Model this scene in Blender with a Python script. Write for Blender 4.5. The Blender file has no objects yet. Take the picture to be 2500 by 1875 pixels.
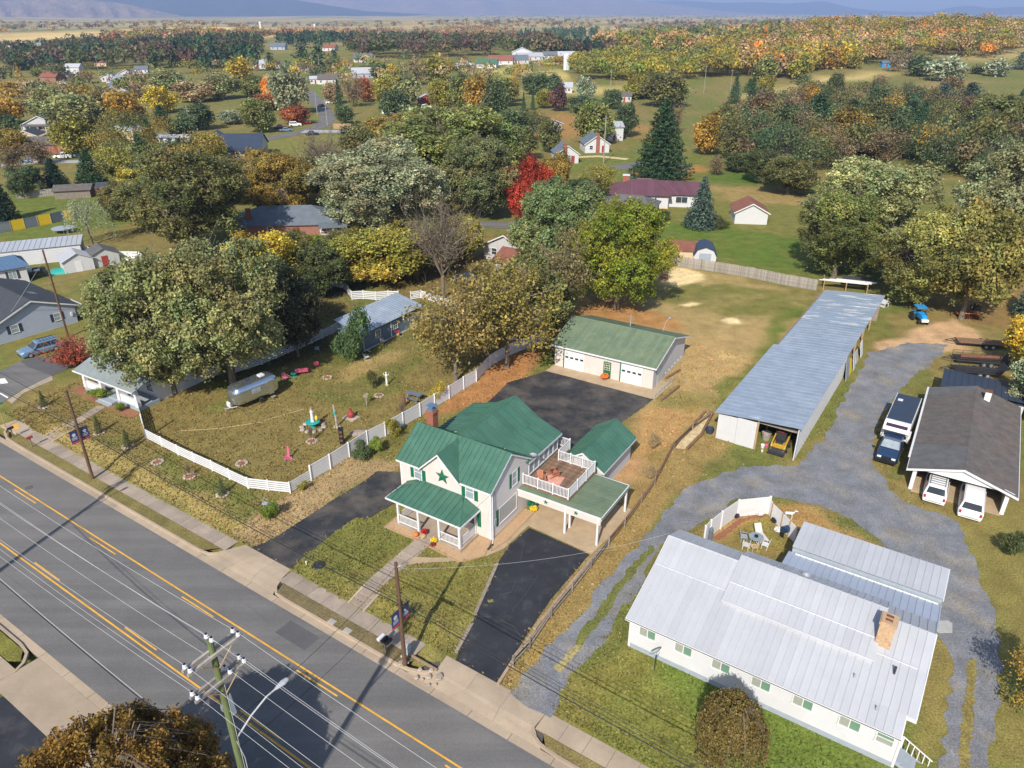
import bpy,math,random
import numpy as np
R = math.radians
rnd = random.Random(7)
# ------------------------------------------------------------ camera, sky, sun, exposure
scn = bpy.context.scene
col = scn.collection
CAMH,FPX = 38.5,1800.0                      # eye height (m) and focal length (px of a 2500 px wide picture)
PITCH = math.atan((937.5 - 30) / FPX)
cam_d = bpy.data.cameras.new('camera')
cam_d.sensor_width = 36.0
cam_d.lens = 36.0 * FPX / 2500.0
cam_d.clip_start = 0.5
cam_d.clip_end = 60000
cam = bpy.data.objects.new('camera',cam_d)
col.objects.link(cam)
cam.location = (0,0,CAMH)
cam.rotation_euler = (math.pi / 2 - PITCH,0,0)
scn.camera = cam
SUN_EL,SUN_AZ = R(39),R(252)                # azimuth measured from +X
to_sun = (math.cos(SUN_EL) * math.cos(SUN_AZ),math.cos(SUN_EL) * math.sin(SUN_AZ),math.sin(SUN_EL))
w = bpy.data.worlds.new('World')
scn.world = w
w.use_nodes = True
nt = w.node_tree
bg = nt.nodes['Background']
sky = nt.nodes.new('ShaderNodeTexSky')
sky.sky_type = 'NISHITA'
sky.sun_disc = False
sky.sun_elevation = SUN_EL
sky.sun_rotation = math.atan2(to_sun[0],to_sun[1])
sky.altitude = 400
sky.dust_density = 1.6
sky.ozone_density = 1.5
nt.links.new(sky.outputs[0],bg.inputs[0])
bg.inputs[1].default_value = 0.125
sl = bpy.data.lights.new('sun','SUN')
sl.energy = 4.9
sl.angle = R(0.55)
sl.color = (1.0,0.94,0.85)
so = bpy.data.objects.new('sun',sl)
col.objects.link(so)
so.rotation_euler = (math.pi / 2 - SUN_EL,0,SUN_AZ + math.pi / 2)
so.location = (0,-50,200)
vs = scn.view_settings
vs.view_transform = 'Standard'
vs.look = 'None'
vs.exposure = 0.4
vs.gamma = 1.0
vs.use_curve_mapping = False
scn.cycles.max_bounces = 6
scn.cycles.diffuse_bounces = 2
scn.cycles.glossy_bounces = 2
scn.cycles.transmission_bounces = 3
scn.cycles.transparent_max_bounces = 4
scn.cycles.volume_bounces = 0
# ------------------------------------------------------------ pixel -> place
RG = dict(a1=(0,0,.289331),a2=(600,0,.289331),a3=(1200,0,.289331),a4=(1800,0,.316456),b1=(0,450,.289331),b2=(600,450,.289331),
          b3=(1200,400,.289331),b4=(1800,450,.319489),c1=(0,850,.289331),c2=(500,850,.24108),c3=(920,920,.307414),c4=(1300,720,.229043),
          c5=(1700,650,.289296),c6=(2000,850,.271297),d1=(0,1200,.406866),d2=(380,1450,.256112),d3=(600,1250,.301344),d4=(1200,1300,.34662),
          d5=(1500,1200,.271248),d6=(1900,1300,.34662),o=(0,0,1.1302),s=(0,0,1.0))
cP,sP = math.cos(PITCH),math.sin(PITCH)
def ray(r,x,y):
 a,b,k = RG[r]
 X = (a + x * k - 1250) / FPX
 Y = -(b + y * k - 937.5) / FPX
 return np.array([X,cP + sP * Y,-sP + cP * Y])
def P(r,x,y,z=0.0):
 d = ray(r,x,y)
 return d * ((CAMH - z) / -d[2]) + np.array([0,0,CAMH])
# road frame: s along the road, d across it (towards the houses)
RU = np.array([.833,-.553]); RU /= np.linalg.norm(RU)
RN = np.array([-RU[1],RU[0]])
RO = np.array([-20.27,43.18])
RANG = math.atan2(RU[1],RU[0])
ZR = -0.55
def rd(s,d):
 return RO + RU * s + RN * d
def sstep(a,b,x):
 t = np.clip((x - a) / (b - a),0,1)
 return t * t * (3 - 2 * t)
def height(x,y):
 x = np.asarray(x,float); y = np.asarray(y,float)
 px,py = x - RO[0],y - RO[1]
 s = px * RU[0] + py * RU[1]
 d = px * RN[0] + py * RN[1]
 gentle = np.maximum(sstep(-6.5,-4.5,s) * (1 - sstep(1.2,2.6,s)),sstep(15.5,17.5,s))
 gentle = np.maximum(gentle,1 - sstep(-43,-38,s))
 wd = 1.7 + gentle * 6.5
 t = np.clip((d - 3.05) / wd,0,1)
 z = ZR * (1 - t * t * (3 - 2 * t))
 rr = np.hypot(x,y)
 far = sstep(380,900,rr)
 z = z + far * (6 * np.sin(x / 310 + 1.3) * np.sin(y / 420 + .4) + 3.5 * np.sin(x / 137 + .6 + y / 300))
 # wooded rise on the right, behind the pasture
 z = z + 20 * np.exp(-(((x - 420) / 330) ** 2 + ((y - 860) / 260) ** 2)) * sstep(300,500,rr)
 z = z + 9 * np.exp(-(((x - 900) / 700) ** 2 + ((y - 2100) / 500) ** 2))
 z = z + 6 * np.exp(-(((x - 150) / 600) ** 2 + ((y - 2900) / 450) ** 2))
 return z
TS = np.geomspace(20,40000,260)
def T(r,x,y,up=0.0):
 """the place on the ground seen at that pixel"""
 d = ray(r,x,y)
 ts = TS
 for _ in range(3):
  below = CAMH + d[2] * ts < height(d[0] * ts,d[1] * ts)
  i = int(np.argmax(below)) if below.any() else len(ts) - 1
  t = ts[i]; ts = np.linspace(ts[max(i - 1,0)],t,30)
 return np.array([d[0] * t,d[1] * t,float(height(d[0] * t,d[1] * t)) + up])
def gz(x,y):
 return float(height(x,y))
# ------------------------------------------------------------ materials
MT = {}
def mat(name,c,rough=.8,var=0.0,vs_=3.0,bump=0.0,bs=20.0,metal=0.0,objcol=False,c2=None,mixs=1.0,world=False,spec=.5,attr=None,stretch=None,trans=0.0,detail=5,con=(.35,.65),var2=0,vs2=40,rand=0.0,c2map=None):
 m = bpy.data.materials.new(name)
 m.use_nodes = True
 n = m.node_tree.nodes; L = m.node_tree.links
 b = n['Principled BSDF']
 b.inputs['Roughness'].default_value = rough
 b.inputs['Metallic'].default_value = metal
 b.inputs['Specular IOR Level'].default_value = spec
 if world:
  g = n.new('ShaderNodeNewGeometry'); co = g.outputs['Position']
 else:
  g = n.new('ShaderNodeTexCoord'); co = g.outputs['Object']
 if stretch:
  mp = n.new('ShaderNodeMapping'); mp.inputs['Scale'].default_value = stretch
  L.new(co,mp.inputs['Vector']); co = mp.outputs[0]
 def noise(sc,det=detail):
  t = n.new('ShaderNodeTexNoise'); t.inputs['Scale'].default_value = sc; t.inputs['Detail'].default_value = det
  t.inputs['Roughness'].default_value = .65
  L.new(co,t.inputs['Vector']); return t.outputs['Fac']
 def rng(f,a,bb,lo=.3,hi=.7):
  t = n.new('ShaderNodeMapRange'); t.inputs[1].default_value = lo; t.inputs[2].default_value = hi
  t.inputs[3].default_value = a; t.inputs[4].default_value = bb
  L.new(f,t.inputs[0]); return t.outputs[0]
 def mix(kind,f,A,B):
  t = n.new('ShaderNodeMix'); t.data_type = 'RGBA'; t.blend_type = kind
  if isinstance(f,(int,float)): t.inputs[0].default_value = f
  else: L.new(f,t.inputs[0])
  for k,v in ((6,A),(7,B)):
   if isinstance(v,tuple): t.inputs[k].default_value = v
   else: L.new(v,t.inputs[k])
  return t.outputs[2]
 if attr:
  a = n.new('ShaderNodeAttribute'); a.attribute_name = attr; cc = a.outputs['Color']
 elif objcol:
  a = n.new('ShaderNodeObjectInfo'); cc = a.outputs['Color']
 else:
  cc = tuple(c) + (1,)
 if c2 is not None:
  nz = noise(mixs)
  if c2map:
   mp2 = n.new('ShaderNodeMapping'); mp2.inputs['Rotation'].default_value = (0,0,-RANG); mp2.inputs['Scale'].default_value = c2map
   L.new(g.outputs['Position'],mp2.inputs['Vector']); L.new(mp2.outputs[0],nz.node.inputs['Vector'])
  cc = mix('MIX',rng(nz,0,1,*con),cc,tuple(c2) + (1,))
 if rand:
  oi = n.new('ShaderNodeObjectInfo'); cc = mix('MULTIPLY',1.0,cc,rng(oi.outputs['Random'],1 - rand,1 + rand,0,1))
 if var:
  v = rng(noise(vs_),1 - var,1 + var)
  cc = mix('MULTIPLY',1.0,cc,v)
 if var2:
  v = rng(noise(vs2,2),1 - var2,1 + var2)
  cc = mix('MULTIPLY',1.0,cc,v)
 if isinstance(cc,tuple): b.inputs['Base Color'].default_value = cc
 else: L.new(cc,b.inputs['Base Color'])
 if bump:
  bp = n.new('ShaderNodeBump'); bp.inputs['Strength'].default_value = bump; bp.inputs['Distance'].default_value = .05
  L.new(noise(bs),bp.inputs['Height']); L.new(bp.outputs[0],b.inputs['Normal'])
 if trans:
  tr = n.new('ShaderNodeBsdfTranslucent'); ms = n.new('ShaderNodeMixShader'); ms.inputs[0].default_value = trans
  if isinstance(cc,tuple): tr.inputs[0].default_value = cc
  else: L.new(cc,tr.inputs[0])
  L.new(b.outputs[0],ms.inputs[1]); L.new(tr.outputs[0],ms.inputs[2])
  L.new(ms.outputs[0],n['Material Output'].inputs[0])
 MT[name] = m
 return m
def leafmat(name):
 """foliage: the object's own colour, varied leaf by leaf and clump by clump through the mesh attribute"""
 m = bpy.data.materials.new(name); m.use_nodes = True
 n = m.node_tree.nodes; L = m.node_tree.links
 b = n['Principled BSDF']; b.inputs['Roughness'].default_value = .55; b.inputs['Specular IOR Level'].default_value = .25
 oi = n.new('ShaderNodeObjectInfo'); at = n.new('ShaderNodeAttribute'); at.attribute_name = 'leaf'
 mx = n.new('ShaderNodeMix'); mx.data_type = 'RGBA'; mx.blend_type = 'MULTIPLY'; mx.inputs[0].default_value = 1
 L.new(oi.outputs['Color'],mx.inputs[6]); L.new(at.outputs['Color'],mx.inputs[7])
 L.new(mx.outputs[2],b.inputs['Base Color'])
 tr = n.new('ShaderNodeBsdfTranslucent'); ms = n.new('ShaderNodeMixShader'); ms.inputs[0].default_value = .27
 L.new(mx.outputs[2],tr.inputs[0]); L.new(b.outputs[0],ms.inputs[1]); L.new(tr.outputs[0],ms.inputs[2])
 L.new(ms.outputs[0],n['Material Output'].inputs[0])
 MT[name] = m
def glassmat(name,c):
 m = mat(name,c,rough=.06,spec=.9)
leafmat('leaf')
mat('white',(.66,.655,.65),.45,var=.05,vs_=1.2)
mat('vinyl',(.66,.658,.655),.4,var=.04,vs_=.8,rand=0.03)
mat('cream',(.58,.53,.485),.6,var=.05,vs_=.8)
mat('cream_side',(.62,.575,.54),.6,var=.05,vs_=.8)
mat('siding_white',(.54,.54,.545),.55,var=.04,vs_=.7)
mat('green_roof',(.050,.135,.093),.45,var=.13,vs_=.9,spec=.35,c2=(.066,.152,.108),mixs=.5,rand=0.07)
mat('green_roof_old',(.160,.200,.120),.55,var=.14,vs_=1.1,c2=(.125,.175,.115),mixs=.35,spec=.3,rand=0.07)
mat('green_trim',(.008,.125,.058),.45)
mat('galv',(.30,.36,.43),.42,var=.12,vs_=.9,metal=.25,c2=(.36,.41,.47),mixs=.25,rand=.035)
mat('galv_worn',(.28,.34,.41),.5,var=.1,vs_=.8,metal=.15,c2=(.58,.58,.58),mixs=.5,con=(.52,.6),stretch=(.55,2.4,1),rand=.035)
mat('metal_pale',(.47,.48,.50),.38,var=.05,vs_=.5,metal=.15,rand=0.05)
mat('metal_pale_shade',(.43,.47,.53),.35,var=.06,vs_=.5,metal=.25,rand=0.06)  # bluish shade of the roof strip sloping away, put into the colour
mat('found',(.30,.34,.38),.8,var=.1,vs_=2)
mat('shingle_brown',(.108,.098,.092),.9,var=.25,vs_=1.2,bump=.4,bs=30,c2=(.125,.10,.085),mixs=.35,var2=.3,vs2=16)
mat('shingle_grey',(.115,.115,.115),.9,var=.2,vs_=1.2,bump=.4,bs=30,var2=.22,vs2=14)
mat('shingle_pale',(.22,.25,.25),.9,var=.15,vs_=1.0,bump=.4,bs=30,var2=.15,vs2=14)
mat('shingle_dark',(.045,.05,.06),.9,var=.2,vs_=1.0,bump=.3,bs=30,var2=.25,vs2=14)
mat('shingle_red',(.22,.085,.055),.9,var=.2,vs_=.8,bump=.3,bs=30,var2=.2,vs2=14)
mat('shingle_slate',(.12,.145,.175),.85,var=.15,vs_=.8,bump=.3,bs=30)
mat('roof_maroon',(.125,.055,.07),.45,var=.1,vs_=.6,rand=0.08)
mat('roof_blue',(.09,.16,.26),.4,var=.1,vs_=.6)
mat('roof_navy',(.035,.05,.08),.5,var=.1,vs_=.6)
mat('roof_redmetal',(.42,.10,.05),.45,var=.15,vs_=.6)
mat('brick',(.28,.10,.06),.9,var=.25,vs_=9,bump=.3,bs=25)
mat('brick_tan',(.50,.36,.22),.9,var=.18,vs_=5,bump=.3,bs=25,c2=(.42,.25,.14),mixs=4)
mat('wall_blue',(.12,.175,.24),.7,var=.08,vs_=1)
mat('wall_greyblue',(.36,.40,.47),.6,var=.05,vs_=1)
mat('wall_tan',(.58,.44,.27),.7,var=.06,vs_=.5)
mat('wall_grey',(.45,.45,.44),.7,var=.06,vs_=.5)
mat('wall_yellow',(.66,.58,.36),.7,var=.05)
mat('wall_brick',(.26,.12,.085),.9,var=.2,vs_=2)
mat('barn_red',(.30,.035,.03),.7,var=.15,vs_=1)
mat('glass',(.035,.045,.055),.07,spec=.9)
mat('glass_pale',(.26,.31,.33),.12,spec=.9,var=.2,vs_=2)
mat('blind_green',(.14,.25,.175),.35,spec=.7,var=.12,vs_=3)
mat('blind_grey',(.30,.32,.27),.3,spec=.7,var=.1,vs_=3)
mat('black',(.012,.012,.013),.5)
mat('dark_metal',(.03,.03,.032),.5,var=.2,vs_=4)
mat('rust',(.16,.065,.035),.85,var=.35,vs_=5)
mat('steel',(.55,.56,.58),.35,metal=.6,var=.08)
mat('polished',(.62,.68,.76),.2,metal=.92,var=.06,vs_=.8)
mat('porcelain',(.62,.62,.66),.25)
mat('wire_pale',(.5,.5,.5),.5)
mat('wire_black',(.012,.012,.012),.6)
mat('wood_pole',(.115,.062,.035),.9,var=.3,vs_=3,stretch=(4,4,.3),bump=.3,bs=10)
mat('wood_pole_green',(.125,.155,.06),.9,var=.35,vs_=4,stretch=(5,5,.35),bump=.4,bs=10)
mat('wood_grey',(.30,.27,.235),.9,var=.28,vs_=2.5,bump=.3,bs=14,objcol=False,rand=0.2)
mat('wood_weathered',(.24,.20,.16),.9,var=.3,vs_=4,bump=.3,bs=14,stretch=(1,1,.4),rand=0.2)
mat('wood_brown',(.20,.115,.06),.85,var=.35,vs_=3,bump=.2,bs=12,rand=0.2)
mat('wood_tan',(.38,.25,.13),.85,var=.25,vs_=3)
mat('timber',(.33,.235,.15),.9,var=.3,vs_=3,bump=.3,bs=10,rand=0.15)
mat('deck_wood',(.24,.15,.09),.85,var=.45,vs_=1.6,c2=(.12,.07,.045),mixs=1.1,rand=0.25)
mat('bark',(.17,.135,.10),.95,var=.3,vs_=3,bump=.5,bs=12)
mat('bark_dark',(.075,.06,.048),.95,var=.3,vs_=3)
mat('asphalt',(.165,.157,.147),.93,var=.10,vs_=.22,world=True,bump=.25,bs=60,var2=.14,vs2=14,c2=(.128,.123,.118),mixs=1.0,c2map=(.02,.55,1),con=(.38,.62))
mat('asphalt_patch',(.095,.092,.095),.9,var=.1,vs_=1,world=True,bump=.2,bs=60,var2=.12,vs2=20)
mat('asphalt_dark',(.026,.027,.031),.8,var=.35,vs_=.35,world=True,bump=.3,bs=50,c2=(.115,.098,.08),mixs=.33,con=(.42,.70),var2=.12,vs2=20)
mat('asphalt_fresh',(.022,.024,.030),.75,var=.3,vs_=.5,world=True,bump=.3,bs=50,c2=(.05,.05,.052),mixs=.8,con=(.52,.72),var2=.1,vs2=20)
mat('concrete',(.39,.305,.215),.9,var=.14,vs_=.5,world=True,bump=.15,bs=40,var2=.06,vs2=12,rand=0.07)
mat('concrete_walk',(.33,.265,.205),.9,var=.18,vs_=.8,world=True,bump=.15,bs=40,var2=.1,vs2=10,rand=0.13)
mat('concrete_slab',(.39,.29,.18),.9,var=.16,vs_=.7,world=True,bump=.15,bs=40,var2=.05,vs2=12,rand=0.06)
mat('concrete_grey',(.36,.36,.35),.9,var=.12,vs_=.9,world=True)
mat('joint',(.10,.085,.07),.95)
mat('gravel',(.185,.19,.205),.95,var=.28,vs_=.5,world=True,bump=.8,bs=24,var2=.34,vs2=9,c2=(.27,.235,.18),mixs=.28,con=(.48,.72))
mat('pebble',(.46,.30,.17),.9,var=.3,vs_=14,world=True,bump=.6,bs=30)
mat('mulch',(.27,.11,.06),.95,var=.35,vs_=8,world=True,bump=.6,bs=20)
mat('paint_yellow',(.70,.36,.035),.7,var=.16,vs_=1.2,world=True,var2=.12,vs2=12)
mat('paint_white',(.75,.75,.72),.7,var=.1,vs_=2,world=True)
mat('stone',(.38,.31,.25),.9,var=.3,vs_=3,bump=.3,bs=12,rand=0.25)
mat('straw',(.56,.43,.23),.95,var=.25,vs_=1.4,world=True,bump=.5,bs=18,var2=.2,vs2=9)
mat('ground',(.1,.1,.05),.95,attr='Col',var=.24,vs_=.55,world=True,bump=1.0,bs=13,var2=.42,vs2=7.5,spec=.1)
mat('pink',(.62,.11,.20),.5,var=.08)
mat('teal',(.02,.32,.28),.5)
mat('orange',(.70,.17,.02),.5,var=.1)
mat('red',(.45,.02,.02),.45)
mat('yellow',(.75,.50,.02),.5,var=.15,vs_=6)
mat('cat_yellow',(.46,.28,.03),.45,var=.1)
mat('blue_bright',(.02,.27,.60),.45,var=.1)
mat('adirondack',(.36,.14,.07),.6,var=.1)
mat('rug',(.60,.30,.22),.95,var=.2,vs_=2)
mat('tyre',(.018,.018,.018),.9)
mat('paint_silverblue',(.20,.31,.44),.25,spec=.8,metal=.3)
mat('paint_navy',(.012,.035,.09),.2,spec=.9)
mat('paint_wht',(.76,.76,.76),.25,spec=.7)
mat('paint_greyblue',(.13,.19,.26),.35,spec=.7)
mat('paint_red',(.38,.02,.02),.3,spec=.7)
mat('paint_black',(.02,.02,.024),.25,spec=.8)
mat('lamp_red',(.45,.01,.03),.3)
mat('lamp_clear',(.8,.8,.75),.15)
mat('plum',(.035,.012,.04),.5)
mat('banner_navy',(.035,.045,.16),.6,var=.2,vs_=4)
mat('banner_red',(.55,.05,.09),.6)
mat('silver_leaf',(.5,.5,.5),.6)
# ------------------------------------------------------------ mesh helpers
class MB:
 def __init__(s):
  s.v = []; s.f = []
 def add(s,v,f):
  b = len(s.v)
  s.v += [(float(p[0]),float(p[1]),float(p[2])) for p in v]
  s.f += [tuple(i + b for i in q) for q in f]
  return s
 def hexa(s,p):
  return s.add(p,[(0,3,2,1),(4,5,6,7),(0,1,5,4),(1,2,6,5),(2,3,7,6),(3,0,4,7)])
 def box(s,x0,x1,y0,y1,z0,z1):
  return s.hexa([(x0,y0,z0),(x1,y0,z0),(x1,y1,z0),(x0,y1,z0),(x0,y0,z1),(x1,y0,z1),(x1,y1,z1),(x0,y1,z1)])
 def cbox(s,c,d):
  return s.box(c[0] - d[0] / 2,c[0] + d[0] / 2,c[1] - d[1] / 2,c[1] + d[1] / 2,c[2] - d[2] / 2,c[2] + d[2] / 2)
 def prism(s,pts,z0,z1):
  n = len(pts)
  return s.add([(p[0],p[1],z0) for p in pts] + [(p[0],p[1],z1) for p in pts],
                     [tuple(range(n - 1,-1,-1)),tuple(range(n,2 * n))] + [(i,(i + 1) % n,n + (i + 1) % n,n + i) for i in range(n)])
 def slab(s,pts,th):
  """a flat 3-D polygon thickened away from its normal"""
  p = [np.array(q,float) for q in pts]
  nn = np.cross(p[1] - p[0],p[2] - p[0]); nn = nn / np.linalg.norm(nn)
  n = len(p)
  return s.add([tuple(q) for q in p] + [tuple(q - nn * th) for q in p],
                     [tuple(range(n)),tuple(range(2 * n - 1,n - 1,-1))] + [(i,n + i,n + (i + 1) % n,(i + 1) % n) for i in range(n)])
 def cyl(s,p,q,r0,r1=None,n=8):
  r1 = r0 if r1 is None else r1
  p = np.array(p,float); q = np.array(q,float)
  d = q - p; d = d / (np.linalg.norm(d) + 1e-9)
  a = np.cross(d,(0,0,1) if abs(d[2]) < .9 else (1,0,0)); a /= np.linalg.norm(a)
  b = np.cross(d,a)
  v = []
  for c,r in ((p,r0),(q,r1)):
   for i in range(n):
    t = 2 * math.pi * i / n
    v.append(c + a * r * math.cos(t) + b * r * math.sin(t))
  return s.add(v,[(i,(i + 1) % n,n + (i + 1) % n,n + i) for i in range(n)] + [tuple(range(n - 1,-1,-1)),tuple(range(n,2 * n))])
 def tube(s,pts,r,n=6,taper=1.0):
  pts = [np.array(p,float) for p in pts]
  v = []; m = len(pts)
  for k,c in enumerate(pts):
   d = pts[min(k + 1,m - 1)] - pts[max(k - 1,0)]; d = d / (np.linalg.norm(d) + 1e-9)
   a = np.cross(d,(0,0,1) if abs(d[2]) < .9 else (1,0,0)); a /= np.linalg.norm(a)
   b = np.cross(d,a); rr = r * (1 + (taper - 1) * k / (m - 1))
   for i in range(n):
    t = 2 * math.pi * i / n
    v.append(c + a * rr * math.cos(t) + b * rr * math.sin(t))
  f = [(k * n + i,k * n + (i + 1) % n,(k + 1) * n + (i + 1) % n,(k + 1) * n + i) for k in range(m - 1) for i in range(n)]
  return s.add(v,f + [tuple(range(n - 1,-1,-1)),tuple(range((m - 1) * n,m * n))])
 def lathe(s,prof,n=12,c=(0,0,0)):
  v = [(c[0] + r * math.cos(2 * math.pi * i / n),c[1] + r * math.sin(2 * math.pi * i / n),c[2] + z) for r,z in prof for i in range(n)]
  m = len(prof)
  f = [(k * n + i,k * n + (i + 1) % n,(k + 1) * n + (i + 1) % n,(k + 1) * n + i) for k in range(m - 1) for i in range(n)]
  return s.add(v,f + [tuple(range(n - 1,-1,-1)),tuple(range((m - 1) * n,m * n))])
 def loft(s,rings,cap=True):
  n = len(rings[0]); m = len(rings)
  v = [p for r in rings for p in r]
  f = [(k * n + i,k * n + (i + 1) % n,(k + 1) * n + (i + 1) % n,(k + 1) * n + i) for k in range(m - 1) for i in range(n)]
  if cap: f += [tuple(range(n - 1,-1,-1)),tuple(range((m - 1) * n,m * n))]
  return s.add(v,f)
 def mesh(s,name,smooth=False):
  me = bpy.data.meshes.new(name)
  me.from_pydata(s.v,[],s.f)
  if smooth:
   me.polygons.foreach_set('use_smooth',[True] * len(me.polygons))
  return me
def link(name,me,m=None,parent=None,loc=None,rz=0.0,rot=None,sc=None):
 o = bpy.data.objects.new(name,me)
 col.objects.link(o)
 if m and not me.materials:
  me.materials.append(MT[m] if isinstance(m,str) else m)
 if parent: o.parent = parent
 if loc is not None: o.location = loc
 if rot is not None: o.rotation_euler = rot
 elif rz: o.rotation_euler = (0,0,rz)
 if sc is not None: o.scale = sc
 return o
def ob(name,mb,m,parent=None,loc=None,rz=0.0,rot=None,smooth=False):
 return link(name,mb.mesh(name,smooth),m,parent,loc,rz,rot)
def tag(o,label=None,cat=None,group=None,kind=None):
 if label: o['label'] = label
 if cat: o['category'] = cat
 if group: o['group'] = group
 if kind: o['kind'] = kind
 return o
def thing(name,label,cat,loc=(0,0,0),rz=0.0,group=None,parent=None):
 o = bpy.data.objects.new(name,None)
 o.empty_display_size = .3
 col.objects.link(o)
 o.location = loc; o.rotation_euler = (0,0,rz)
 return tag(o,label,cat,group)
def copy_tree(o,parent=None):
 c = o.copy(); col.objects.link(c); c.parent = parent
 for ch in o.children: copy_tree(ch,c)
 return c
def structure(name,mb,m,**k):
 return tag(ob(name,mb,m,**k),kind='structure')
# the place of a local point of a thing
def loc2w(o,rz,x,y,z=0):
 return (o[0] + x * math.cos(rz) - y * math.sin(rz),o[1] + x * math.sin(rz) + y * math.cos(rz),(o[2] if len(o) > 2 else 0) + z)
import bmesh
EXC = []
def drape(poly,off,step=None,jit=0.0,seed=0):
 """a sheet over the terrain with that outline"""
 EXC.append(np.array([p[:2] for p in poly],float))
 rr = random.Random(seed)
 pts = [np.array(p[:2],float) for p in poly]
 if jit:
  q = []
  for i,p in enumerate(pts):
   e = pts[(i + 1) % len(pts)]; L = np.linalg.norm(e - p); k = max(1,int(L / (jit * 2.2)))
   nn = np.array([-(e - p)[1],(e - p)[0]]) / (L + 1e-9)
   for j in range(k):
    q.append(p + (e - p) * j / k + nn * rr.uniform(-jit,jit) * (1 if j else .4))
  pts = q
 bm = bmesh.new()
 bm.faces.new([bm.verts.new((p[0],p[1],0)) for p in pts])
 bmesh.ops.triangulate(bm,faces=bm.faces[:])
 if step:
  a = np.array(pts)
  for ax in (0,1):
   lo,hi = a[:,ax].min(),a[:,ax].max()
   for c in np.arange(math.ceil(lo / step) * step,hi,step):
    co = [0,0,0]; co[ax] = c; no = [0,0,0]; no[ax] = 1
    bmesh.ops.bisect_plane(bm,geom=bm.verts[:] + bm.edges[:] + bm.faces[:],plane_co=co,plane_no=no)
 bm.normal_update()
 for v in bm.verts:
  v.co.z = gz(v.co.x,v.co.y) + off
 for f in bm.faces:
  if f.normal.z < 0: f.normal_flip()
 me = bpy.data.meshes.new('sheet'); bm.to_mesh(me); bm.free()
 return me
# ------------------------------------------------------------ the ground: one sheet to the foot of the mountains
def grow(a,step,k,end):
 r = []; x = a
 while x < end:
  step *= k; x += step; r.append(x)
 return r
gx = np.concatenate([-np.array(grow(88,.7,1.14,16500))[::-1],np.arange(-88,66,.6),np.array(grow(66,.7,1.14,16500))])
gy = np.concatenate([-np.array(grow(-14,.9,1.35,4000))[::-1],np.arange(14,150,.6),np.array(grow(150,.7,1.075,21500))])
X,Y = np.meshgrid(gx,gy)
XF,YF = X.ravel(),Y.ravel()
ps = (XF - RO[0]) * RU[0] + (YF - RO[1]) * RU[1]
pd = (XF - RO[0]) * RN[0] + (YF - RO[1]) * RN[1]
ZF = height(XF,YF)
near = np.hypot(XF,YF) < 260
trench = (1 - sstep(1.75,2.45,pd)) * sstep(-14.7,-14.0,pd)
ZS,ZRD = -.42,-.54
ZF = np.where(near,ZF * (.42 / .55),ZF)
_h0 = height
def height(x,y):
 rr = np.hypot(np.asarray(x,float),np.asarray(y,float))
 return np.where(rr < 260,_h0(x,y) * (.42 / .55),_h0(x,y))
ZF = ZF - trench * near * .55
ZF = np.where((np.hypot(XF,YF) >= 260) & (pd < 3) & (pd > -13),ZF - .55,ZF)
colr = np.zeros((len(XF),3))
colr[:] = (.165,.135,.050)
def vnoise(x,y,sc,seed):
 r = np.random.RandomState(seed); g = r.rand(64,64)
 u = x / sc; v = y / sc
 i = np.floor(u).astype(int); j = np.floor(v).astype(int); fu = u - i; fv = v - j
 fu = fu * fu * (3 - 2 * fu); fv = fv * fv * (3 - 2 * fv)
 a = g[i % 64,j % 64]; b = g[(i + 1) % 64,j % 64]; c = g[i % 64,(j + 1) % 64]; d = g[(i + 1) % 64,(j + 1) % 64]
 return (a * (1 - fu) + b * fu) * (1 - fv) + (c * (1 - fu) + d * fu) * fv
# broad drift of the default cover
nn = vnoise(XF,YF,9,1) * .5 + vnoise(XF,YF,3.5,2) * .3 + vnoise(XF,YF,1.3,3) * .2
tt = sstep(.35,.62,nn)[:,None]
colr = colr * (1 - tt) + np.array((.115,.125,.035)) * tt
farw = sstep(600,1500,np.hypot(XF,YF))[:,None]
nf = vnoise(XF,YF,160,5) * .6 + vnoise(XF,YF,60,6) * .4
tf = np.stack([sstep(.3,.6,nf)] * 3,1)
colr = colr * (1 - farw) + farw * (np.array((.34,.26,.12)) * tf + np.array((.15,.15,.06)) * (1 - tf))
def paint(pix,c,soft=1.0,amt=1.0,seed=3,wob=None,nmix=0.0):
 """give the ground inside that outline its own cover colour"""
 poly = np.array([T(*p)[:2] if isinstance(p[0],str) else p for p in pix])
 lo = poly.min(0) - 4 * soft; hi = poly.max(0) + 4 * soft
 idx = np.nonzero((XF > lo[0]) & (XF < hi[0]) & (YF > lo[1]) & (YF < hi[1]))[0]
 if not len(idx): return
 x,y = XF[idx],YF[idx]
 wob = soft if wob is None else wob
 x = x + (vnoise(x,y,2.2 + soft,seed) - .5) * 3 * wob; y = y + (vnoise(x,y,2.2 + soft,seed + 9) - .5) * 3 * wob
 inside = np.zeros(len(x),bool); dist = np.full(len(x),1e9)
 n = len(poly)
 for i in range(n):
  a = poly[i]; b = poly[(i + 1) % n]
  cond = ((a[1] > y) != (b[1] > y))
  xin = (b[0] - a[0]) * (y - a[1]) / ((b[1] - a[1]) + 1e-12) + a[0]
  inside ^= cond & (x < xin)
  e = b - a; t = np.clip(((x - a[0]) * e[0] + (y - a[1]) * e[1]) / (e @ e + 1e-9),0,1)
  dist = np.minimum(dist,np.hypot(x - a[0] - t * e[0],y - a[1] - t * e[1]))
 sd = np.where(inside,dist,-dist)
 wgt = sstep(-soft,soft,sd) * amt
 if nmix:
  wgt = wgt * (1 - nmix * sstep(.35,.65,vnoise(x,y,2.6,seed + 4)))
 colr[idx] = colr[idx] * (1 - wgt[:,None]) + np.array(c) * wgt[:,None]
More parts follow.
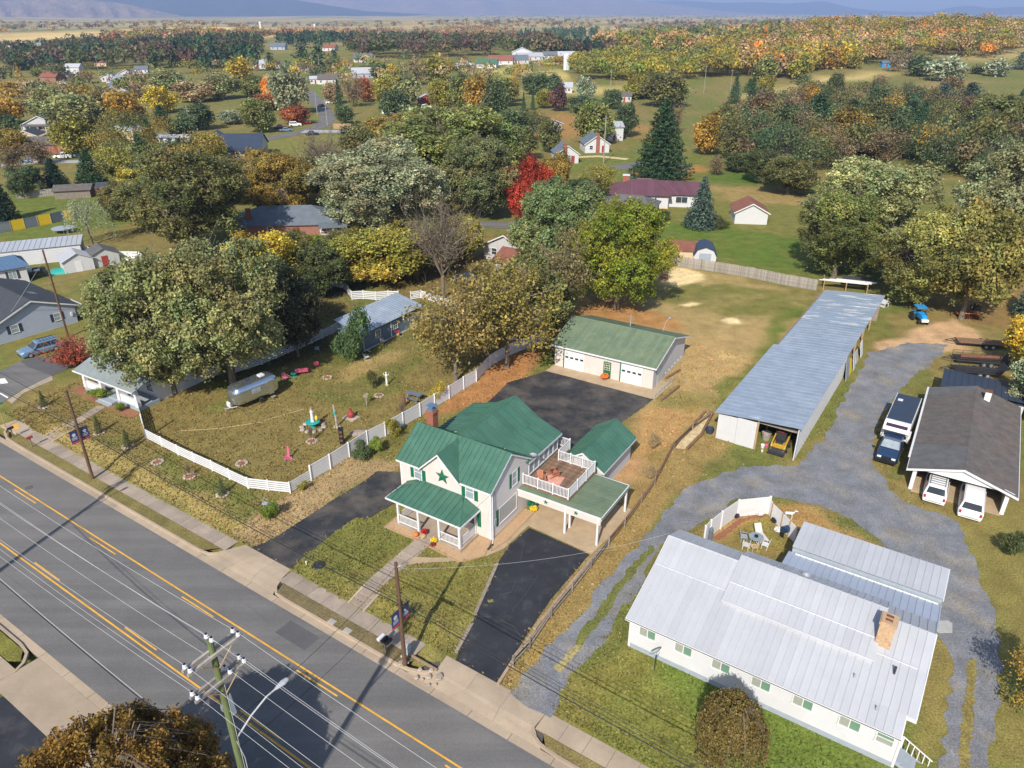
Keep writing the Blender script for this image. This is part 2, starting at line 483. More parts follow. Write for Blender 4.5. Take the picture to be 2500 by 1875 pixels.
def pz(r,*pts):
 return [(r,x,y) for x,y in pts]
GRN,OLV,TAN,STRAW = (.085,.125,.022),(.15,.135,.045),(.255,.20,.085),(.40,.27,.125)
LITTER = (.20,.115,.05)
def HL_(x,y): return np.array([-1.68 + x * .848 + y * .53,47.98 - x * .53 + y * .848])
# left yard and the bank along the road
paint(pz('o',(10,880),(180,800),(330,820),(500,880),(700,700),(920,700),(1010,800),(640,1090),(300,960),(100,960)),(.165,.13,.048),1.5)
paint(pz('o',(560,780),(760,700),(930,690),(980,760),(800,860),(640,860)),(.10,.115,.03),2,.7,nmix=.7)
paint(pz('o',(730,800),(800,760),(880,745),(840,790),(760,830)),STRAW,.8,.5,nmix=.5)
paint([rd(-36,3.1),rd(-5,3.1),rd(-6,5.2),rd(-36,5.6)],(.245,.19,.075),.5,.9)
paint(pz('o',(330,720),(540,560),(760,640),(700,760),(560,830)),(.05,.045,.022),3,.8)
# strip between the white fence and the dark drive
paint(pz('o',(510,1150),(560,1105),(670,1040),(760,985),(860,960),(880,1000),(640,1150),(560,1175)),(.27,.195,.105),.45,1,wob=.25)
paint(pz('o',(770,985),(860,900),(940,880),(950,960),(860,1000)),(.13,.12,.035),.5,.9)
paint(pz('o',(940,890),(1080,770),(1130,730),(1190,760),(1060,880),(1000,880)),(.29,.145,.06),.8,1)
# lawns in front of the green roofed house
paint([rd(2,3.1),rd(16,3.1),rd(17.5,11),rd(12,14),rd(-3,15)],(.152,.136,.042),.5)
paint(pz('o',(640,1200),(850,1090),(900,1160),(800,1260)),(.118,.125,.034),1.2,.8,nmix=.5)
paint(pz('o',(890,1230),(1060,1200),(1000,1330),(880,1300)),(.145,.14,.035),1,.6,nmix=.4)
# lot behind the garage
paint(pz('o',(1180,690),(1420,560),(1460,570),(1760,640),(1640,800),(1560,900),(1370,1000),(1330,1000),(1400,860)),(.27,.20,.088),1.2)
paint(pz('o',(1380,640),(1560,600),(1740,640),(1700,700),(1600,690),(1480,650)),(.125,.125,.035),1.8,.9,nmix=.35)
paint(pz('o',(1700,660),(1745,660),(1600,860),(1560,880),(1555,850),(1640,760)),(.085,.12,.022),.9,.9,nmix=.2)
paint(pz('o',(1200,680),(1340,640),(1420,670),(1480,720),(1420,720)),(.30,.155,.06),1.2,.9)
paint(pz('o',(1470,740),(1640,700),(1600,800),(1470,850)),(.35,.235,.11),1.4,.65,nmix=.5)
paint(pz('o',(1380,880),(1520,870),(1480,960),(1370,1000)),(.33,.20,.085),.8,.9)
paint(pz('o',(1420,840),(1540,850),(1570,870),(1500,890),(1420,880)),(.15,.14,.04),.6,.6)
paint(pz('b3',(1400,975),(1540,870),(1700,895),(1850,940),(1780,985),(1600,1030),(1430,1010)),(.56,.44,.24),.7,1)
paint(pz('b3',(1580,1185),(1680,1165),(1790,1175),(1760,1195),(1640,1200)),(.56,.44,.24),.35,1)
paint(pz('b3',(1950,1320),(2000,1293),(2080,1310),(2105,1350),(2000,1352)),(.60,.48,.28),.3,1)
paint(pz('b3',(1930,1600),(2080,1590),(2200,1640),(2100,1659)),(.45,.33,.16),.8,.6)
paint([HL_(.6,10),HL_(8.2,10),HL_(9.5,4),HL_(10.5,10),HL_(8.5,18),HL_(5.2,18)],(.33,.20,.10),.5)
# beyond the grey fence
paint(pz('o',(1310,640),(1310,420),(1560,400),(1740,420),(1760,620),(1450,560)),(.135,.13,.037),2)
paint(pz('o',(1380,490),(1560,470),(1720,520),(1750,600),(1460,550),(1390,580)),(.075,.12,.020),3,.9,nmix=.35)
paint(pz('o',(1500,400),(1740,410),(1740,450),(1560,430)),(.25,.175,.075),2,.8)
paint(pz('o',(1520,370),(1700,380),(1740,405),(1540,395)),(.06,.11,.018),1.6,.9)
paint(pz('o',(1230,330),(1520,330),(1560,380),(1330,400),(1220,380)),(.11,.125,.03),3,.9)
paint(pz('o',(1370,375),(1480,355),(1530,365),(1460,385),(1400,400)),(.33,.15,.05),1.6,.9)
paint(pz('o',(1150,240),(1370,255),(1400,300),(1180,300)),(.26,.145,.055),5,.9)
# right side: white house, gravel yard
paint(pz('o',(1230,1600),(1400,1400),(1560,1460),(1960,1650),(1700,1760),(1350,1760)),(.10,.135,.028),1.2,1)
paint(pz('o',(1190,1520),(1330,1400),(1500,1560),(1650,1680),(1380,1720),(1220,1600)),(.165,.15,.042),1.2,.85,nmix=.3)
paint(pz('o',(1090,1450),(1250,1190),(1400,1000),(1540,900),(1570,960),(1430,1120),(1160,1470)),(.235,.165,.065),.6,.9)
paint(pz('o',(1540,940),(1720,1000),(1730,960),(1900,720),(1880,700),(1740,970)),(.15,.14,.042),.6,.8)
paint(pz('o',(1700,990),(1990,830),(1990,760),(1900,680),(2100,640),(2212,800),(2100,1160),(1720,1080)),(.185,.145,.055),1,.9)
paint(pz('o',(1520,1140),(1660,1080),(1800,1110),(1900,1190),(1780,1180),(1720,1150),(1660,1200)),(.29,.18,.07),.6,.95)
paint(pz('o',(1570,1150),(1650,1110),(1720,1150),(1690,1200),(1600,1190)),(.14,.135,.035),.6,.8,nmix=.4)
paint(pz('o',(1890,740),(2060,690),(2110,720),(2100,760),(1900,770)),(.42,.27,.16),.7,.9)
paint(pz('o',(1960,640),(2212,600),(2212,720),(2080,700)),(.19,.12,.05),1.5,.9)
paint(pz('o',(2040,1100),(2212,1080),(2212,1660),(2100,1660),(2130,1400),(2100,1200)),(.175,.145,.048),.8,.9)
paint(pz('o',(2000,1540),(2050,1360),(2060,1380),(2030,1640),(1980,1650)),(.20,.165,.055),.5,.9)
# left edge
paint(pz('o',(0,420),(280,400),(300,480),(0,530)),(.10,.125,.028),2.5,.9)
paint(pz('o',(0,700),(200,640),(230,700),(0,800)),(.14,.13,.038),1,.9)
paint(pz('o',(620,460),(780,490),(1100,500),(1100,700),(760,600)),(.17,.12,.05),2.5,.8)
# farther fields
paint(pz('a2',(540,720),(700,715),(690,850),(560,810)),(.10,.15,.028),4)
paint(pz('a2',(130,1180),(600,1150),(860,1140),(880,1280),(560,1320),(130,1330)),(.15,.145,.04),4,.9)
paint(pz('a2',(0,1290),(130,1330),(110,1440),(0,1480)),(.20,.14,.05),3)
paint(pz('a2',(460,990),(600,960),(610,1040),(470,1070)),(.11,.14,.03),3)
paint(pz('a1',(1540,610),(1900,600),(1880,650),(1560,690)),(.13,.135,.05),8)
paint(pz('a1',(640,380),(1030,390),(900,410),(660,410)),(.19,.18,.06),15)
paint(pz('a1',(0,270),(1000,280),(1000,330),(0,340)),(.50,.36,.15),25)
paint(pz('a1',(1300,230),(2212,235),(2212,285),(1500,262)),(.60,.44,.20),30)
paint(pz('a2',(0,255),(1050,262),(1000,300),(0,310)),(.56,.38,.15),30)
paint(pz('a3',(0,575),(280,570),(180,640),(0,640)),(.36,.31,.10),8)
paint(pz('a3',(330,620),(480,590),(700,660),(690,710),(440,660),(340,680)),(.38,.30,.11),8)
paint(pz('a3',(160,740),(520,740),(700,720),(1160,720),(1160,800),(300,810)),(.34,.28,.10),8)
paint(pz('a3',(540,360),(800,360),(800,380),(560,385)),(.12,.18,.05),15)
paint(pz('a3',(650,510),(1150,505),(1400,535),(1000,560),(700,540)),(.26,.24,.08),12)
paint(pz('a3',(1020,450),(1390,450),(1380,490),(1020,500)),(.10,.15,.045),12)
paint(pz('a3',(1540,490),(1700,480),(1680,520),(1560,535)),(.13,.19,.05),10)
paint(pz('a4',(0,720),(500,650),(850,570),(1200,540),(1250,570),(850,640),(300,750),(0,770)),(.38,.30,.12),7)
paint(pz('a4',(1280,680),(1500,630),(2150,600),(1900,660),(1550,790),(1440,780)),(.24,.17,.075),6)
paint(pz('a4',(1830,430),(2212,350),(2212,400),(2060,480),(1840,450)),(.42,.33,.15),10)
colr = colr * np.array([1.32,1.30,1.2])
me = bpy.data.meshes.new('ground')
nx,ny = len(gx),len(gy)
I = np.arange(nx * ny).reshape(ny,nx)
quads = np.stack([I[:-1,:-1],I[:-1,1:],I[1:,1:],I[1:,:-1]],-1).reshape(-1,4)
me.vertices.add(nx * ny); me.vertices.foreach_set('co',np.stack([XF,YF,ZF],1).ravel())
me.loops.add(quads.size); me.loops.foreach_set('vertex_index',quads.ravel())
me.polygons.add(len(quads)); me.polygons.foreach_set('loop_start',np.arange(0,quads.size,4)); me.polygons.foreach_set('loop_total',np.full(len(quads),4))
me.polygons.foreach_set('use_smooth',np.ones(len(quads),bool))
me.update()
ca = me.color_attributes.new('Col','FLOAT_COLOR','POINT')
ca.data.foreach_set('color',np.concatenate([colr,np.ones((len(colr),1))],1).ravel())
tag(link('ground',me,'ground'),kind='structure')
# ------------------------------------------------------------ road, kerbs, pavements, drives
def strip(path,wl,wr,z0,z1):
 """a bar following a line on the plan; z may be a number or a function"""
 p = [np.array(q[:2],float) for q in path]; n = len(p); rings = []
 for i in range(n):
  d = p[min(i + 1,n - 1)] - p[max(i - 1,0)]; d /= np.linalg.norm(d); nn = np.array([-d[1],d[0]])
  a = p[i] + nn * wl; b = p[i] - nn * wr
  rings.append([(a[0],a[1],z0),(b[0],b[1],z0),(b[0],b[1],z1),(a[0],a[1],z1)])
 return MB().loft(rings)
def rq(s0,s1,d0,d1,z,z2=None):
 a,b,c,d = rd(s0,d0),rd(s1,d0),rd(s1,d1),rd(s0,d1)
 return [(a[0],a[1],z),(b[0],b[1],z),(c[0],c[1],z if z2 is None else z2),(d[0],d[1],z if z2 is None else z2)]
def rbox(mb,s0,s1,d0,d1,z0,z1):
 return mb.hexa(rq(s0,s1,d0,d1,z0) + rq(s0,s1,d0,d1,z1))
road = structure('road',MB().add(rq(-240,90,-11.75,.02,ZRD),[(0,1,2,3)]),'asphalt')
zl = ZRD + .004
for nm,s0,s1,d0,m in [('lane_line',-240,90,-3.0,'paint_yellow'),('lane_line',-240,90,-7.82,'paint_yellow')]:
 ob(nm,MB().add(rq(s0,s1,d0 - .06,d0 + .06,zl),[(0,1,2,3)]),m,road)
for k in range(-6,5):
 for s0,d0 in ((-15.6 + 12.5 * k,-3.36),(-3.7 + 12.55 * k,-7.48)):
  ob('lane_dash',MB().add(rq(s0,s0 + 3.75,d0 - .055,d0 + .055,zl),[(0,1,2,3)]),'paint_yellow',road)
ob('asphalt_patch',MB().add(rq(5.55,8.55,-1.9,-.5,zl),[(0,1,2,3)]),'asphalt_patch',road)
mh = rd(-27.35,-2.46)
ob('manhole_cover',MB().lathe([(.0,.0),(.34,.0),(.34,.012),(.30,.016),(0,.016)],16,(mh[0],mh[1],ZRD)),'asphalt_patch',road)
crk = [rd(-16,-3.6),rd(-15,-4.4),rd(-14.7,-5.2),rd(-13.4,-5.5)]
ob('crack',strip(crk,.015,.015,ZRD - .01,ZRD + .003),'asphalt_patch',road)
for a,b in (((9.5,.4),(10.4,-.9)),((1.5,-1.2),(4.8,-1.6)),((-20,-9.6),(-12,-9.4))):
 ob('crack',strip([rd(*a),(rd(*a) + rd(*b)) / 2 + .06,rd(*b)],.014,.014,ZRD - .01,ZRD + .003),'asphalt_patch',road)
# gutter pans with joints, kerbs
gut = structure('gutter',rbox(MB(),-90,70,.02,.56,ZRD - .2,ZRD - .02),'joint')
pan = rbox(MB(),0,2.96,.02,.56,ZRD - .1,ZRD + .006).mesh('gutter_pan')
off0 = np.array([0,0,0])
for k in range(-24,18):
 v = RU * (3.0 * k)
 link('gutter_pan',pan,'concrete',gut,(v[0],v[1],0))
gut2 = structure('gutter',rbox(MB(),-90,40,-12.3,-11.75,ZRD - .2,ZRD - .02),'joint')
pan2 = rbox(MB(),0,2.96,-12.3,-11.75,ZRD - .1,ZRD + .006).mesh('gutter_pan')
for k in range(-16,10):
 v = RU * (3.0 * k)
 link('gutter_pan',pan2,'concrete',gut2,(v[0],v[1],0))
def kerb(path):
 structure('kerb',strip([rd(*p) for p in path],.1,.1,ZRD - .1,ZS + .005),'concrete')
kerb([(-41.5,3.6),(-40.9,2.2),(-39.8,1.2),(-38.3,.72),(-36,.66),(-6.6,.66),(-5.6,.78),(-5.0,1.2),(-4.75,1.7)])
kerb([(1.75,1.75),(2.0,1.2),(2.5,.8),(3.4,.66),(14.6,.66),(15.6,.78),(16.6,1.15),(17.3,1.75)])
kerb([(24.75,1.75),(25.0,1.2),(25.8,.8),(27,.66),(60,.66)])
kerb([(-60,-12.4),(-8.2,-12.4),(-7.0,-12.55),(-6.3,-13.1),(-6.0,-13.8),(-6.2,-15)])
# pavement slabs
def pavement(name,s0,s1,d0,d1,step,m='concrete_walk',z=ZS):
 base = structure(name,rbox(MB(),s0,s1,d0,d1,z - .12,z - .012),'joint')
 n = max(1,round((s1 - s0) / step)); st = (s1 - s0) / n
 for k in range(n):
  dz = rnd.uniform(-.006,.008)
  ob('paving_slab',rbox(MB(),s0 + k * st + .012,s0 + (k + 1) * st - .012,d0,d1,z - .1,z + .018 + dz),m,base)
 return base
pavement('pavement',-38.5,-4.75,1.75,3.05,1.55)
pavement('pavement',1.75,15.2,1.75,3.05,1.5)
pavement('pavement',25.0,60,1.55,2.95,1.6,'concrete')
# aprons at the drives
def apron(name,out,inn,zi):
 """outer edge at the gutter, inner edge at the drive"""
 mb = MB()
 rows = [out,inn[0],inn[1]]
 zs = [ZRD + .004,ZS + .012,ZS + .022]
 ring = []
 for (s0,s1,d),z in zip(rows,zs):
  ring.append([rd(s0 + (s1 - s0) * t,d) for t in np.linspace(0,1,4)])
 base = structure(name,MB().hexa([(p[0],p[1],ZRD - .15) for p in (rd(out[0],out[2]),rd(out[1],out[2]),rd(inn[1][1],inn[1][2]),rd(inn[1][0],inn[1][2]))] +
                                     [(p[0],p[1],ZRD - .03) for p in (rd(out[0],out[2]),rd(out[1],out[2]),rd(inn[1][1],inn[1][2]),rd(inn[1][0],inn[1][2]))]),'joint')
 for i in range(3):
  m = MB()
  for j in range(2):
   a,b,c,d = ring[j][i],ring[j][i + 1],ring[j + 1][i + 1],ring[j + 1][i]
   e = RU * .008
   m.hexa([(a[0] + e[0],a[1] + e[1],ZRD - .1),(b[0] - e[0],b[1] - e[1],ZRD - .1),(c[0] - e[0],c[1] - e[1],ZRD - .1),(d[0] + e[0],d[1] + e[1],ZRD - .1),
     (a[0] + e[0],a[1] + e[1],zs[j]),(b[0] - e[0],b[1] - e[1],zs[j]),(c[0] - e[0],c[1] - e[1],zs[j + 1]),(d[0] + e[0],d[1] + e[1],zs[j + 1])])
  ob('apron_slab',m,'concrete',base)
apron('drive_apron',(-5.6,2.4,.57),((-4.8,1.8,1.7),(-3.9,1.5,3.12)),0)
apron('drive_apron',(15.6,26.0,.57),((17.2,24.9,1.6),(17.0,25.0,3.05)),0)
mb = MB().hexa(rq(-6,8,-15.2,-12.31,ZRD - .1) + rq(-6,8,-15.2,-12.31,ZRD + .004)[:0] + [(p[0],p[1],z) for p,z in ((rd(-6,-15.2),ZS + .02),(rd(8,-15.2),ZS + .02),(rd(8,-12.31),ZRD + .006),(rd(-6,-12.31),ZRD + .006))])
structure('south_apron',mb,'concrete')
pavement('pavement',-60,-6.1,-15.2,-13.7,1.7,'concrete')
structure('south_lot',MB().add(rq(-4.5,30,-40,-15.2,ZS + .012),[(0,1,2,3)]),'asphalt_fresh')
# verge strips
for i,(s0,s1) in enumerate(((-38.2,-5.0),(2.2,16.0))):
 me = drape([rd(s0 + .4,.77),rd(s1 - 1.2,.77),rd(s1 - .3,1.7),rd(s0,1.75)],.03)
 structure_o = link('grass_verge',me,'ground'); tag(structure_o,kind='structure')
 a = me.color_attributes.new('Col','FLOAT_COLOR','POINT')
 a.data.foreach_set('color',np.tile(np.array([.2,.165,.06,1] if i == 0 else [.19,.15,.075,1]),len(me.vertices)))
me = drape([rd(26.2,.77),rd(60,.77),rd(60,1.5),rd(25.6,1.5)],.03)
tag(link('grass_verge',me,'ground'),kind='structure')
me.color_attributes.new('Col','FLOAT_COLOR','POINT').data.foreach_set('color',np.tile(np.array([.24,.19,.07,1]),len(me.vertices)))
me = drape([rd(-60,-13.65),rd(-7.2,-13.65),rd(-6.5,-13.2),rd(-7.4,-12.6),rd(-60,-12.52)],.03)
tag(link('grass_verge',me,'ground'),kind='structure')
me.color_attributes.new('Col','FLOAT_COLOR','POINT').data.foreach_set('color',np.tile(np.array([.18,.17,.04,1]),len(me.vertices)))
HO,HA = (-1.68,47.98),R(-32)
def HL(x,y):
 return np.array(loc2w(HO,HA,x,y)[:2])
def sheet(name,pts,m,off=.02,step=1.2,jit=0.0,seed=1):
 poly = [T(*p)[:2] if (isinstance(p,tuple) and isinstance(p[0],str)) else p for p in pts]
 o = link(name,drape(poly,off,step,jit,seed),m)
 return tag(o,kind='structure')
# old dark drive that runs past the house to the lot before the garage
sheet('dark_drive',pz('d3',(30,285),(350,470),(400,430),(470,365),(720,165),(900,40)) + [HL(-10.6,-3.5),HL(-9.9,.2),HL(-9.45,1.2),HL(-9.45,11.6),HL(.4,11.6),HL(.6,18.3)] +
      pz('c3',(1960,350)) + pz('c4',(1140,1230),(1288,1116),(160,812)) + pz('c3',(1040,45),(960,130),(860,215)) + [HL(-12.6,9.0),HL(-12.4,4.0)] +
      pz('c3',(0,750)) + pz('c2',(1640,1330),(1110,1659)) + pz('d3',(240,205),(150,250)),'asphalt_dark',.02,1.2,.06)
sheet('right_drive',pz('d3',(1692,1215),(1860,840),(2050,400)) + pz('c3',(1060,1330),(1212,1200),(1690,1412)) + pz('d4',(420,470),(200,800),(40,1076)),'asphalt_fresh',.02,1.2,.03)
sheet('carport_slab',[HL(1.6,3.2),HL(7.7,2.75),HL(8.1,6.5),HL(8.2,9.9),HL(.05,9.9),HL(.05,5.6),HL(.9,5.6)],'concrete_slab',.05)
for q in ([(235,65),(215,120),(205,190)],[(180,315),(140,420),(62,440),(50,500)],[(120,25),(95,120),(102,180)],[(330,300),(250,420),(150,560)],[(60,620),(150,660),(210,740)]):
 pp = [T('d4',*c) for c in q]
 ob('crack',strip(pp,.008,.008,min(c[2] for c in pp) - .02,max(c[2] for c in pp) + .026),'asphalt_patch',bpy.data.objects['right_drive'])
# curved side path and the straight front walk, in slabs
wk = structure('front_walk',MB().prism([HL(-4.0,-3.0),HL(-5.05,-3.0),HL(-5.05,-2.6),HL(-4.0,-2.6)],-.05,.015),'concrete_walk')
A0,A1 = T('d3',905,640)[:2],T('d3',1022,688)[:2]
B0,B1 = T('d3',1430,175)[:2],T('d3',1545,225)[:2]
for k in range(9):
 t0,t1 = (k + .01) / 9,(k + .99) / 9
 q = [A0 + (B0 - A0) * t0,A1 + (B1 - A1) * t0,A1 + (B1 - A1) * t1,A0 + (B0 - A0) * t1]
 link('paving_slab',drape(q,.03,.8),'concrete_walk',wk)
sp = [('d3',1375,365,1310,430),('d3',1500,372,1480,412),('d3',1640,372,1640,405),('d3',1790,345,1800,395),('d3',1930,305,1960,355),('d3',2060,235,2090,300),
      ('c3',1100,1180,1160,1225),('c3',1220,1090,1270,1130)]
path = structure('side_path',MB().prism([HL(1.0,5.2),HL(1.9,5.2),HL(1.9,5.6),HL(1.0,5.6)],-.05,.012),'concrete_slab')
for a,b in zip(sp[:-1],sp[1:]):
 q = [T(a[0],a[1],a[2])[:2],T(a[0],a[3],a[4])[:2],T(b[0],b[3],b[4])[:2],T(b[0],b[1],b[2])[:2]]
 link('paving_slab',drape(q,.035,.8),'concrete_slab',path)
# steps up from the pavement
def steps(name,label,s0,s1,d0,d1,n):
 c = rd((s0 + s1) / 2,d0)
 t = thing(name,label,'steps',(c[0],c[1],ZS),RANG)
 w_ = s1 - s0; L = d1 - d0
 for k in range(n):
  ob('tread',MB().box(-w_ / 2,w_ / 2,L * k / n,L + .25,-.1,.40 * (k + 1) / n + (.001 * k)),'concrete_walk',t)
 for sx in (-1,1):
  x = sx * (w_ / 2 + .09)
  ob('cheek_wall',MB().hexa([(x - .085,-.15,-.1),(x + .085,-.15,-.1),(x + .085,L + .2,-.1),(x - .085,L + .2,-.1),(x - .085,-.15,.12),(x + .085,-.15,.12),(x + .085,L + .2,.5),(x - .085,L + .2,.5)]),'concrete',t)
steps('concrete_steps','concrete steps leading from the pavement up to the green roofed house',8.0,9.35,3.08,4.5,3)
steps('concrete_steps','old concrete steps leading up to the corner cottage with the deep porch',-35.2,-33.6,3.08,5.0,4)
cwk = structure('cottage_walk',MB().prism([rd(-35.0,5.2),rd(-33.8,5.2),rd(-33.8,5.5),rd(-35.0,5.5)],-.3,-.02),'concrete_walk')
for k in range(6):
 a = np.array(rd(-34.4,5.1)); b = T('c1',860,490)[:2]
 d_ = (b - a) / 6; n_ = np.array([-d_[1],d_[0]]) / np.linalg.norm(d_) * .55
 q = [a + d_ * (k + .02) + n_,a + d_ * (k + .02) - n_,a + d_ * (k + .98) - n_,a + d_ * (k + .98) + n_]
 link('paving_slab',drape(q,.03,.8),'concrete_walk',cwk)
# gravel yard and drives
sheet('gravel_drive',pz('d4',(120,1125),(240,960),(440,780),(640,560),(800,330),(1000,130)) + pz('o',(1430,1115),(1490,1050),(1600,1008),(1725,1005),(1790,930),(1835,840),(1878,760),(1960,740),(2050,745),(2010,790),(1975,830)) +
      pz('c6',(780,330),(650,480),(540,620),(490,760),(480,900),(500,1080),(600,1200),(700,1330),(850,1420),(1050,1480),(1250,1575)) +
      pz('d6',(1310,60),(1400,250),(1480,450),(1540,650),(1560,870),(1550,1250),(1520,1450),(1490,1670),(1140,1670),(1180,1350),(1225,1000),(1205,850),(1100,690),(1000,420),(800,150),(720,50)) +
      pz('d5',(2080,220),(1850,125),(1600,75),(1390,45),(1110,65),(960,190),(800,270),(640,375),(500,430)) + pz('d4',(1190,90),(1080,330),(900,560),(740,830),(540,1000),(480,1130),(415,1308)),'gravel',.022,1.6,.3,4)
def grass_on(name,pts,c,jit,seed,off=.035):
 poly = [T(*p)[:2] for p in pts]
 me = drape(poly,off,1.5,jit,seed)
 me.color_attributes.new('Col','FLOAT_COLOR','POINT').data.foreach_set('color',np.tile(np.array([1.3 * q for q in c] + [1]),len(me.vertices)))
 return tag(link(name,me,'ground'),kind='structure')
grass_on('grass_strip',pz('d4',(590,790),(640,680),(715,610),(760,540),(815,440),(900,340),(990,230),(1070,140),(1130,90),(1150,105),(1060,215),(960,340),(880,470),(830,560),(760,640),(690,720),(640,800)),(.115,.12,.034),.18,5)
grass_on('grass_strip',pz('d4',(440,960),(520,860),(600,790),(640,800),(560,900),(480,990)),(.24,.20,.085),.12,6)
grass_on('grass_strip',pz('d6',(1350,900),(1392,890),(1402,1000),(1385,1150),(1375,1300),(1345,1672),(1258,1672),(1295,1300),(1322,1100),(1322,990)),(.185,.15,.05),.14,7)
grass_on('grass_strip',pz('c6',(1040,215),(1000,345),(880,640),(800,900),(760,1100),(720,1190),(600,1160),(690,1000),(720,780),(800,560),(850,400),(780,340),(900,200)),(.13,.125,.035),.2,8)
# side street at the corner with its dark driveway
sheet('side_street',pz('c1',(-30,500),(60,432),(150,370),(260,315),(370,270),(440,235),(240,160),(170,110),(60,165),(-30,210),(-300,330),(-300,640)),'asphalt',.02,2.0)
sheet('cottage_drive',pz('c1',(440,235),(580,172),(600,110),(480,85),(300,75),(170,110),(240,160)),'asphalt_patch',.024,2.0)
for q in ([(0,305),(70,295),(40,255),(-10,262)],[(-5,385),(5,378),(72,415),(62,425)]):
 tag(link('stop_line',drape([T('c1',*p)[:2] for p in q],.03),'paint_white'),kind='structure')
kr = structure('kerb_ramp',MB().prism([rd(-41.6,1.6),rd(-38.5,1.7),rd(-38.5,3.05),rd(-40.2,4.2),rd(-41.3,3.5)],ZRD - .1,ZS + .015),'concrete')
ob('tactile_pad',MB().prism([rd(-40.6,2.3),rd(-39.4,1.9),rd(-39.2,2.4),rd(-40.4,2.8)],ZS,ZS + .025),'paint_yellow',kr)
sheet('street_path',pz('c1',(100,470),(200,380),(300,335),(450,270),(440,235),(300,300),(200,350),(60,440)),'concrete_walk',.03,2)
# mid-distance lanes
def lane(name,pts,w_,m='asphalt',off=.05):
 p = [T(*q)[:2] for q in pts]; L = []; Rr = []
 for i in range(len(p)):
  d = p[min(i + 1,len(p) - 1)] - p[max(i - 1,0)]; d /= np.linalg.norm(d); n_ = np.array([-d[1],d[0]])
  L.append(p[i] + n_ * w_ / 2); Rr.append(p[i] - n_ * w_ / 2)
 return tag(link(name,drape(L + Rr[::-1],off,12),m),kind='structure')
lane('lane',pz('a2',(520,760),(640,900),(700,1000),(640,1060),(500,1110),(300,1150),(80,1190),(-200,1240)),6.5,'asphalt')
lane('lane',pz('a2',(480,1110),(800,1110),(890,1110)),7,'concrete_grey',.06)
lane('lane',pz('a2',(500,655),(700,665),(860,650)),7,'asphalt')
lane('lane',pz('a1',(-20,1400),(300,1370),(650,1365),(800,1350)),5,'concrete_grey')
lane('lane',pz('a3',(1050,1420),(1250,1385),(1500,1400),(1680,1410)),6.5,'asphalt')
lane('lane',pz('a3',(640,1330),(900,1320),(1150,1345)),3,'straw')
lane('lane',pz('b3',(-200,500),(60,520),(340,520)),5,'asphalt')
lane('lane',pz('b3',(1130,180),(1240,200)),4,'asphalt_dark')
lane('lane',pz('b2',(540,720),(700,670),(860,640)),4,'concrete_grey')
# ------------------------------------------------------------ building kit
CM = {}
def cached(key,fn):
 if key not in CM: CM[key] = fn()
 return CM[key]
def panels(parent,E,Rr,n,m,name='roof_panel',th=.05,seam=.055,sw=.028,n0=None):
 """a metal roof slope laid panel by panel between an eave line E(t) and a ridge line R(t)"""
 for i in range(n):
  t0,t1 = i / n,(i + 1) / n
  a,b,c,d = [np.array(q,float) for q in (E(t0),E(t1),Rr(t1),Rr(t0))]
  if np.linalg.norm(d - a) < .12 and np.linalg.norm(c - b) < .12: continue
  mb = MB()
  nn = np.cross(b - a,c - a) if np.linalg.norm(c - b) > .1 else np.cross(b - a,d - a)
  nn /= np.linalg.norm(nn)
  if nn[2] < 0: nn = -nn; a,b,c,d = b,a,d,c
  up = nn * th
  mb.hexa([a,b,c,d,a + up,b + up,c + up,d + up])
  if seam and np.linalg.norm(d - a) > .15:
   e = (b - a) / np.linalg.norm(b - a) * sw
   mb.hexa([a + up * .9,a + e + up * .9,d + e + up * .9,d + up * .9,a + up + nn * seam,a + e + up + nn * seam,d + e + up + nn * seam,d + up + nn * seam])
  ob(name,mb,m,parent)
def lerp(a,b):
 a = np.array(a,float); b = np.array(b,float)
 return lambda t: a + (b - a) * t
def poly(pts,T_=None):
 pts = [np.array(p,float) for p in pts]
 if T_ is None:
  L = [0]
  for a,b in zip(pts[:-1],pts[1:]): L.append(L[-1] + np.linalg.norm(b - a))
  T_ = [l / L[-1] for l in L]
 def f(t):
  for i in range(len(pts) - 1):
   if t <= T_[i + 1] + 1e-9:
    k = (t - T_[i]) / (T_[i + 1] - T_[i]); return pts[i] + (pts[i + 1] - pts[i]) * k
  return pts[-1]
 return f
def win_meshes(w_,h_,style):
 fr = MB(); f = .07; y0,y1 = -.05,.03
 fr.box(-w_ / 2,w_ / 2,y0,y1,h_ - f,h_).box(-w_ / 2 - .03,w_ / 2 + .03,y0 - .03,y1,0,f)
 fr.box(-w_ / 2,-w_ / 2 + f,y0,y1,f,h_ - f).box(w_ / 2 - f,w_ / 2,y0,y1,f,h_ - f)
 if style in ('sash','grid'): fr.box(-w_ / 2 + f,w_ / 2 - f,y0 + .01,y1,h_ * .5 - .025,h_ * .5 + .025)
 if style == 'slider': fr.box(-.03,.03,y0 + .01,y1,f,h_ - f)
 if style == 'grid':
  fr.box(-.012,.012,y0 + .02,y1,f,h_ - f)
  for z in (.27,.74): fr.box(-w_ / 2 + f,w_ / 2 - f,y0 + .021,y1,h_ * z - .012,h_ * z + .012)
 panes = []
 if style == 'slider':
  panes = [(-w_ / 2 + f,-.03,f,h_ - f),(.03,w_ / 2 - f,f,h_ - f)]
 elif style in ('sash','grid'):
  panes = [(-w_ / 2 + f,w_ / 2 - f,f,h_ * .5 - .025),(-w_ / 2 + f,w_ / 2 - f,h_ * .5 + .025,h_ - f)]
 else:
  panes = [(-w_ / 2 + f,w_ / 2 - f,f,h_ - f)]
 return fr.mesh('window'),[MB().box(a,b,-.018,.01,c,d).mesh('pane') for a,b,c,d in panes]
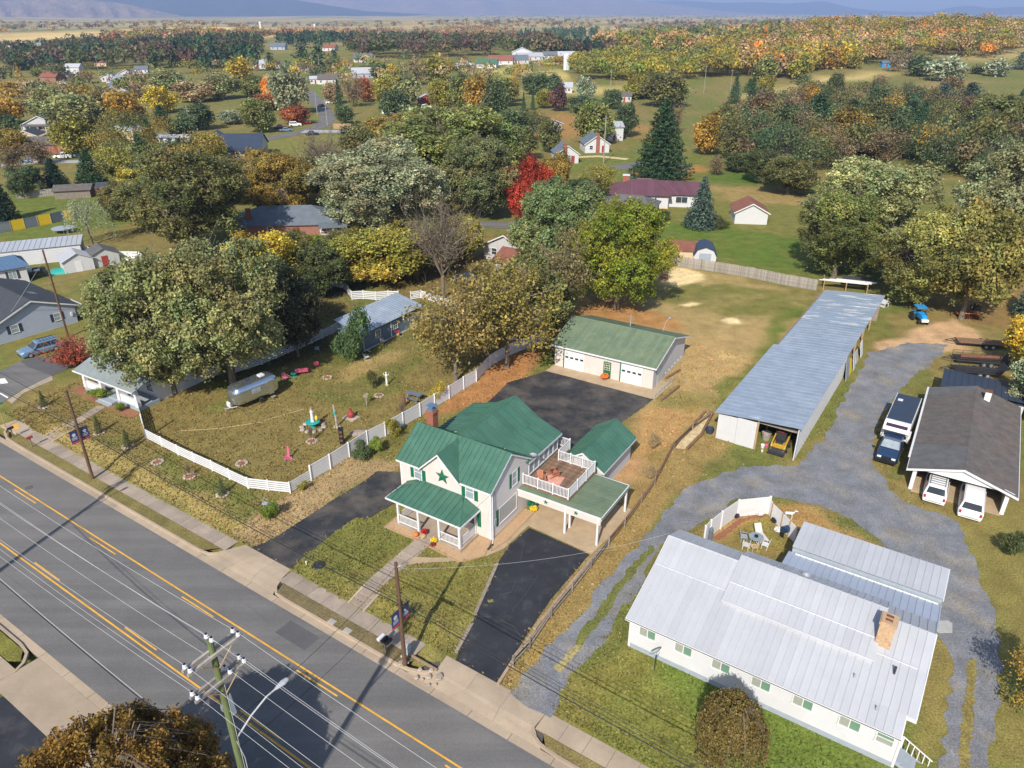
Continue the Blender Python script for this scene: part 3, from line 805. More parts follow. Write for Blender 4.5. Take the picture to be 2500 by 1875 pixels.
def window(t,loc,rz,w_,h_,style='sash',glass=('glass',),shut=None,frame='white',sh_w=.36):
 fm,pm = cached(('win',round(w_,2),round(h_,2),style,tuple(glass),frame),lambda: win_meshes(w_,h_,style))
 o = link('window',fm,frame,t,loc,rz)
 for i,p in enumerate(pm):
  link('pane',p,glass[i % len(glass)],o)
 if shut:
  sm = cached(('sh',round(h_,2),sh_w),lambda: shutter_mesh(sh_w,h_))
  for sx in (-1,1):
   dx = sx * (w_ / 2 + sh_w / 2 + .02)
   link('shutter',sm,shut,t,(loc[0] + dx * math.cos(rz),loc[1] + dx * math.sin(rz),loc[2]),rz)
 return o
def shutter_mesh(w_,h_):
 mb = MB().box(-w_ / 2,w_ / 2,-.03,0,0,h_)
 for k in range(int(h_ / .1)):
  mb.box(-w_ / 2 + .04,w_ / 2 - .04,-.042,-.0301,.04 + k * .1,.11 + k * .1 - .02)
 return mb.mesh('shutter')
def lap(p0,p1,z0,ztop,step=.2,depth=.022):
 """lap siding between two plan points; ztop(t) gives the wall's top along it"""
 p0 = np.array(p0,float); p1 = np.array(p1,float); d = p1 - p0; L = np.linalg.norm(d); n_ = np.array([d[1],-d[0]]) / L
 mb = MB(); zt = [ztop(t) for t in np.linspace(0,1,41)]; zm = max(zt)
 z = z0
 while z < zm - .01:
  z1 = min(z + step,zm)
  ts = [t for t,q in zip(np.linspace(0,1,41),zt) if q >= z1 - .02]
  if ts:
   a,b = p0 + d * ts[0],p0 + d * ts[-1]
   o = n_ * depth; q = n_ * .004
   mb.add([(a[0] + o[0],a[1] + o[1],z),(b[0] + o[0],b[1] + o[1],z),(b[0] + q[0],b[1] + q[1],z1),(a[0] + q[0],a[1] + q[1],z1),
     (a[0] + q[0],a[1] + q[1],z),(b[0] + q[0],b[1] + q[1],z)],[(0,1,2,3),(4,5,1,0)])
  z = z1
 return mb
def railing(parent,a,b,z,h=.95,gap=.13,m='vinyl',post=True):
 """posts, two rails and each baluster"""
 a = np.array(a,float); b = np.array(b,float); d = b - a; L = np.linalg.norm(d); rz = math.atan2(d[1],d[0])
 rail = cached(('rail',round(L,3)),lambda: MB().box(0,L,-.035,.035,-.03,.03).mesh('rail'))
 for zz in (.12,h): link('rail',rail,m,parent,(a[0],a[1],z + zz),rz)
 bal = cached(('bal',h,m),lambda: MB().box(-.024,.024,-.024,.024,0,h - .18).mesh('baluster'))
 n = max(2,int(L / gap))
 for k in range(1,n):
  p = a + d * k / n
  link('baluster',bal,m,parent,(p[0],p[1],z + .15),rz)
def post(parent,x,y,z0,z1,w_=.12,m='vinyl',cap=True,name='post'):
 mb = MB().box(-w_ / 2,w_ / 2,-w_ / 2,w_ / 2,0,z1 - z0)
 if cap: mb.hexa([(-w_ * .6,-w_ * .6,z1 - z0),(w_ * .6,-w_ * .6,z1 - z0),(w_ * .6,w_ * .6,z1 - z0),(-w_ * .6,w_ * .6,z1 - z0)] + [(0.01 * i,0.01 * j,z1 - z0 + .06) for i,j in ((-1,-1),(1,-1),(1,1),(-1,1))])
 me = cached(('post',round(z1 - z0,3),w_,m,cap),lambda: mb.mesh(name))
 return link(name,me,m,parent,(x,y,z0))
def star(parent,loc,r,rz=0.0):
 mb = MB(); v = [(0,-.09,0)]
 for k in range(10):
  q = r if k % 2 == 0 else r * .42
  t = math.pi / 2 + k * math.pi / 5
  v.append((q * math.cos(t),0,q * math.sin(t)))
 mb.add(v,[(0,1 + (k + 1) % 10,1 + k) for k in range(10)])
 return ob('star',mb,'green_trim',parent,loc,rz)
def dish(parent,loc,r,rz,name='satellite_dish',m='found'):
 mb = MB()
 prof = [(0,.0),(r * .5,.03),(r,.12),(r * .98,.14),(r * .5,.06),(0,.03)]
 ring = MB().lathe(prof,16)
 o = ob(name,ring,m,parent,loc,rot=(R(62),0,rz),smooth=True)
 return o
# ------------------------------------------------------------ the green roofed house
h = thing('green_roofed_house','cream two storey farmhouse with green metal roof, front gable star and porch','house',(HO[0],HO[1],0),HA)
ob('wall',MB().add([(-9.2,0,-.3),(0,0,-.3),(0,5.7,-.3),(-9.2,5.7,-.3),(-9.2,0,4.95),(0,0,4.95),(0,2.8,6.83),(0,5.7,4.95),(-9.2,5.7,4.95),(-9.2,2.8,6.83)],
                   [(0,1,5,4),(1,2,7,6,5),(2,3,8,7),(3,0,4,9,8),(0,3,2,1),(4,5,6,9),(6,7,8,9)]),'cream',h)
prof = [(-9.15,-.3),(-.01,-.3),(-.01,4.5),(-2.2,5.25),(-4.6,6.8),(-6.8,5.45),(-9.15,4.72)]
ob('wall',MB().loft([[(x,y,z) for x,z in prof] for y in (5.0,11.05)]),'cream',h)
ob('gable_wall',MB().add([(-6.75,-.06,4.5),(-3.05,-.06,4.5),(-3.05,-.06,4.85),(-4.9,-.06,6.6),(-6.75,-.06,4.85),(-6.75,.5,4.5),(-3.05,.5,4.5),(-3.05,.5,4.85),(-4.9,2.0,6.6),(-6.75,.5,4.85)],
                         [(0,1,2,3,4),(0,4,9,5),(1,6,7,2),(2,7,8,3),(3,8,9,4)]),'cream',h)
gz_ = lambda t: 4.9 + 1.9 * (1 - abs(t * 5.7 - 2.8) / 2.85)
ob('siding',lap((0,0),(0,5.7),0,gz_,.19),'cream_side',h)
ob('siding',lap((-9.2,0),(0,0),0,lambda t: 4.9,.19,.014),'cream',h)
ob('siding',lap((-6.75,-.06),(-3.05,-.06),4.86,lambda t: 4.86 + 1.72 * (1 - abs(t * 2 - 1)),.19,.014),'cream',h)
rf = ob('roof',MB().cyl((-9.4,2.8,6.93),(.2,2.8,6.93),.05,n=8),'green_roof',h)
V0,VA = (-6.95,-.28,4.80),(-4.9,2.62,6.79)
V1 = (-2.85,-.28,4.80)
panels(rf,poly([(-9.4,-.28,4.80),V0,VA,V1,(.2,-.28,4.80)],[0,.255,.469,.682,1]),lerp((-9.4,2.8,6.88),(.2,2.8,6.88)),20,'green_roof')
panels(rf,lerp((.2,5.95,4.80),(-9.4,5.95,4.80)),lerp((.2,2.8,6.88),(-9.4,2.8,6.88)),20,'green_roof')
panels(rf,lerp((-6.98,-.36,4.74),VA),lerp((-4.9,-.36,6.80),(-4.9,2.64,6.80)),6,'green_roof',seam=.03)
panels(rf,lerp((-2.82,-.36,4.74),VA),lerp((-4.9,-.36,6.80),(-4.9,2.64,6.80)),6,'green_roof',seam=.03)
ry0,ry1 = 2.9,11.35
panels(rf,lerp((-2.2,ry0,5.42),(-2.2,ry1,5.42)),lerp((-4.6,ry0,6.98),(-4.6,ry1,6.98)),18,'green_roof')
panels(rf,lerp((.2,ry0 + 2.4,4.52),(.2,ry1,4.52)),lerp((-2.2,ry0 + 2.4,5.42),(-2.2,ry1,5.42)),13,'green_roof')
panels(rf,lerp((-6.8,ry1,5.62),(-6.8,ry0,5.62)),lerp((-4.6,ry1,6.98),(-4.6,ry0,6.98)),18,'green_roof')
panels(rf,lerp((-9.55,ry1,4.78),(-9.55,ry0 + 2.4,4.78)),lerp((-6.8,ry1,5.62),(-6.8,ry0 + 2.4,5.62)),13,'green_roof')
ob('ridge_cap',MB().cyl((-4.6,2.9,7.02),(-4.6,11.36,7.02),.05),'green_roof',rf)
def rake(a,b,w_=.16,th=.05,m='white'):
 a = np.array(a,float); b = np.array(b,float); d = b - a; d /= np.linalg.norm(d); s_ = np.cross(d,(0,0,1)); s_ /= np.linalg.norm(s_)
 return MB().hexa([a - s_ * th / 2 - (0,0,w_),b - s_ * th / 2 - np.array((0,0,w_)),b + s_ * th / 2 - np.array((0,0,w_)),a + s_ * th / 2 - np.array((0,0,w_)),a - s_ * th / 2,b - s_ * th / 2,b + s_ * th / 2,a + s_ * th / 2])
for a,b in [((.2,-.28,4.80),(.2,2.8,6.88)),((.2,5.95,4.80),(.2,2.8,6.88)),((-9.4,-.28,4.80),(-9.4,2.8,6.88)),((-6.98,-.37,4.74),(-4.9,-.37,6.80)),((-2.82,-.37,4.74),(-4.9,-.37,6.80)),
             ((-9.4,-.29,4.80),(-7.0,-.29,4.80)),((-2.8,-.29,4.80),(.2,-.29,4.80)),((.21,5.6,4.52),(.21,11.35,4.52)),((-4.6,11.36,6.98),(-2.2,11.36,5.42)),((-2.2,11.36,5.42),(.2,11.36,4.52))]:
 ob('trim_board',rake(a,b),'white',h)
window(h,(-7.3,0,3.38),0,.84,1.42,'sash',('glass_pale',),'green_trim')
window(h,(-2.02,0,3.38),0,.84,1.42,'sash',('glass_pale',),'green_trim')
window(h,(0,3.55,3.38),math.pi / 2,.84,1.42,'sash',('glass_pale',),'green_trim')
window(h,(0,2.5,.85),math.pi / 2,2.75,1.65,'fixed',('glass_pale',),None)
link('shutter',cached(('sh',1.65,.36),lambda: shutter_mesh(.36,1.65)),'green_trim',h,(0,.93,.85),math.pi / 2)
link('shutter',cached(('sh',1.65,.36),lambda: shutter_mesh(.36,1.65)),'green_trim',h,(-1.15,-.01,.95),0)
window(h,(-2.0,0,.95),0,1.1,1.5,'sash',('glass',),None)
window(h,(-6.9,0,.95),0,1.1,1.5,'sash',('glass',),'green_trim')
d_ = ob('front_door',MB().box(-.48,.48,-.05,.02,0,2.1),'green_trim',h,(-4.6,0,.2))
ob('door_handle',MB().cyl((.36,-.05,1.0),(.36,-.1,1.0),.03),'steel',d_)
v_ = ob('gable_vent',MB().box(-.27,.27,-.05,0,0,.75),'white',h,(-4.55,-.06,5.45))
for k in range(6): ob('vent_slat',MB().box(-.22,.22,-.075,-.05,.08 + k * .11,.13 + k * .11),'white',v_)
star(h,(-4.68,-.1,4.62),.72)
for k in range(6):
 window(h,(0,6.25 + k * .86,3.05),math.pi / 2,.80,1.25,'fixed' if k != 2 else 'sash',('glass_pale',),None)
ob('corner_board',MB().box(-.1,.03,-.03,.1,0,4.9),'white',h)
ob('corner_board',MB().box(-9.23,-9.1,-.03,.1,0,4.9),'white',h)
ob('downpipe',MB().tube([(.08,.12,4.75),(.08,.12,.1),(.5,-.7,.06)],.045),'white',h)
ob('drain_pipe',MB().box(.35,.5,-1.2,-.4,.03,.11),'dark_metal',h)
mt = ob('meter_box',MB().box(0,.14,.35,.62,1.3,1.9),'found',h)
ob('conduit',MB().cyl((.07,.48,1.9),(.07,.48,4.6),.025),'found',mt)
dish(h,(.35,6.0,5.0),.36,R(200))
ob('dish_arm',MB().tube([(.1,6.0,4.6),(.25,6.0,4.75),(.35,6.0,5.0)],.025),'steel',h)
ch = ob('chimney',MB().box(-8.85,-8.15,3.4,4.1,4.5,8.0).box(-8.92,-8.08,3.33,4.17,7.7,7.88),'brick',h)
ob('chimney_cap',MB().box(-8.8,-8.2,3.45,4.05,8.0,8.12).box(-8.7,-8.3,3.55,3.95,8.12,8.38).box(-8.85,-8.15,3.4,4.1,8.38,8.44),'roof_blue',ch)
# porch
pr = ob('porch_floor',MB().box(-8.05,-1.25,-2.55,-.01,-.2,.2).box(-5.05,-3.95,-2.9,-2.55,-.2,.1),'concrete_walk',h)
for x in (-7.75,-5.62,-3.5,-1.48): post(h,x,-2.32,.2,2.55,.18,'white',False,'porch_post')
post(h,-1.48,-.1,.2,2.55,.14,'white',False,'porch_post'); post(h,-7.75,-.1,.2,2.55,.14,'white',False,'porch_post')
for a,b in (((-7.66,-2.32),(-5.72,-2.32)),((-3.4,-2.32),(-1.58,-2.32)),((-1.48,-2.22),(-1.48,-.18)),((-7.75,-.18),(-7.75,-2.22))):
 railing(h,a,b,.2,.86,.125,'white')
ob('porch_beam',MB().box(-7.95,-1.28,-2.42,-2.22,2.45,2.62),'white',h)
ob('porch_beam',MB().box(-1.58,-1.38,-2.22,-.02,2.45,2.62),'white',h)
ob('porch_beam',MB().box(-7.85,-7.65,-2.22,-.02,2.45,2.62),'white',h)
ob('porch_ceiling',MB().box(-8.2,-1.2,-2.5,-.02,2.62,2.66),'white',h)
pf = ob('porch_roof',MB().cyl((-7.15,-.03,3.42),(-2.6,-.03,3.42),.04),'green_roof',h)
e0,e1,t0,t1 = (-8.6,-2.75,2.66),(-1.05,-2.75,2.66),(-7.15,-.02,3.38),(-2.6,-.02,3.38)
panels(pf,poly([e0,(-7.15,-2.75,2.66),(-2.6,-2.75,2.66),e1]),poly([e0,t0,t1,e1],[0,1.45 / 7.55,6.0 / 7.55,1]),14,'green_roof',th=.04)
panels(pf,lerp(e1,(-1.05,-.02,2.66)),lerp(e1,t1),4,'green_roof',th=.04)
panels(pf,lerp((-8.6,-.02,2.66),e0),lerp(t0,e0),4,'green_roof',th=.04)
ob('gutter_board',MB().box(-8.65,-1.0,-2.82,-2.76,2.56,2.70),'white',h)
ob('gutter_board',MB().box(-1.04,-.98,-2.76,-.02,2.56,2.70),'white',h)
ob('gutter_board',MB().box(-8.66,-8.6,-2.76,-.02,2.56,2.70),'white',h)
# carport with the roof deck
cp = thing('carport','carport with green metal roof, star trimmed fascia and a wooden roof deck','carport',(HO[0],HO[1],0),HA)
for x,y in ((7.55,4.0),(4.62,4.0),(4.62,4.85),(7.62,9.35),(4.62,9.35)): post(cp,x,y,.05,2.45,.16,'white',False)
ob('soffit',MB().box(.05,7.7,4.15,9.55,2.42,2.5),'white',cp)
ob('fascia',MB().box(.04,7.75,4.03,4.12,2.02,2.72),'cream',cp)
ob('fascia',MB().box(7.70,7.78,4.12,9.6,2.36,2.66),'white',cp)
ob('fascia',MB().box(.04,7.75,9.56,9.62,2.36,2.66),'white',cp)
ob('gutter',MB().box(.02,7.8,3.96,4.03,2.66,2.76),'white',cp)
star(cp,(2.75,4.02,2.40),.26); star(cp,(5.55,4.02,2.40),.26)
cr = ob('roof',MB().box(.05,7.75,4.13,9.6,2.5,2.6),'green_roof_old',cp)
panels(cr,lerp((7.85,4.0,2.63),(7.85,9.7,2.60)),lerp((.05,4.0,2.70),(.05,9.7,2.67)),14,'green_roof_old',th=.03,seam=.018)
dk = ob('deck_frame',MB().box(.1,4.5,4.72,9.7,2.73,2.80),'wood_brown',cp)
bm_ = MB().box(.1,4.5,0,.132,0,.035).mesh('deck_board')
for k in range(35): link('deck_board',bm_,'deck_wood',dk,(rnd.uniform(-.02,.02),4.74 + k * .1415,2.80))
bm2 = MB().box(0,.132,0,2.1,0,.035).mesh('deck_board')
for k in range(9): link('deck_board',bm2,'deck_wood',dk,(-.35 + k * .1415 + .02,9.72,2.80))
zd = 2.835
cs = [(.12,4.78),(4.42,4.78),(4.42,9.62),(.88,9.62)]
for (a,b),n in zip(zip(cs[:-1],cs[1:]),(3,3,3)):
 a = np.array(a); b = np.array(b)
 for k in range(n):
  p,q = a + (b - a) * k / n,a + (b - a) * (k + 1) / n
  post(cp,p[0],p[1],zd,zd + 1.08,.11); u_ = (q - p) / np.linalg.norm(q - p) * .06
  railing(cp,p + u_,q - u_,zd,.98,.125)
post(cp,.88,9.62,zd,zd + 1.08,.11)
for a,b in (((.82,9.7),(.82,11.75)),((.82,11.8),(-.3,11.8))):
 railing(cp,a,b,zd,.98,.125)
for p in ((.82,11.8),(-.35,11.8)): post(cp,p[0],p[1],zd - 2.8 if p[0] > 0 else zd,zd + 1.08,.11)
# deck furniture
rg = thing('outdoor_rug','salmon pink patterned rug on the roof deck','rug',loc2w(HO,HA,1.75,6.5,2.84),HA + R(8))
ob('rug_field',MB().box(-1.05,1.05,-.85,.85,0,.012),'rug',rg)
for k in (-1,1): ob('rug_border',MB().box(-1.05,1.05,k * .85 - .09,k * .85 + .09,.012,.016),'adirondack',rg)
def adirondack(name,label,loc,rz,m,group,sc=1.0):
 t = thing(name,label,'chair',loc,rz,group); t.scale = (sc,sc,sc)
 for k in range(5):
  x = -.22 + k * .11
  ob('back_slat',MB().hexa([(x - .048,.18,.28),(x + .048,.18,.28),(x + .048,.21,.27),(x - .048,.21,.27),(x - .048,.48,1.0 - abs(k - 2) * .05),(x + .048,.48,1.0 - abs(k - 2) * .05),(x + .048,.51,.99 - abs(k - 2) * .05),(x - .048,.51,.99 - abs(k - 2) * .05)]),m,t)
  ob('seat_slat',MB().hexa([(-.27,-.36 + k * .12,.38 - k * .03),(.27,-.36 + k * .12,.38 - k * .03),(.27,-.25 + k * .12,.352 - k * .03),(-.27,-.25 + k * .12,.352 - k * .03),(-.27,-.36 + k * .12,.405 - k * .03),(.27,-.36 + k * .12,.405 - k * .03),(.27,-.25 + k * .12,.377 - k * .03),(-.27,-.25 + k * .12,.377 - k * .03)]),m,t)
 for sx in (-1,1):
  ob('arm',MB().box(sx * .36 - .07,sx * .36 + .07,-.42,.32,.55,.575),m,t)
  ob('leg',MB().box(sx * .33 - .02,sx * .33 + .02,-.36,-.26,0,.55),m,t)
  ob('leg',MB().hexa([(sx * .3 - .02,-.3,.28),(sx * .3 + .02,-.3,.28),(sx * .3 + .02,.55,0),(sx * .3 - .02,.55,0),(sx * .3 - .02,-.3,.38),(sx * .3 + .02,-.3,.38),(sx * .3 + .02,.55,.1),(sx * .3 - .02,.55,.1)]),m,t)
 return t
adirondack('deck_chair','brown slatted armchair at the railing end of the pink deck rug',loc2w(HO,HA,1.25,5.7,2.86),HA + R(35),'adirondack','armchairs on the roof deck')
adirondack('deck_chair','brown slatted armchair near the sunroom windows on the pink rug',loc2w(HO,HA,1.75,7.15,2.86),HA + R(150),'adirondack','armchairs on the roof deck')
# small outbuilding behind the deck
gs = thing('garden_shed','white garden shed with green metal gable roof beside the roof deck','shed',(HO[0],HO[1],0),HA)
pf_ = [(1.0,-.1),(4.62,-.1),(4.62,2.5),(2.83,3.72),(1.0,2.5)]
ob('wall',MB().loft([[(x,y,z) for x,z in pf_] for y in (10.65,17.15)]),'cream',gs)
ob('siding',lap((4.62,10.65),(4.62,17.15),0,lambda t: 2.5,.19),'siding_white',gs)
sr = ob('roof',MB().cyl((2.83,10.35,3.9),(2.83,17.5,3.9),.05),'green_roof',gs)
panels(sr,lerp((5.0,10.35,2.42),(5.0,17.5,2.42)),lerp((2.83,10.35,3.84),(2.83,17.5,3.84)),14,'green_roof')
panels(sr,lerp((.66,17.5,2.42),(.66,10.35,2.42)),lerp((2.83,17.5,3.84),(2.83,10.35,3.84)),14,'green_roof')
for a,b in (((5.02,10.35,2.42),(5.02,17.5,2.42)),((.64,10.34,2.42),(2.83,10.34,3.84)),((5.0,10.34,2.42),(2.83,10.34,3.84))):
 ob('trim_board',rake(a,b),'white',gs)
ob('downpipe',MB().tube([(4.95,10.5,2.3),(4.68,10.5,2.1),(4.68,10.5,.1)],.04),'white',gs)
# pebble beds with timber edging
def bed(name,pts,m='pebble',edge=True):
 o = sheet(name,pts,m,.04,None,.0)
 if edge:
  P_ = [T(*p)[:2] if isinstance(p[0],str) else np.array(p) for p in pts]
  for a,b in zip(P_,P_[1:] + P_[:1]):
   ob('edging',strip([a,b],.03,.03,gz(*a) - .05,gz(*a) + .09),'wood_tan',o)
 return o
bed('pebble_bed',[HL(-8.55,-3.3),HL(-5.2,-3.25),HL(-5.15,-2.6),HL(-7.95,-2.6),HL(-8.0,-.3),HL(-8.7,-.3)])
bed('pebble_bed',[HL(-3.85,-3.35),HL(-.6,-3.6),HL(.6,-1.9),HL(.05,-.05),HL(-1.2,-.05),HL(-1.2,-2.6),HL(-3.9,-2.6)])
bed('pebble_bed',[HL(.06,.3),HL(.75,-1.2),HL(1.1,.5),HL(1.1,5.1),HL(.06,5.1)])
# pumpkins and potted mums by the porch
def pumpkin(loc,r,m='orange'):
 rings = []
 for k in range(9):
  a = -math.pi / 2 + math.pi * k / 8
  rings.append([(r * math.cos(a) * (1 + .09 * math.cos(8 * t)) * math.cos(t),r * math.cos(a) * (1 + .09 * math.cos(8 * t)) * math.sin(t),r * .8 + r * .8 * math.sin(a)) for t in np.linspace(0,2 * math.pi,32,endpoint=False)])
 t = tag(ob('pumpkin',MB().loft(rings),m,None,loc,smooth=True),'large orange pumpkin set on the pebbles by the porch post','pumpkin')
 ob('stem',MB().tube([(0,0,r * 1.55),(.01,.01,r * 1.75),(.05,.02,r * 1.9)],.03,taper=.6),'wood_brown',t)
pumpkin(loc2w(HO,HA,-5.55,-2.85,.05),.24)
def potted(name,label,loc,r,mflower,seed):
 t = thing(name,label,'potted plant',loc)
 ob('pot',MB().lathe([(r * .55,0),(r * .75,r * .8),(r * .8,r * .8),(r * .7,r * .75),(0,r * .74)],12),'rust',t)
 rr = random.Random(seed); mb = MB()
 for k in range(170):
  a = rr.uniform(0,2 * math.pi); e = math.acos(rr.uniform(0,1)); q = r * rr.uniform(.85,1.08)
  c = np.array((q * math.sin(e) * math.cos(a),q * math.sin(e) * math.sin(a),r * .75 + q * .85 * math.cos(e)))
  s_ = r * .2; u_ = np.array([rr.gauss(0,1) for _ in range(3)]); u_ /= np.linalg.norm(u_); v_ = np.cross(u_,[rr.gauss(0,1) for _ in range(3)]); v_ /= np.linalg.norm(v_)
  mb.add([c - u_ * s_ - v_ * s_,c + u_ * s_ - v_ * s_,c + u_ * s_ + v_ * s_,c - u_ * s_ + v_ * s_],[(0,1,2,3)])
 ob('blooms',mb,mflower,t)
 return t
potted('potted_mum','pot of dark red chrysanthemums at the porch steps',loc2w(HO,HA,-5.0,-2.4,.2),.26,'red',1)
potted('potted_mum','pot of cream chrysanthemums at the porch steps',loc2w(HO,HA,-4.85,-2.75,.1),.2,'straw',2)
potted('potted_mum','pot of bright yellow chrysanthemums at the porch steps',loc2w(HO,HA,-3.75,-2.75,.1),.26,'yellow',3)
potted('potted_mum','small pot of maroon blooms on the porch edging',loc2w(HO,HA,-3.6,-3.15,.05),.19,'barn_red',4)
potted('potted_mum','bushy green plant with yellow blooms under the carport edge',loc2w(HO,HA,.55,5.6,.05),.4,'green_trim',5)
potted('potted_mum','pot of yellow chrysanthemums against the carport wall',loc2w(HO,HA,.9,5.25,.05),.3,'yellow',6)
# ------------------------------------------------------------ the long garage
GO = P('c4',1275,1008); GA = R(-31)
g = thing('detached_garage','cream double garage with green metal roof and white roller doors','garage',(GO[0],GO[1],0),GA)
pf_ = [(0,-.2),(0,2.85),(5.3,4.45),(10.6,2.75),(10.6,-.2)]
ob('wall',MB().loft([[(x,y,z) for y,z in pf_] for x in (-12.6,0)]),'cream',g)
ob('siding',lap((0,0),(0,10.6),0,lambda t: 2.85 + 1.55 * (1 - abs(t * 2 - 1)),.22),'siding_white',g)
for k in range(42):   # vertical cladding ribs
 if k: ob('cladding_rib',cached('gr',lambda: MB().box(-.015,.015,-.018,0,0,2.8)) if False else MB().box(-12.6 + k * .3 - .012,-12.6 + k * .3 + .012,-.016,0,0,2.8),'cream',g)
gr = ob('roof',MB().cyl((-13.0,5.3,4.6),(.4,5.3,4.6),.06),'green_roof_old',g)
panels(gr,lerp((-13.0,-.35,2.82),(.4,-.35,2.82)),lerp((-13.0,5.3,4.55),(.4,5.3,4.55)),40,'green_roof_old',th=.04,seam=.02)
panels(gr,lerp((.4,11.0,2.72),(-13.0,11.0,2.72)),lerp((.4,5.3,4.55),(-13.0,5.3,4.55)),40,'green_roof_old',th=.04,seam=.02)
for a,b in (((.42,-.35,2.84),(.42,5.3,4.57)),((.42,11.0,2.74),(.42,5.3,4.57)),((-13.0,-.38,2.84),(.4,-.38,2.84)),((-13.02,-.35,2.84),(-13.02,5.3,4.57))):
 ob('trim_board',rake(a,b,.18),'white',g)
def roller(t,x0,x1,z1,rz=0.0):
 d = ob('roller_door',MB().box(x0,x1,-.03,.03,.02,z1),'white',t)
 n = 4; hh = (z1 - .02) / n
 for k in range(n):
  ob('door_panel',MB().box(x0 + .02,x1 - .02,-.05,-.031,.03 + k * hh,.02 + (k + 1) * hh - .012),'white',d)
 w_ = (x1 - x0) / 4
 for k in range(4):
  c = x0 + w_ * (k + .5)
  ob('door_window',MB().box(c - .21,c + .21,-.062,-.05,.02 + 3 * hh - .42 + .0,.02 + 3 * hh - .18),'glass',d)
 ob('handle',MB().box((x0 + x1) / 2 - .08,(x0 + x1) / 2 + .08,-.075,-.05,.75,.79),'steel',d)
 ob('jamb',MB().box(x0 - .13,x0 - .005,-.07,.02,0,z1 + .06),'green_trim',t)
 ob('jamb',MB().box(x1 + .005,x1 + .07,-.04,.02,0,z1 + .06),'cream',t)
 ob('door_head',MB().box(x0 - .13,x1 + .07,-.055,.02,z1 + .065,z1 + .15),'cream',t)
roller(g,-11.3,-8.65,2.42); roller(g,-3.95,-1.3,2.42)
pd_ = ob('door',MB().box(-6.15,-5.2,-.04,.02,.02,2.1),'green_trim',g)
for i in range(3):
 for j in range(3): ob('door_pane',MB().box(-5.98 + i * .21,-5.81 + i * .21,-.05,-.041,1.1 + j * .29,1.34 + j * .29),'wall_yellow' if False else 'glass',pd_)
ob('pane_frame',MB().box(-6.02,-5.33,-.047,-.0405,1.06,1.96),'wall_yellow',pd_)
ob('wall_lamp',MB().box(-5.9,-5.65,-.14,0,2.3,2.42),'white',g)
ob('side_door',MB().box(-.02,.05,1.05,1.95,.02,2.1),'white',g)
ob('side_door_trim',MB().box(-.01,.035,.97,1.045,0,2.15),'green_trim',g)
ob('side_door_trim',MB().box(-.01,.035,1.955,2.03,0,2.15),'green_trim',g)
ob('flue',MB().cyl((-6.1,7.4,3.9),(-6.1,7.4,5.3),.09).cyl((-6.1,7.4,5.3),(-6.1,7.4,5.4),.14),'steel',g)
for k in range(6): ob('vent_stub',MB().box(0,.07,4.2 + k * 1.05,4.4 + k * 1.05,.25,.42),'white',g)
lp = ob('yard_lamp_arm',MB().tube([(-2.6,9.4,3.1),(-2.5,9.9,4.2),(-2.3,10.3,4.75)],.03),'steel',g)
ob('lamp_head',MB().lathe([(0,.1),(.08,.1),(.2,0),(.18,-.06),(0,-.08)],12,(-2.2,10.4,4.8)),'steel',lp)
ga = structure('garage_apron',MB().prism([np.array(loc2w(GO,GA,*p)[:2]) for p in ((-12.75,-1.95),(1.15,-2.15),(1.5,2.6),(.02,2.6),(.02,-.01),(-12.75,-.01))],-.1,.05),'concrete_slab')
for x in (-8.6,-4.3,-.3):
 q = [loc2w(GO,GA,x - .01,-1.95),loc2w(GO,GA,x + .01,-1.95),loc2w(GO,GA,x + .01,-.01),loc2w(GO,GA,x - .01,-.01)]
 ob('joint',MB().prism([p[:2] for p in q],.0,.053),'joint',ga)
rl = thing('hand_rail','thin green metal hand rail along the garage apron edge','railing',(GO[0],GO[1],.05),GA)
for k in range(5):
 y = -2.1 + k * 1.15; ob('post',MB().cyl((1.1 + .08 * k,y,0),(1.1 + .08 * k,y,.95),.02),'wall_greyblue',rl)
for z in (.5,.95): ob('rail',MB().cyl((1.1,-2.1,z),(1.42,2.5,z),.02),'wall_greyblue',rl)
wreath = potted('potted_mum','orange autumn flowers in front of the green garage door',loc2w(GO,GA,-5.75,-.45,.05),.42,'orange',9)
# retaining timbers beside the garage apron
for i,(a,b) in enumerate((((1360,1140),(1560,985)),((1420,900),(1570,810)))):
 p,q = T('c4',*a),T('c4',*b)
 tag(ob('landscape_timber',strip([p,q],.12,.12,-.05,.28),'wood_brown'),['squared brown timber lying on the grass beside the garage apron','squared brown timber lying against the garage side wall'][i],'timber','landscape timbers by the garage')
# ------------------------------------------------------------ the long metal shed
SO = P('c5',820,1640); SA = R(-33.6)
s_ = thing('equipment_shed','long open equipment shed with weathered grey metal roof and white walls','shed',(SO[0],SO[1],0),SA)
HR,HLf = 3.75,3.05
ob('wall',MB().hexa([(-.1,0,-.1),(0,0,-.1),(0,22,-.1),(-.1,22,-.1),(-.1,0,HR - .05),(0,0,HR - .05),(0,22,HR - .15),(-.1,22,HR - .15)]),'siding_white',s_)
for k in range(1,30):
 ob('cladding_rib',cached('rib_s',lambda: MB().box(0,.025,-.03,.03,0,HR - .2)) if False else MB().box(0,.025,k * .73 - .03,k * .73 + .03,0,HR - .2),'siding_white',s_)
ob('wall',MB().box(-7.75,-7.65,0,43,-.1,HLf - .1),'wood_weathered',s_)
ob('back_wall',MB().box(-7.75,0,42.9,43,-.1,HLf),'wood_weathered',s_)
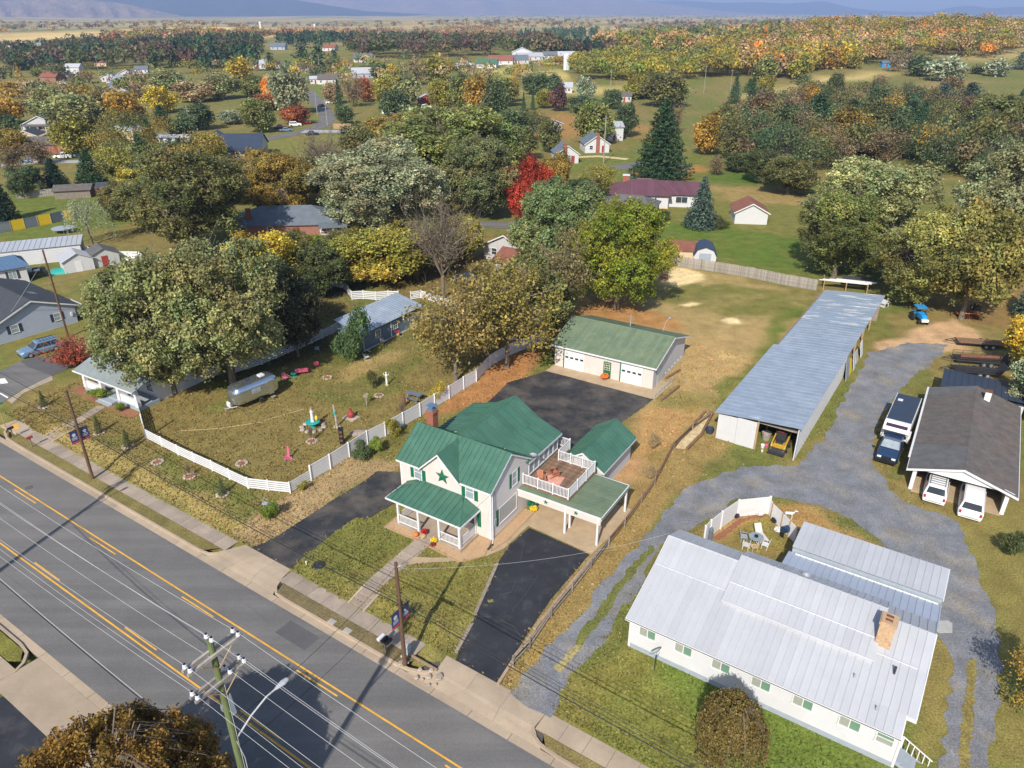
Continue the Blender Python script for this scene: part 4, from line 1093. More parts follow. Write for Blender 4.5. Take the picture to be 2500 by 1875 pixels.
for k in range(2):
 x0 = -7.72 + k * 1.93
 d = ob('sliding_door',MB().box(x0,x0 + 1.9,-.06 - .05 * k,-.01 - .05 * k,.02,2.88 + .12 * k),'siding_white',s_)
 for j in range(1,8): ob('door_rib',MB().box(x0 + j * .24 - .02,x0 + j * .24 + .02,-.085 - .05 * k,-.06 - .05 * k,.02,2.86 + .12 * k),'siding_white',d)
ob('door_header',MB().hexa([(-7.7,-.02,2.98),(-3.8,-.02,3.22),(-3.8,.06,3.22),(-7.7,.06,2.98),(-7.7,-.02,3.02),(-3.8,-.02,3.5),(-3.8,.06,3.5),(-7.7,.06,3.02)]),'siding_white',s_)
for x,y in ((-3.8,.05),(-3.8,4),(-3.8,8),(-3.8,14),(-.3,24),(-.3,29),(-.3,34),(-.3,39),(-3.8,21),(-3.8,32)): post(s_,x,y,0,3.35,.16,'wood_tan',False,'support_post')
sr = ob('roof',MB().box(-7.6,-.2,.2,42.5,HLf - .2,HLf - .12),'wood_weathered',s_)
for (y0,y1,m,dx,dz) in ((-.45,9.6,'galv',-.35,0),(9.6,19.6,'galv',-.35,.02),(19.6,29.8,'galv',.15,-.05),(29.8,43.4,'galv_worn',.2,-.08)):
 n = int((y1 - y0) / .82)
 panels(sr,lerp((-7.7 + dx,y1,HLf + dz),(-7.7 + dx,y0,HLf + dz)),lerp((-3.7,y1,HLf + .4 + dz),(-3.7,y0,HLf + .4 + dz)),n,m,th=.025,seam=.02)
 panels(sr,lerp((-3.72,y1,HLf + .385 + dz),(-3.72,y0,HLf + .385 + dz)),lerp((.3,y1,HR + dz),(.3,y0,HR + dz)),n,m,th=.025,seam=.02)
# lean-to stuff along the open side: panels, window sash, yellow board
def leaning(name,label,cat,x,y,w_,h_,m,lean=.25,rz=0,z=0.0):
 c = loc2w(SO,SA,x,y,z)
 t = tag(ob(name,MB().hexa([(0,-w_ / 2,0),(.06,-w_ / 2,0),(.06,w_ / 2,0),(0,w_ / 2,0),(-lean,-w_ / 2,h_),(-lean + .06,-w_ / 2,h_),(-lean + .06,w_ / 2,h_),(-lean,w_ / 2,h_)]),m,None,c,SA + rz),label,cat)
 return t
for k,(y,w_,h_,m,lb) in enumerate(((23.3,1.6,1.7,'yellow','yellow boarded cupboard door leaning on the equipment shed'),(24.9,1.1,2.0,'siding_white','white wooden door leaning on the open side of the equipment shed'),
         (27.2,1.4,1.5,'wall_grey','grey sheet metal cover leaning beside the equipment shed'),(29.4,1.2,1.9,'white','upright white panel propped at the equipment shed post'),(21.6,1.8,2.4,'galv','loose corrugated sheet bent against the equipment shed wall'))):
 leaning('leaning_panel',lb,'panel',.45 + .12 * (k % 2),y,w_,h_,m,.35)
# yellow skid loader in the bay
sk = thing('skid_loader','yellow and black skid steer loader parked in the open shed bay','loader',loc2w(SO,SA,-1.75,1.6,0),SA)
ob('body',MB().loft([[(-.55,y,a),(.55,y,a),(.55,y,b),(.45,y,b + .12),(-.45,y,b + .12),(-.55,y,b)] for y,a,b in ((-.9,.3,.75),(.2,.3,.85),(1.2,.35,1.15),(1.35,.5,1.1))]),'cat_yellow',sk)
for sx in (-1,1):
 for y in (-.55,.65):
  wh = ob('wheel',MB().lathe([(.12,-.13),(.36,-.13),(.40,-.07),(.40,.07),(.36,.13),(.12,.13)],16),'tyre',sk,(sx * .72,y,.4),rot=(0,R(90),0))
  ob('hub',MB().lathe([(0,-.14),(.2,-.14),(.2,.14),(0,.14)],10),'cat_yellow',wh)
 ob('lift_arm',MB().tube([(sx * .62,1.1,1.5),(sx * .64,.2,1.35),(sx * .64,-.9,.9),(sx * .6,-1.3,.4)],.08),'cat_yellow',sk)
cb = ob('cab',MB().box(-.45,.45,-.35,-.29,.8,1.95).box(-.45,-.39,-.29,.75,.8,1.95).box(.39,.45,-.29,.75,.8,1.95),'dark_metal',sk)
ob('cab_roof',MB().box(-.5,.5,-.45,.85,1.95,2.05),'dark_metal',cb)
ob('beacon',MB().box(-.25,.25,-.5,-.4,2.05,2.12),'lamp_red',cb)
ob('engine_hood',MB().box(-.35,.35,-.8,-.36,.85,1.15),'dark_metal',sk)
bk = ob('bucket',MB().loft([[(x,-1.25,.1),(x,-1.75,.08),(x,-1.78,.14),(x,-1.38,.2),(x,-1.3,.62),(x,-1.22,.62)] for x in (-.8,.8)]),'dark_metal',sk)
for k in (-.55,.55): ob('headlight',MB().box(k - .18,k + .18,-1.0,-.9,.55,.75),'cat_yellow',sk)
for i,(x,y,s0,m) in enumerate(((-3.2,.7,.22,'white'),(-2.9,1.0,.18,'pink'),(-3.4,2.5,.5,'wood_grey'),(-3.0,-.1,.12,'white'))):
 o = tag(ob('bucket_pail',MB().lathe([(s0 * .7,0),(s0,s0 * 1.6),(s0 * .94,s0 * 1.6),(s0 * .66,.05),(0,.05)],12),m,None,loc2w(SO,SA,x,y,0)),['white pail on the dirt floor of the shed bay','pink tub on the dirt floor of the shed bay','grey wooden barrel deep inside the shed bay','small white bucket at the mouth of the shed bay'][i],'pail')
# ------------------------------------------------------------ white ranch house with pale metal roofs
WO = P('d4',965,797); WA = R(-33.3)
wh_ = thing('white_ranch_house','long white ranch house with pale ribbed metal roofs and sliding windows','house',(WO[0],WO[1],-.25),WA)
t = wh_
ZW = .25
ob('wall',MB().loft([[(x,y,z) for y,z in ((.02,0),(.02,2.55 + ZW),(6.4,4.75 + ZW),(8.4,3.9 + ZW),(8.4,0))] for x in (.02,16.45)]),'siding_white',t)
ob('foundation',MB().box(-.02,16.5,-.03,.3,-.1,.62),'found',t)
ob('siding',lap((0,0),(16.47,0),.62,lambda q: 2.55 + ZW,.2),'siding_white',t)
ob('siding',lap((16.47,0),(16.47,8.4),.5,lambda q: 2.55 + ZW + q * 1.5,.2),'siding_white',t)
ob('corner_board',MB().box(-.05,.1,-.06,.1,.3,2.75),'white',t)
ob('corner_board',MB().box(16.4,16.54,-.06,.1,.3,2.75),'white',t)
for k,(x0,x1,st) in enumerate(((.66,1.84,'slider'),(3.14,4.34,'slider'),(5.6,6.84,'slider'),(8.1,9.36,'slider'),(10.56,11.88,'slider'),(13.18,14.5,'slider'),(15.24,16.2,'sash'))):
 window(t,((x0 + x1) / 2,-.02,1.42 + ZW),0,1.22 if st == 'slider' else .98,.98,st,('blind_grey','blind_green'))
wr = ob('roof',MB().cyl((-.25,6.42,5.02 + ZW),(4.9,6.42,5.02 + ZW),.05),'metal_pale',t)
def slope(x0,x1,pr,m='metal_pale',w_=.46,rev=False):
 n = max(1,round((x1 - x0) / w_))
 for (y0,z0),(y1,z1) in zip(pr[:-1],pr[1:]):
  if z1 >= z0: panels(wr,lerp((x0,y0,z0 + ZW),(x1,y0,z0 + ZW)),lerp((x0,y1,z1 + ZW),(x1,y1,z1 + ZW)),n,m,th=.03,seam=.045,sw=.04)
  else: panels(wr,lerp((x1,y1,z1 + ZW),(x0,y1,z1 + ZW)),lerp((x1,y0,z0 + ZW),(x0,y0,z0 + ZW)),n,m,th=.03,seam=.045,sw=.04)
slope(-.25,4.9,[(-.22,2.58),(4.2,4.05),(6.42,4.98),(8.7,4.05)])
slope(4.9,14.1,[(-.22,2.58),(3.6,3.86)])
slope(4.82,14.12,[(3.25,4.02),(4.7,4.46),(6.9,5.22),(8.75,4.28)])
slope(14.1,16.42,[(-.22,2.58),(1.15,3.04)])
slope(14.1,16.92,[(1.15,3.04),(4.0,4.0),(6.42,4.98),(8.7,4.05)])
for q in [((4.82,3.25,4.03),(14.12,3.25,4.03)),((4.82,4.72,4.52),(14.1,4.72,4.52)),((-.25,4.2,4.1),(4.85,4.2,4.1)),((14.1,4.0,4.06),(16.4,4.0,4.06))]:
 a,b = [(p[0],p[1],p[2] + ZW) for p in q]
 ob('flashing',MB().cyl(a,b,.045,n=6),'metal_pale',wr)
ob('raised_wall',MB().loft([[(x,y,z + ZW) for y,z in ((3.3,3.72),(3.3,4.0),(6.9,5.18),(8.7,4.22),(8.7,3.9),(6.4,4.8))] for x in (4.86,14.08)]),'metal_pale',wr)
for q in [((-.27,-.22,2.6),(-.27,4.2,4.07)),((-.27,4.2,4.07),(-.27,6.42,5.0)),((16.94,1.15,3.06),(16.94,6.42,5.0)),((16.44,-.22,2.6),(16.44,1.15,3.06))]:
 ob('trim_board',rake((q[0][0],q[0][1],q[0][2] + ZW),(q[1][0],q[1][1],q[1][2] + ZW),.2),'white',t)
ob('rain_gutter',MB().box(-.3,16.45,-.34,-.23,2.46 + ZW,2.58 + ZW),'white',t)
ob('gutter_lip',MB().box(-.3,16.45,-.352,-.341,2.54 + ZW,2.59 + ZW),'dark_metal',t)
ob('eave_return',MB().box(16.3,16.96,1.0,1.2,2.86 + ZW,3.0 + ZW),'white',t)
# rear annex: low strip sloping away, outer strip rising again
ob('annex_wall',MB().box(7.3,16.8,8.35,14.5,0,3.25 + ZW),'siding_white',t)
def annex(x0,x1,y0,z0,y1,z1,m):
 n = round((x1 - x0) / .46)
 if z1 > z0: panels(wr,lerp((x0,y0,z0 + ZW),(x1,y0,z0 + ZW)),lerp((x0,y1,z1 + ZW),(x1,y1,z1 + ZW)),n,m,th=.03,seam=.045,sw=.04)
 else: panels(wr,lerp((x1,y1,z1 + ZW),(x0,y1,z1 + ZW)),lerp((x1,y0,z0 + ZW),(x0,y0,z0 + ZW)),n,m,th=.03,seam=.045,sw=.04)
annex(7.1,17.0,8.2,3.98,11.5,3.42,'metal_pale_shade')
annex(7.25,17.05,11.75,3.72,14.9,3.98,'metal_pale')
ob('annex_step',MB().box(7.3,17.0,11.62,11.74,3.3 + ZW,3.7 + ZW),'found',wr)
ob('flashing',MB().cyl((7.6,11.35,3.5 + ZW),(16.8,11.35,3.5 + ZW),.05,n=6),'white',wr)
ob('trim_board',rake((17.07,11.75,3.74 + ZW),(17.07,14.9,4.0 + ZW),.22),'white',t)
ob('trim_board',rake((17.02,8.2,3.98 + ZW),(17.02,11.5,3.44 + ZW),.22),'metal_pale',t)
ob('roof_vent',MB().lathe([(.05,0),(.22,.02),(.30,.16),(.26,.3),(.12,.4),(0,.42)],14,(9.0,7.7,4.72 + ZW)),'steel',wr)
wc = ob('chimney',MB().box(13.9,14.75,4.45,5.5,3.6 + ZW,6.05 + ZW).box(13.84,14.81,4.39,5.56,5.88 + ZW,6.0 + ZW),'brick_tan',t)
for k in range(2): ob('flue',MB().box(14.12,14.52,4.75 + k * .38,4.93 + k * .38,6.05 + ZW,6.09 + ZW),'rust',wc)
ob('vent_pipe',MB().cyl((15.3,3.2,3.6 + ZW),(15.3,3.2,4.3 + ZW),.07),'dark_metal',wr)
for x,y in ((13.4,2.0),(14.9,.7)): ob('vent_pipe',MB().cyl((x,y,2.6 + y * .33 + ZW),(x,y,3.0 + y * .33 + ZW),.05),'found',wr)
st_ = thing('porch_stairs','grey blue wooden stairs with railing at the end of the white house','stairs',loc2w(WO,WA,16.55,.6,-.25),WA)
for k in range(5): ob('tread',MB().box(k * .32,k * .32 + .36,-.55,.55,.75 - k * .17 - .05,.75 - k * .17),'found',st_)
for sy in (-.58,.58):
 ob('stringer',MB().hexa([(0,sy - .03,.55),(1.7,sy - .03,-.15),(1.7,sy + .03,-.15),(0,sy + .03,.55),(0,sy - .03,.78),(1.7,sy - .03,.08),(1.7,sy + .03,.08),(0,sy + .03,.78)]),'found',st_)
for k in range(6): ob('baluster',MB().box(.1 + k * .3,.15 + k * .3,.56,.60,.7 - k * .16,1.6 - k * .16),'white',st_)
ob('hand_rail',MB().cyl((.05,.58,1.66),(1.75,.58,.74),.035),'white',st_)
ac = tag(ob('heat_pump',MB().box(-.42,.42,-.16,.16,.06,.66),'white',None,loc2w(WO,WA,8.15,-.75,gz(*loc2w(WO,WA,8.15,-.75)[:2])),WA),'white wall mounted heat pump unit beside the ranch house','heat pump')
ob('fan_grille',MB().lathe([(0,0),(.22,0),(.22,.02),(0,.02)],14),'found',ac,(-.12,-.161,.36),rot=(R(90),0,0))
ob('foot',MB().box(-.4,-.3,-.2,.2,0,.06).box(.3,.4,-.2,.2,0,.06),'found',ac)
dp = T('d4',1145,970)
dt = thing('dish_on_pole','grey satellite dish on a short pole in the lawn before the white house','satellite dish',dp)
ob('pole',MB().cyl((0,0,0),(0,0,1.35),.03).cyl((0,0,.9),(.25,.2,1.3),.015),'dark_metal',dt)
dish(dt,(0,0,1.55),.42,R(205),'reflector')
# ------------------------------------------------------------ fences
def fence(name,label,pts,style,h_=1.15,m='vinyl',spacing=None,group=None,pw=.12,cols=None):
 """each post, rail and board is its own part; pts are the feet of the posts"""
 pts = [np.array(p,float) for p in pts]
 if spacing:
  q = []
  for a,b in zip(pts[:-1],pts[1:]):
   n = max(1,round(np.linalg.norm((b - a)[:2]) / spacing))
   q += [a + (b - a) * k / n for k in range(n)]
  pts = q + [pts[-1]]
 o = pts[0]
 t = thing(name,label,'fence',(o[0],o[1],0),0,group)
 pts = [np.array([p[0] - o[0],p[1] - o[1],gz(p[0],p[1])]) for p in pts]
 for p in pts: post(t,p[0],p[1],p[2] - .1,p[2] + h_ + .08,pw,m if style != 'picket' else 'wood_weathered',style != 'picket')
 for i,(a,b) in enumerate(zip(pts[:-1],pts[1:])):
  d = b - a; L = np.linalg.norm(d[:2]); rz = math.atan2(d[1],d[0]); tilt = -math.atan2(d[2],L)
  def bar(nm,y0,y1,z0,z1,mm):
   ob(nm,MB().box(pw / 2,L - pw / 2,y0,y1,z0,z1),mm,t,tuple(a),rot=(0,tilt,rz))
  if style == 'rail':
   n = 5; st = h_ / n
   for k in range(n): bar('rail',-.02,.02,.10 + k * st,.10 + k * st + st * .66,m)
  elif style == 'rail3':
   n = 4; st = h_ / n
   for k in range(n): bar('rail',-.02,.02,.12 + k * st,.12 + k * st + st * .5,m)
  elif style == 'panel':
   n = 9; st = h_ / n
   for k in range(n): bar('board',-.018,.018,.04 + k * st,.04 + (k + 1) * st - .012,m)
   bar('rail',-.03,.03,h_ - .03,h_ + .04,m)
  elif style == 'picket':
   for zz in (.35,h_ - .4): bar('rail',.03,.07,zz,zz + .09,'wood_weathered')
   n = max(1,round(L / .19)); mm = m if cols is None else cols[i % len(cols)]
   for k in range(n):
    f = (k + .5) / n; hh = h_ + rnd.uniform(-.05,.05)
    me_ = cached(('pk',round(hh,2),mm),lambda: MB().box(-.083,.083,-.015,.025,0,hh).mesh('picket'))
    link('picket',me_,mm,t,(a[0] + d[0] * f,a[1] + d[1] * f,a[2] + d[2] * f + .02),rz)
 return t
fence('white_rail_fence','white vinyl rail fence round the camper yard along the pavement bank',[T('c1',*p) for p in ((1172,515),(1205,640),(1235,762),(1370,832),(1505,902),(1640,966),(1795,1036),(1940,1108),(2100,1184))] + [T('c2',*p) for p in ((440,1420),(650,1445),(868,1468),(1078,1340))],'rail',1.1)
fence('white_privacy_fence','solid white vinyl privacy fence beside the dark driveway',[T('c2',*p) for p in ((1080,1338),(1275,1222),(1465,1100),(1650,980),(1830,890),(2010,790))] + [T('c3',*p) for p in ((345,315),(460,240),(575,175),(690,100),(790,40))] + [T('b2',*p) for p in ((2060,1540),(2212,1450))] + [T('b3',*p) for p in ((255,1575),(365,1530),(470,1490))],'panel',1.55,pw=.15)
fence('white_rail_fence','white rail fence curving across the lawn behind the blue shed',[T('b2',*p) for p in ((585,868),(680,855),(770,865),(832,885),(868,930),(898,976),(995,970),(1100,980),(1205,972),(1290,975))],'rail',1.35)
fence('white_rail_fence','white rail fence bent around the far corner of the blue shed',[T('b2',*p) for p in ((1395,975),(1478,962),(1560,985),(1645,1010),(1730,1050),(1840,1075),(1900,1080))],'rail',1.25)
fence('white_rail_fence','white rail fence standing in tree shade behind the camper',[T('b2',*p) for p in ((-80,1590),(20,1560),(140,1520),(260,1470),(362,1425),(462,1385),(560,1342),(648,1302),(735,1262),(805,1215))],'rail',1.2)
fence('white_rail_fence','short white gate panel at the end of the blue shed',[T('b2',*p) for p in ((1490,1170),(1550,1165))],'rail',1.3)
fence('board_fence','weathered grey board fence across the back of the lot',[T('b3',1545,862),T('b3',1880,912),T('b3',2212,968),T('b4',330,765),T('b4',600,812)],'picket',1.75,'wood_grey',2.4)
fence('board_fence','grey wooden fence return at the corner of the straw covered ground',[T('b3',1420,912),T('b3',1482,885),T('b3',1540,862)],'picket',1.2,'wood_grey',2.4)
fence('coloured_board_fence','board fence with alternating blue grey and yellow panels',[T('b1',*p) for p in ((-60,420),(105,395),(218,372),(330,352),(440,330),(548,306),(640,292))],'picket',2.0,'wood_grey',None,cols=('shingle_slate','yellow'))
fence('board_fence','dark board fence behind the weeping willow',[T('b1',*p) for p in ((880,232),(945,225),(1040,215),(1125,208))],'picket',1.8,'shingle_slate')
fence('board_fence','old grey board fence beneath the dark pines at the far lawn',[T('b1',*p) for p in ((150,125),(300,110),(420,100),(500,95))],'picket',1.7,'wood_grey')
fence('white_privacy_fence','white vinyl privacy fence round the garden behind the grey house',[T('b1',*p) for p in ((460,545),(520,575),(760,615),(1000,650),(1210,655))],'panel',1.8,spacing=2.4)
fence('white_rail_fence','distant white paddock fence among the left hand trees',[T('a1',*p) for p in ((70,1520),(140,1525),(210,1530),(280,1535),(350,1540))],'rail3',1.2)
fence('white_privacy_fence','white vinyl fence screening the patio behind the ranch house',[T('d5',*p) for p in ((800,470),(850,415),(950,335),(1100,230),(1380,200))],'panel',1.75,pw=.14)
pf2 = fence('patio_fence','white panel fence with wooden posts on the annex side of the patio',[T('d5',*p) for p in ((1382,200),(1405,245),(1495,335),(1560,405),(1625,470))],'panel',1.5,'white',pw=.1)
for c in pf2.children:
 if c.name.startswith('post'):
  c.data = cached('woodpost',lambda: MB().box(-.06,.06,-.06,.06,0,1.68).mesh('post'))
  if not c.data.materials: c.data.materials.append(MT['wood_tan'])
fence('white_privacy_fence','low white wall like fence beside the distant parking row',[T('a2',*p) for p in ((1150,960),(1300,965),(1530,958))],'panel',1.8,spacing=3)
fence('brown_board_fence','orange brown board fence at the bend of the lane',[T('a2',*p) for p in ((740,1088),(890,1088))],'picket',1.9,'wood_tan',2.4)
# log and post fence on the drive boundary, with the timber edging of the drive
lf_pts = [T('d4',*p) for p in ((150,945),(268,822),(420,600),(567,420),(698,258),(822,95))] + [T('c3',*p) for p in ((1840,1345),(1965,1190),(2098,1010),(2205,860))] + [T('c4',*p) for p in ((1500,1640),(1700,1450),(1900,1300))]
lf = thing('log_fence','weathered post and log fence between the drive and the gravel lane','fence',lf_pts[0])
for p in lf_pts: ob('post',MB().cyl((p - lf_pts[0]) - (0,0,.1),(p - lf_pts[0]) + (.02,0,1.0),.075,.065,8),'wood_weathered',lf)
for i,(a,b) in enumerate(zip(lf_pts[:-1],lf_pts[1:])):
 for z in (.35,.75):
  ob('log_rail',MB().cyl(a - lf_pts[0] + (0,0,z + rnd.uniform(-.06,.06)),b - lf_pts[0] + (0,0,z + rnd.uniform(-.06,.06)),.06,.05,7),'wood_weathered' if i < 5 else 'wood_brown',lf)
def timbers(name,label,pts,m,w_=.1,z1=.16,group=None,L=2.4):
 P_ = [T(*p) for p in pts]
 t = thing(name,label,'edging',P_[0],0,group)
 for a,b in zip(P_[:-1],P_[1:]):
  n = max(1,round(np.linalg.norm(b - a) / L))
  for k in range(n):
   p,q = a + (b - a) * (k + .01) / n,a + (b - a) * (k + .99) / n
   ob('timber',strip([p[:2] - P_[0][:2],q[:2] - P_[0][:2]],w_,w_,-.05,z1),m,t,(0,0,gz(*((p + q) / 2)[:2]) - P_[0][2]))
timbers('drive_edging','pale timber edging along the fence side of the black drive',pz('d4',(45,1078),(160,890),(430,520),(700,195),(880,10)),'timber')
timbers('drive_edging','dark timber edging between the front lawn and the black drive',pz('d3',(1705,1150),(1860,840),(2040,420)),'wood_weathered',.12,.14)
timbers('mulch_bed_edging','brown timber edging of the raised mulch bed by the shed doors',pz('c4',(1500,1640),(1560,1560),(1840,1260)),'wood_brown',.1,.3)
timbers('mulch_bed_edging','rough timber edging on the gravel side of the mulch bed',pz('c4',(1640,1659),(1800,1500),(1920,1270)),'wood_brown',.12,.3)
sheet('mulch_strip',pz('c4',(1520,1640),(1580,1555),(1840,1268),(1920,1280),(1800,1480),(1640,1650)),'straw',.05)
sheet('mulch_bed',pz('d5',(880,420),(1010,330),(1120,250),(1300,205),(1380,215),(1330,235),(1180,260),(1060,350),(950,440)),'mulch',.03,None,.06)
# ------------------------------------------------------------ carport with the white vans
VO = P('c6',805,1265); VA_ = R(-32.2)
vg = thing('open_garage','open fronted garage with brown shingle roof sheltering two white cars','garage',(VO[0],VO[1],0),VA_)
vd = 18.5
for x in (.1,7.2): post(vg,x,.15,0,2.25,.32,'white',False,'gate_post')
ob('wall',MB().box(.02,.14,.4,vd,-.1,2.3),'siding_white',vg); ob('wall',MB().box(7.1,7.22,.4,vd,-.1,2.3),'siding_white',vg)
ob('back_wall',MB().box(.14,7.1,6.2,6.35,-.1,2.15),'wall_tan',vg)
ob('gable',MB().add([(-.35,-.1,2.25),(7.65,-.1,2.25),(3.65,-.1,3.42),(-.35,.02,2.25),(7.65,.02,2.25),(3.65,.02,3.42)],[(0,1,2),(5,4,3),(0,3,4,1),(1,4,5,2),(2,5,3,0)]),'white',vg)
vr = ob('roof',MB().add([(-.55,-.4,2.2),(3.65,-.4,3.5),(3.65,vd,3.5),(-.55,vd,2.2),(-.55,-.4,2.08),(3.65,-.4,3.38),(3.65,vd,3.38),(-.55,vd,2.08)],[(0,1,2,3),(7,6,5,4),(0,3,7,4),(0,4,5,1),(3,2,6,7)]).add([(7.9,-.4,2.15),(7.9,vd,2.15),(3.65,vd,3.5),(3.65,-.4,3.5),(7.9,-.4,2.03),(7.9,vd,2.03),(3.65,vd,3.38),(3.65,-.4,3.38)],[(0,1,2,3),(7,6,5,4),(0,4,5,1),(0,3,7,4),(1,5,6,2)]),'shingle_brown',vg)
ob('roof_patch',MB().slab([(-.5,vd - 2.2,2.235),(1.6,vd - 2.0,2.885),(3.6,vd - 1.4,3.505),(3.6,vd - .05,3.505),(-.5,vd - .05,2.235)],.01),'shingle_grey',vr)
ob('roof_patch',MB().slab([(-.5,0,2.23),(3.55,0,3.485),(3.55,4.2,3.485),(-.5,4.6,2.23)],.008),'shingle_grey',vr)
for a,b in (((-.57,-.42,2.22),(3.65,-.42,3.52)),((7.92,-.42,2.17),(3.65,-.42,3.52)),((-.58,-.4,2.2),(-.58,vd,2.2)),((7.93,-.4,2.15),(7.93,vd,2.15))): ob('trim_board',rake(a,b,.2),'white',vg)
ob('rain_gutter',MB().box(-.74,-.6,2.0,vd,2.08,2.2),'white',vg)
cv = ob('chimney',MB().box(4.4,4.95,vd - 2.6,vd - 2.0,2.8,4.1),'white',vg); ob('chimney_cap',MB().box(4.36,4.99,vd - 2.64,vd - 1.96,4.1,4.18),'rust',cv)
structure('garage_floor',MB().prism([loc2w(VO,VA_,*p)[:2] for p in ((.2,-.3),(7.1,-.3),(7.1,6.2),(.2,6.2))],-.1,.04),'concrete_slab')
bs = thing('lean_to','lean-to with dark blue metal roof behind the shingled garage','shed',(VO[0],VO[1],0),VA_)
ob('wall',MB().box(.9,8.2,vd + .3,vd + 4.6,-.1,2.2),'siding_white',bs)
br_ = ob('roof',MB().box(.7,8.4,vd + .2,vd + 5,2.2,2.26),'roof_navy',bs)
panels(br_,lerp((8.6,vd + 5.6,2.35),(.4,vd + 5.6,2.35)),lerp((8.6,vd + .1,2.6),(.4,vd + .1,2.6)),13,'roof_navy',th=.03)
# ------------------------------------------------------------ vehicles
def car(name,label,loc,rz,L=4.6,W=1.8,H_=1.5,body='paint_wht',kind='sedan',cat='car',group=None,rack=False,simple=False):
 t = thing(name,label,cat,loc,rz,group)
 hw = W / 2
 P_ = {'sedan': (.52,.62,.20,.74,.34,.62),'suv': (.56,.66,.02,.72,.08,.58),'van': (.56,.68,.015,.84,.06,.66),'pickup': (.58,.66,.40,.74,.45,.64)}[kind]
 belt,hood,cb0,cb1,cr0,cr1 = P_
 zb = .24
 def X(f): return -L / 2 + f * L
 def ring(x,w_,z1):
  return [(x,-w_ * .94,zb),(x,-w_,zb + .2),(x,-w_,z1 - .12),(x,-w_ * .9,z1),(x,w_ * .9,z1),(x,w_,z1 - .12),(x,w_,zb + .2),(x,w_ * .94,zb)]
 bz = belt * H_
 hz = (hood * H_ - .04) if kind != 'pickup' else hood * H_
 sec = [(0,.90,bz * .9),(.03,.97,bz),(.3,1,bz),(cb1 - .06,1,bz + .02),(cb1,1,hz),(.93,.95,hz - .10),(.985,.88,hz - .2),(1,.82,hz - .28)]
 ob('body',MB().loft([ring(X(f),hw * k,z) for f,k,z in sec]),body,t,smooth=False)
 z0,z1 = bz - .02,H_
 a,b,c,d = X(cb0) + .06,X(cb1),X(cr0),X(cr1)
 wb,wr_ = hw * .93,hw * .76
 q = lambda x,w_,z: [(x,-w_,z),(x,w_,z)]
 cabv = [(a,-wb,z0),(b,-wb,z0),(b,wb,z0),(a,wb,z0),(c,-wr_,z1 - .05),(d,-wr_,z1 - .05),(d,wr_,z1 - .05),(c,wr_,z1 - .05)]
 ob('cabin',MB().hexa(cabv),body,t)
 ob('roof',MB().hexa([(c - .03,-wr_ - .02,z1 - .05),(d + .03,-wr_ - .02,z1 - .05),(d + .03,wr_ + .02,z1 - .05),(c - .03,wr_ + .02,z1 - .05),(c + .08,-wr_ + .1,z1 + .03),(d - .08,-wr_ + .1,z1 + .03),(d - .08,wr_ - .1,z1 + .03),(c + .08,wr_ - .1,z1 + .03)]),body,t)
 V = [np.array(v) for v in cabv]
 def glass(nm,p0,p1,p2,p3,u0,u1,w0,w1):
  f = lambda u,w_: (p0 * (1 - u) + p1 * u) * (1 - w_) + (p3 * (1 - u) + p2 * u) * w_
  g = [f(u0,w0),f(u1,w0),f(u1,w1),f(u0,w1)]
  n_ = np.cross(g[1] - g[0],g[3] - g[0]); n_ /= np.linalg.norm(n_); cen = sum(g) / 4 - np.array((0,0,H_ * .7)); 
  if n_ @ (sum(g) / 4 - sum(V) / 8) < 0: n_ = -n_
  g = [p + n_ * .012 for p in g]; g2 = [p - n_ * .03 for p in g]
  ob(nm,MB().hexa(g + g2),'glass',t)
 glass('windscreen',V[1],V[2],V[6],V[5],.05,.95,.06,.92)
 glass('rear_window',V[0],V[3],V[7],V[4],.08,.92,.12,.88)
 n = 3 if kind in ('suv','van') else 2
 if kind == 'pickup': n = 1
 for (i0,i1,i2,i3) in ((0,1,5,4),(3,2,6,7)):
  for k in range(n): glass('side_window',V[i0],V[i1],V[i2],V[i3],.05 + .9 * k / n + .012,.05 + .9 * (k + 1) / n - .012,.12,.88)
 for sx in (.19,.80):
  for sy in (-1,1):
   wl_ = ob('wheel',cwheel(),'tyre',t,(X(sx),sy * (hw - .09),.33),rot=(R(90),0,0)) if False else link('wheel',cached('wheel',lambda: MB().lathe([(.16,-.10),(.30,-.10),(.33,-.06),(.33,.06),(.30,.10),(.16,.10)],18).mesh('wheel')),'tyre',t,(X(sx),sy * (hw - .08),.33),rot=(R(90),0,0))
   if not simple: link('rim',cached('rim',lambda: MB().lathe([(0,-.105),(.19,-.105),(.2,0),(.19,.105),(0,.105)],12).mesh('rim')),'steel',wl_)
 for sy in (-1,1):
  ob('headlight',MB().box(L / 2 - .12,L / 2 - .02,sy * hw * .68 - .16,sy * hw * .68 + .16,hz - .36,hz - .22),'lamp_clear',t)
  ob('tail_light',MB().box(-L / 2 - .015,-L / 2 + .06,sy * hw * .78 - .09,sy * hw * .78 + .09,bz * .62,bz * .92),'lamp_red',t)
  if not simple: ob('mirror',MB().box(b - .28,b - .12,sy * (hw + .1) - .09,sy * (hw + .1) + .09,bz - .02,bz + .14),'black',t)
 ob('bumper',MB().box(-L / 2 - .05,-L / 2 + .08,-hw * .86,hw * .86,.30,.46),'black' if kind == 'pickup' else body,t)
 ob('bumper',MB().box(L / 2 - .1,L / 2 + .04,-hw * .78,hw * .78,.28,.44),'black',t)
 if kind in ('van','suv') and not simple:
  ob('number_plate',MB().box(-L / 2 - .07,-L / 2 - .051,-.22,.22,.5,.62),'white',t)
  ob('rear_trim',MB().box(-L / 2 - .062,-L / 2 - .051,-hw * .7,hw * .7,.38,.42),'black',t)
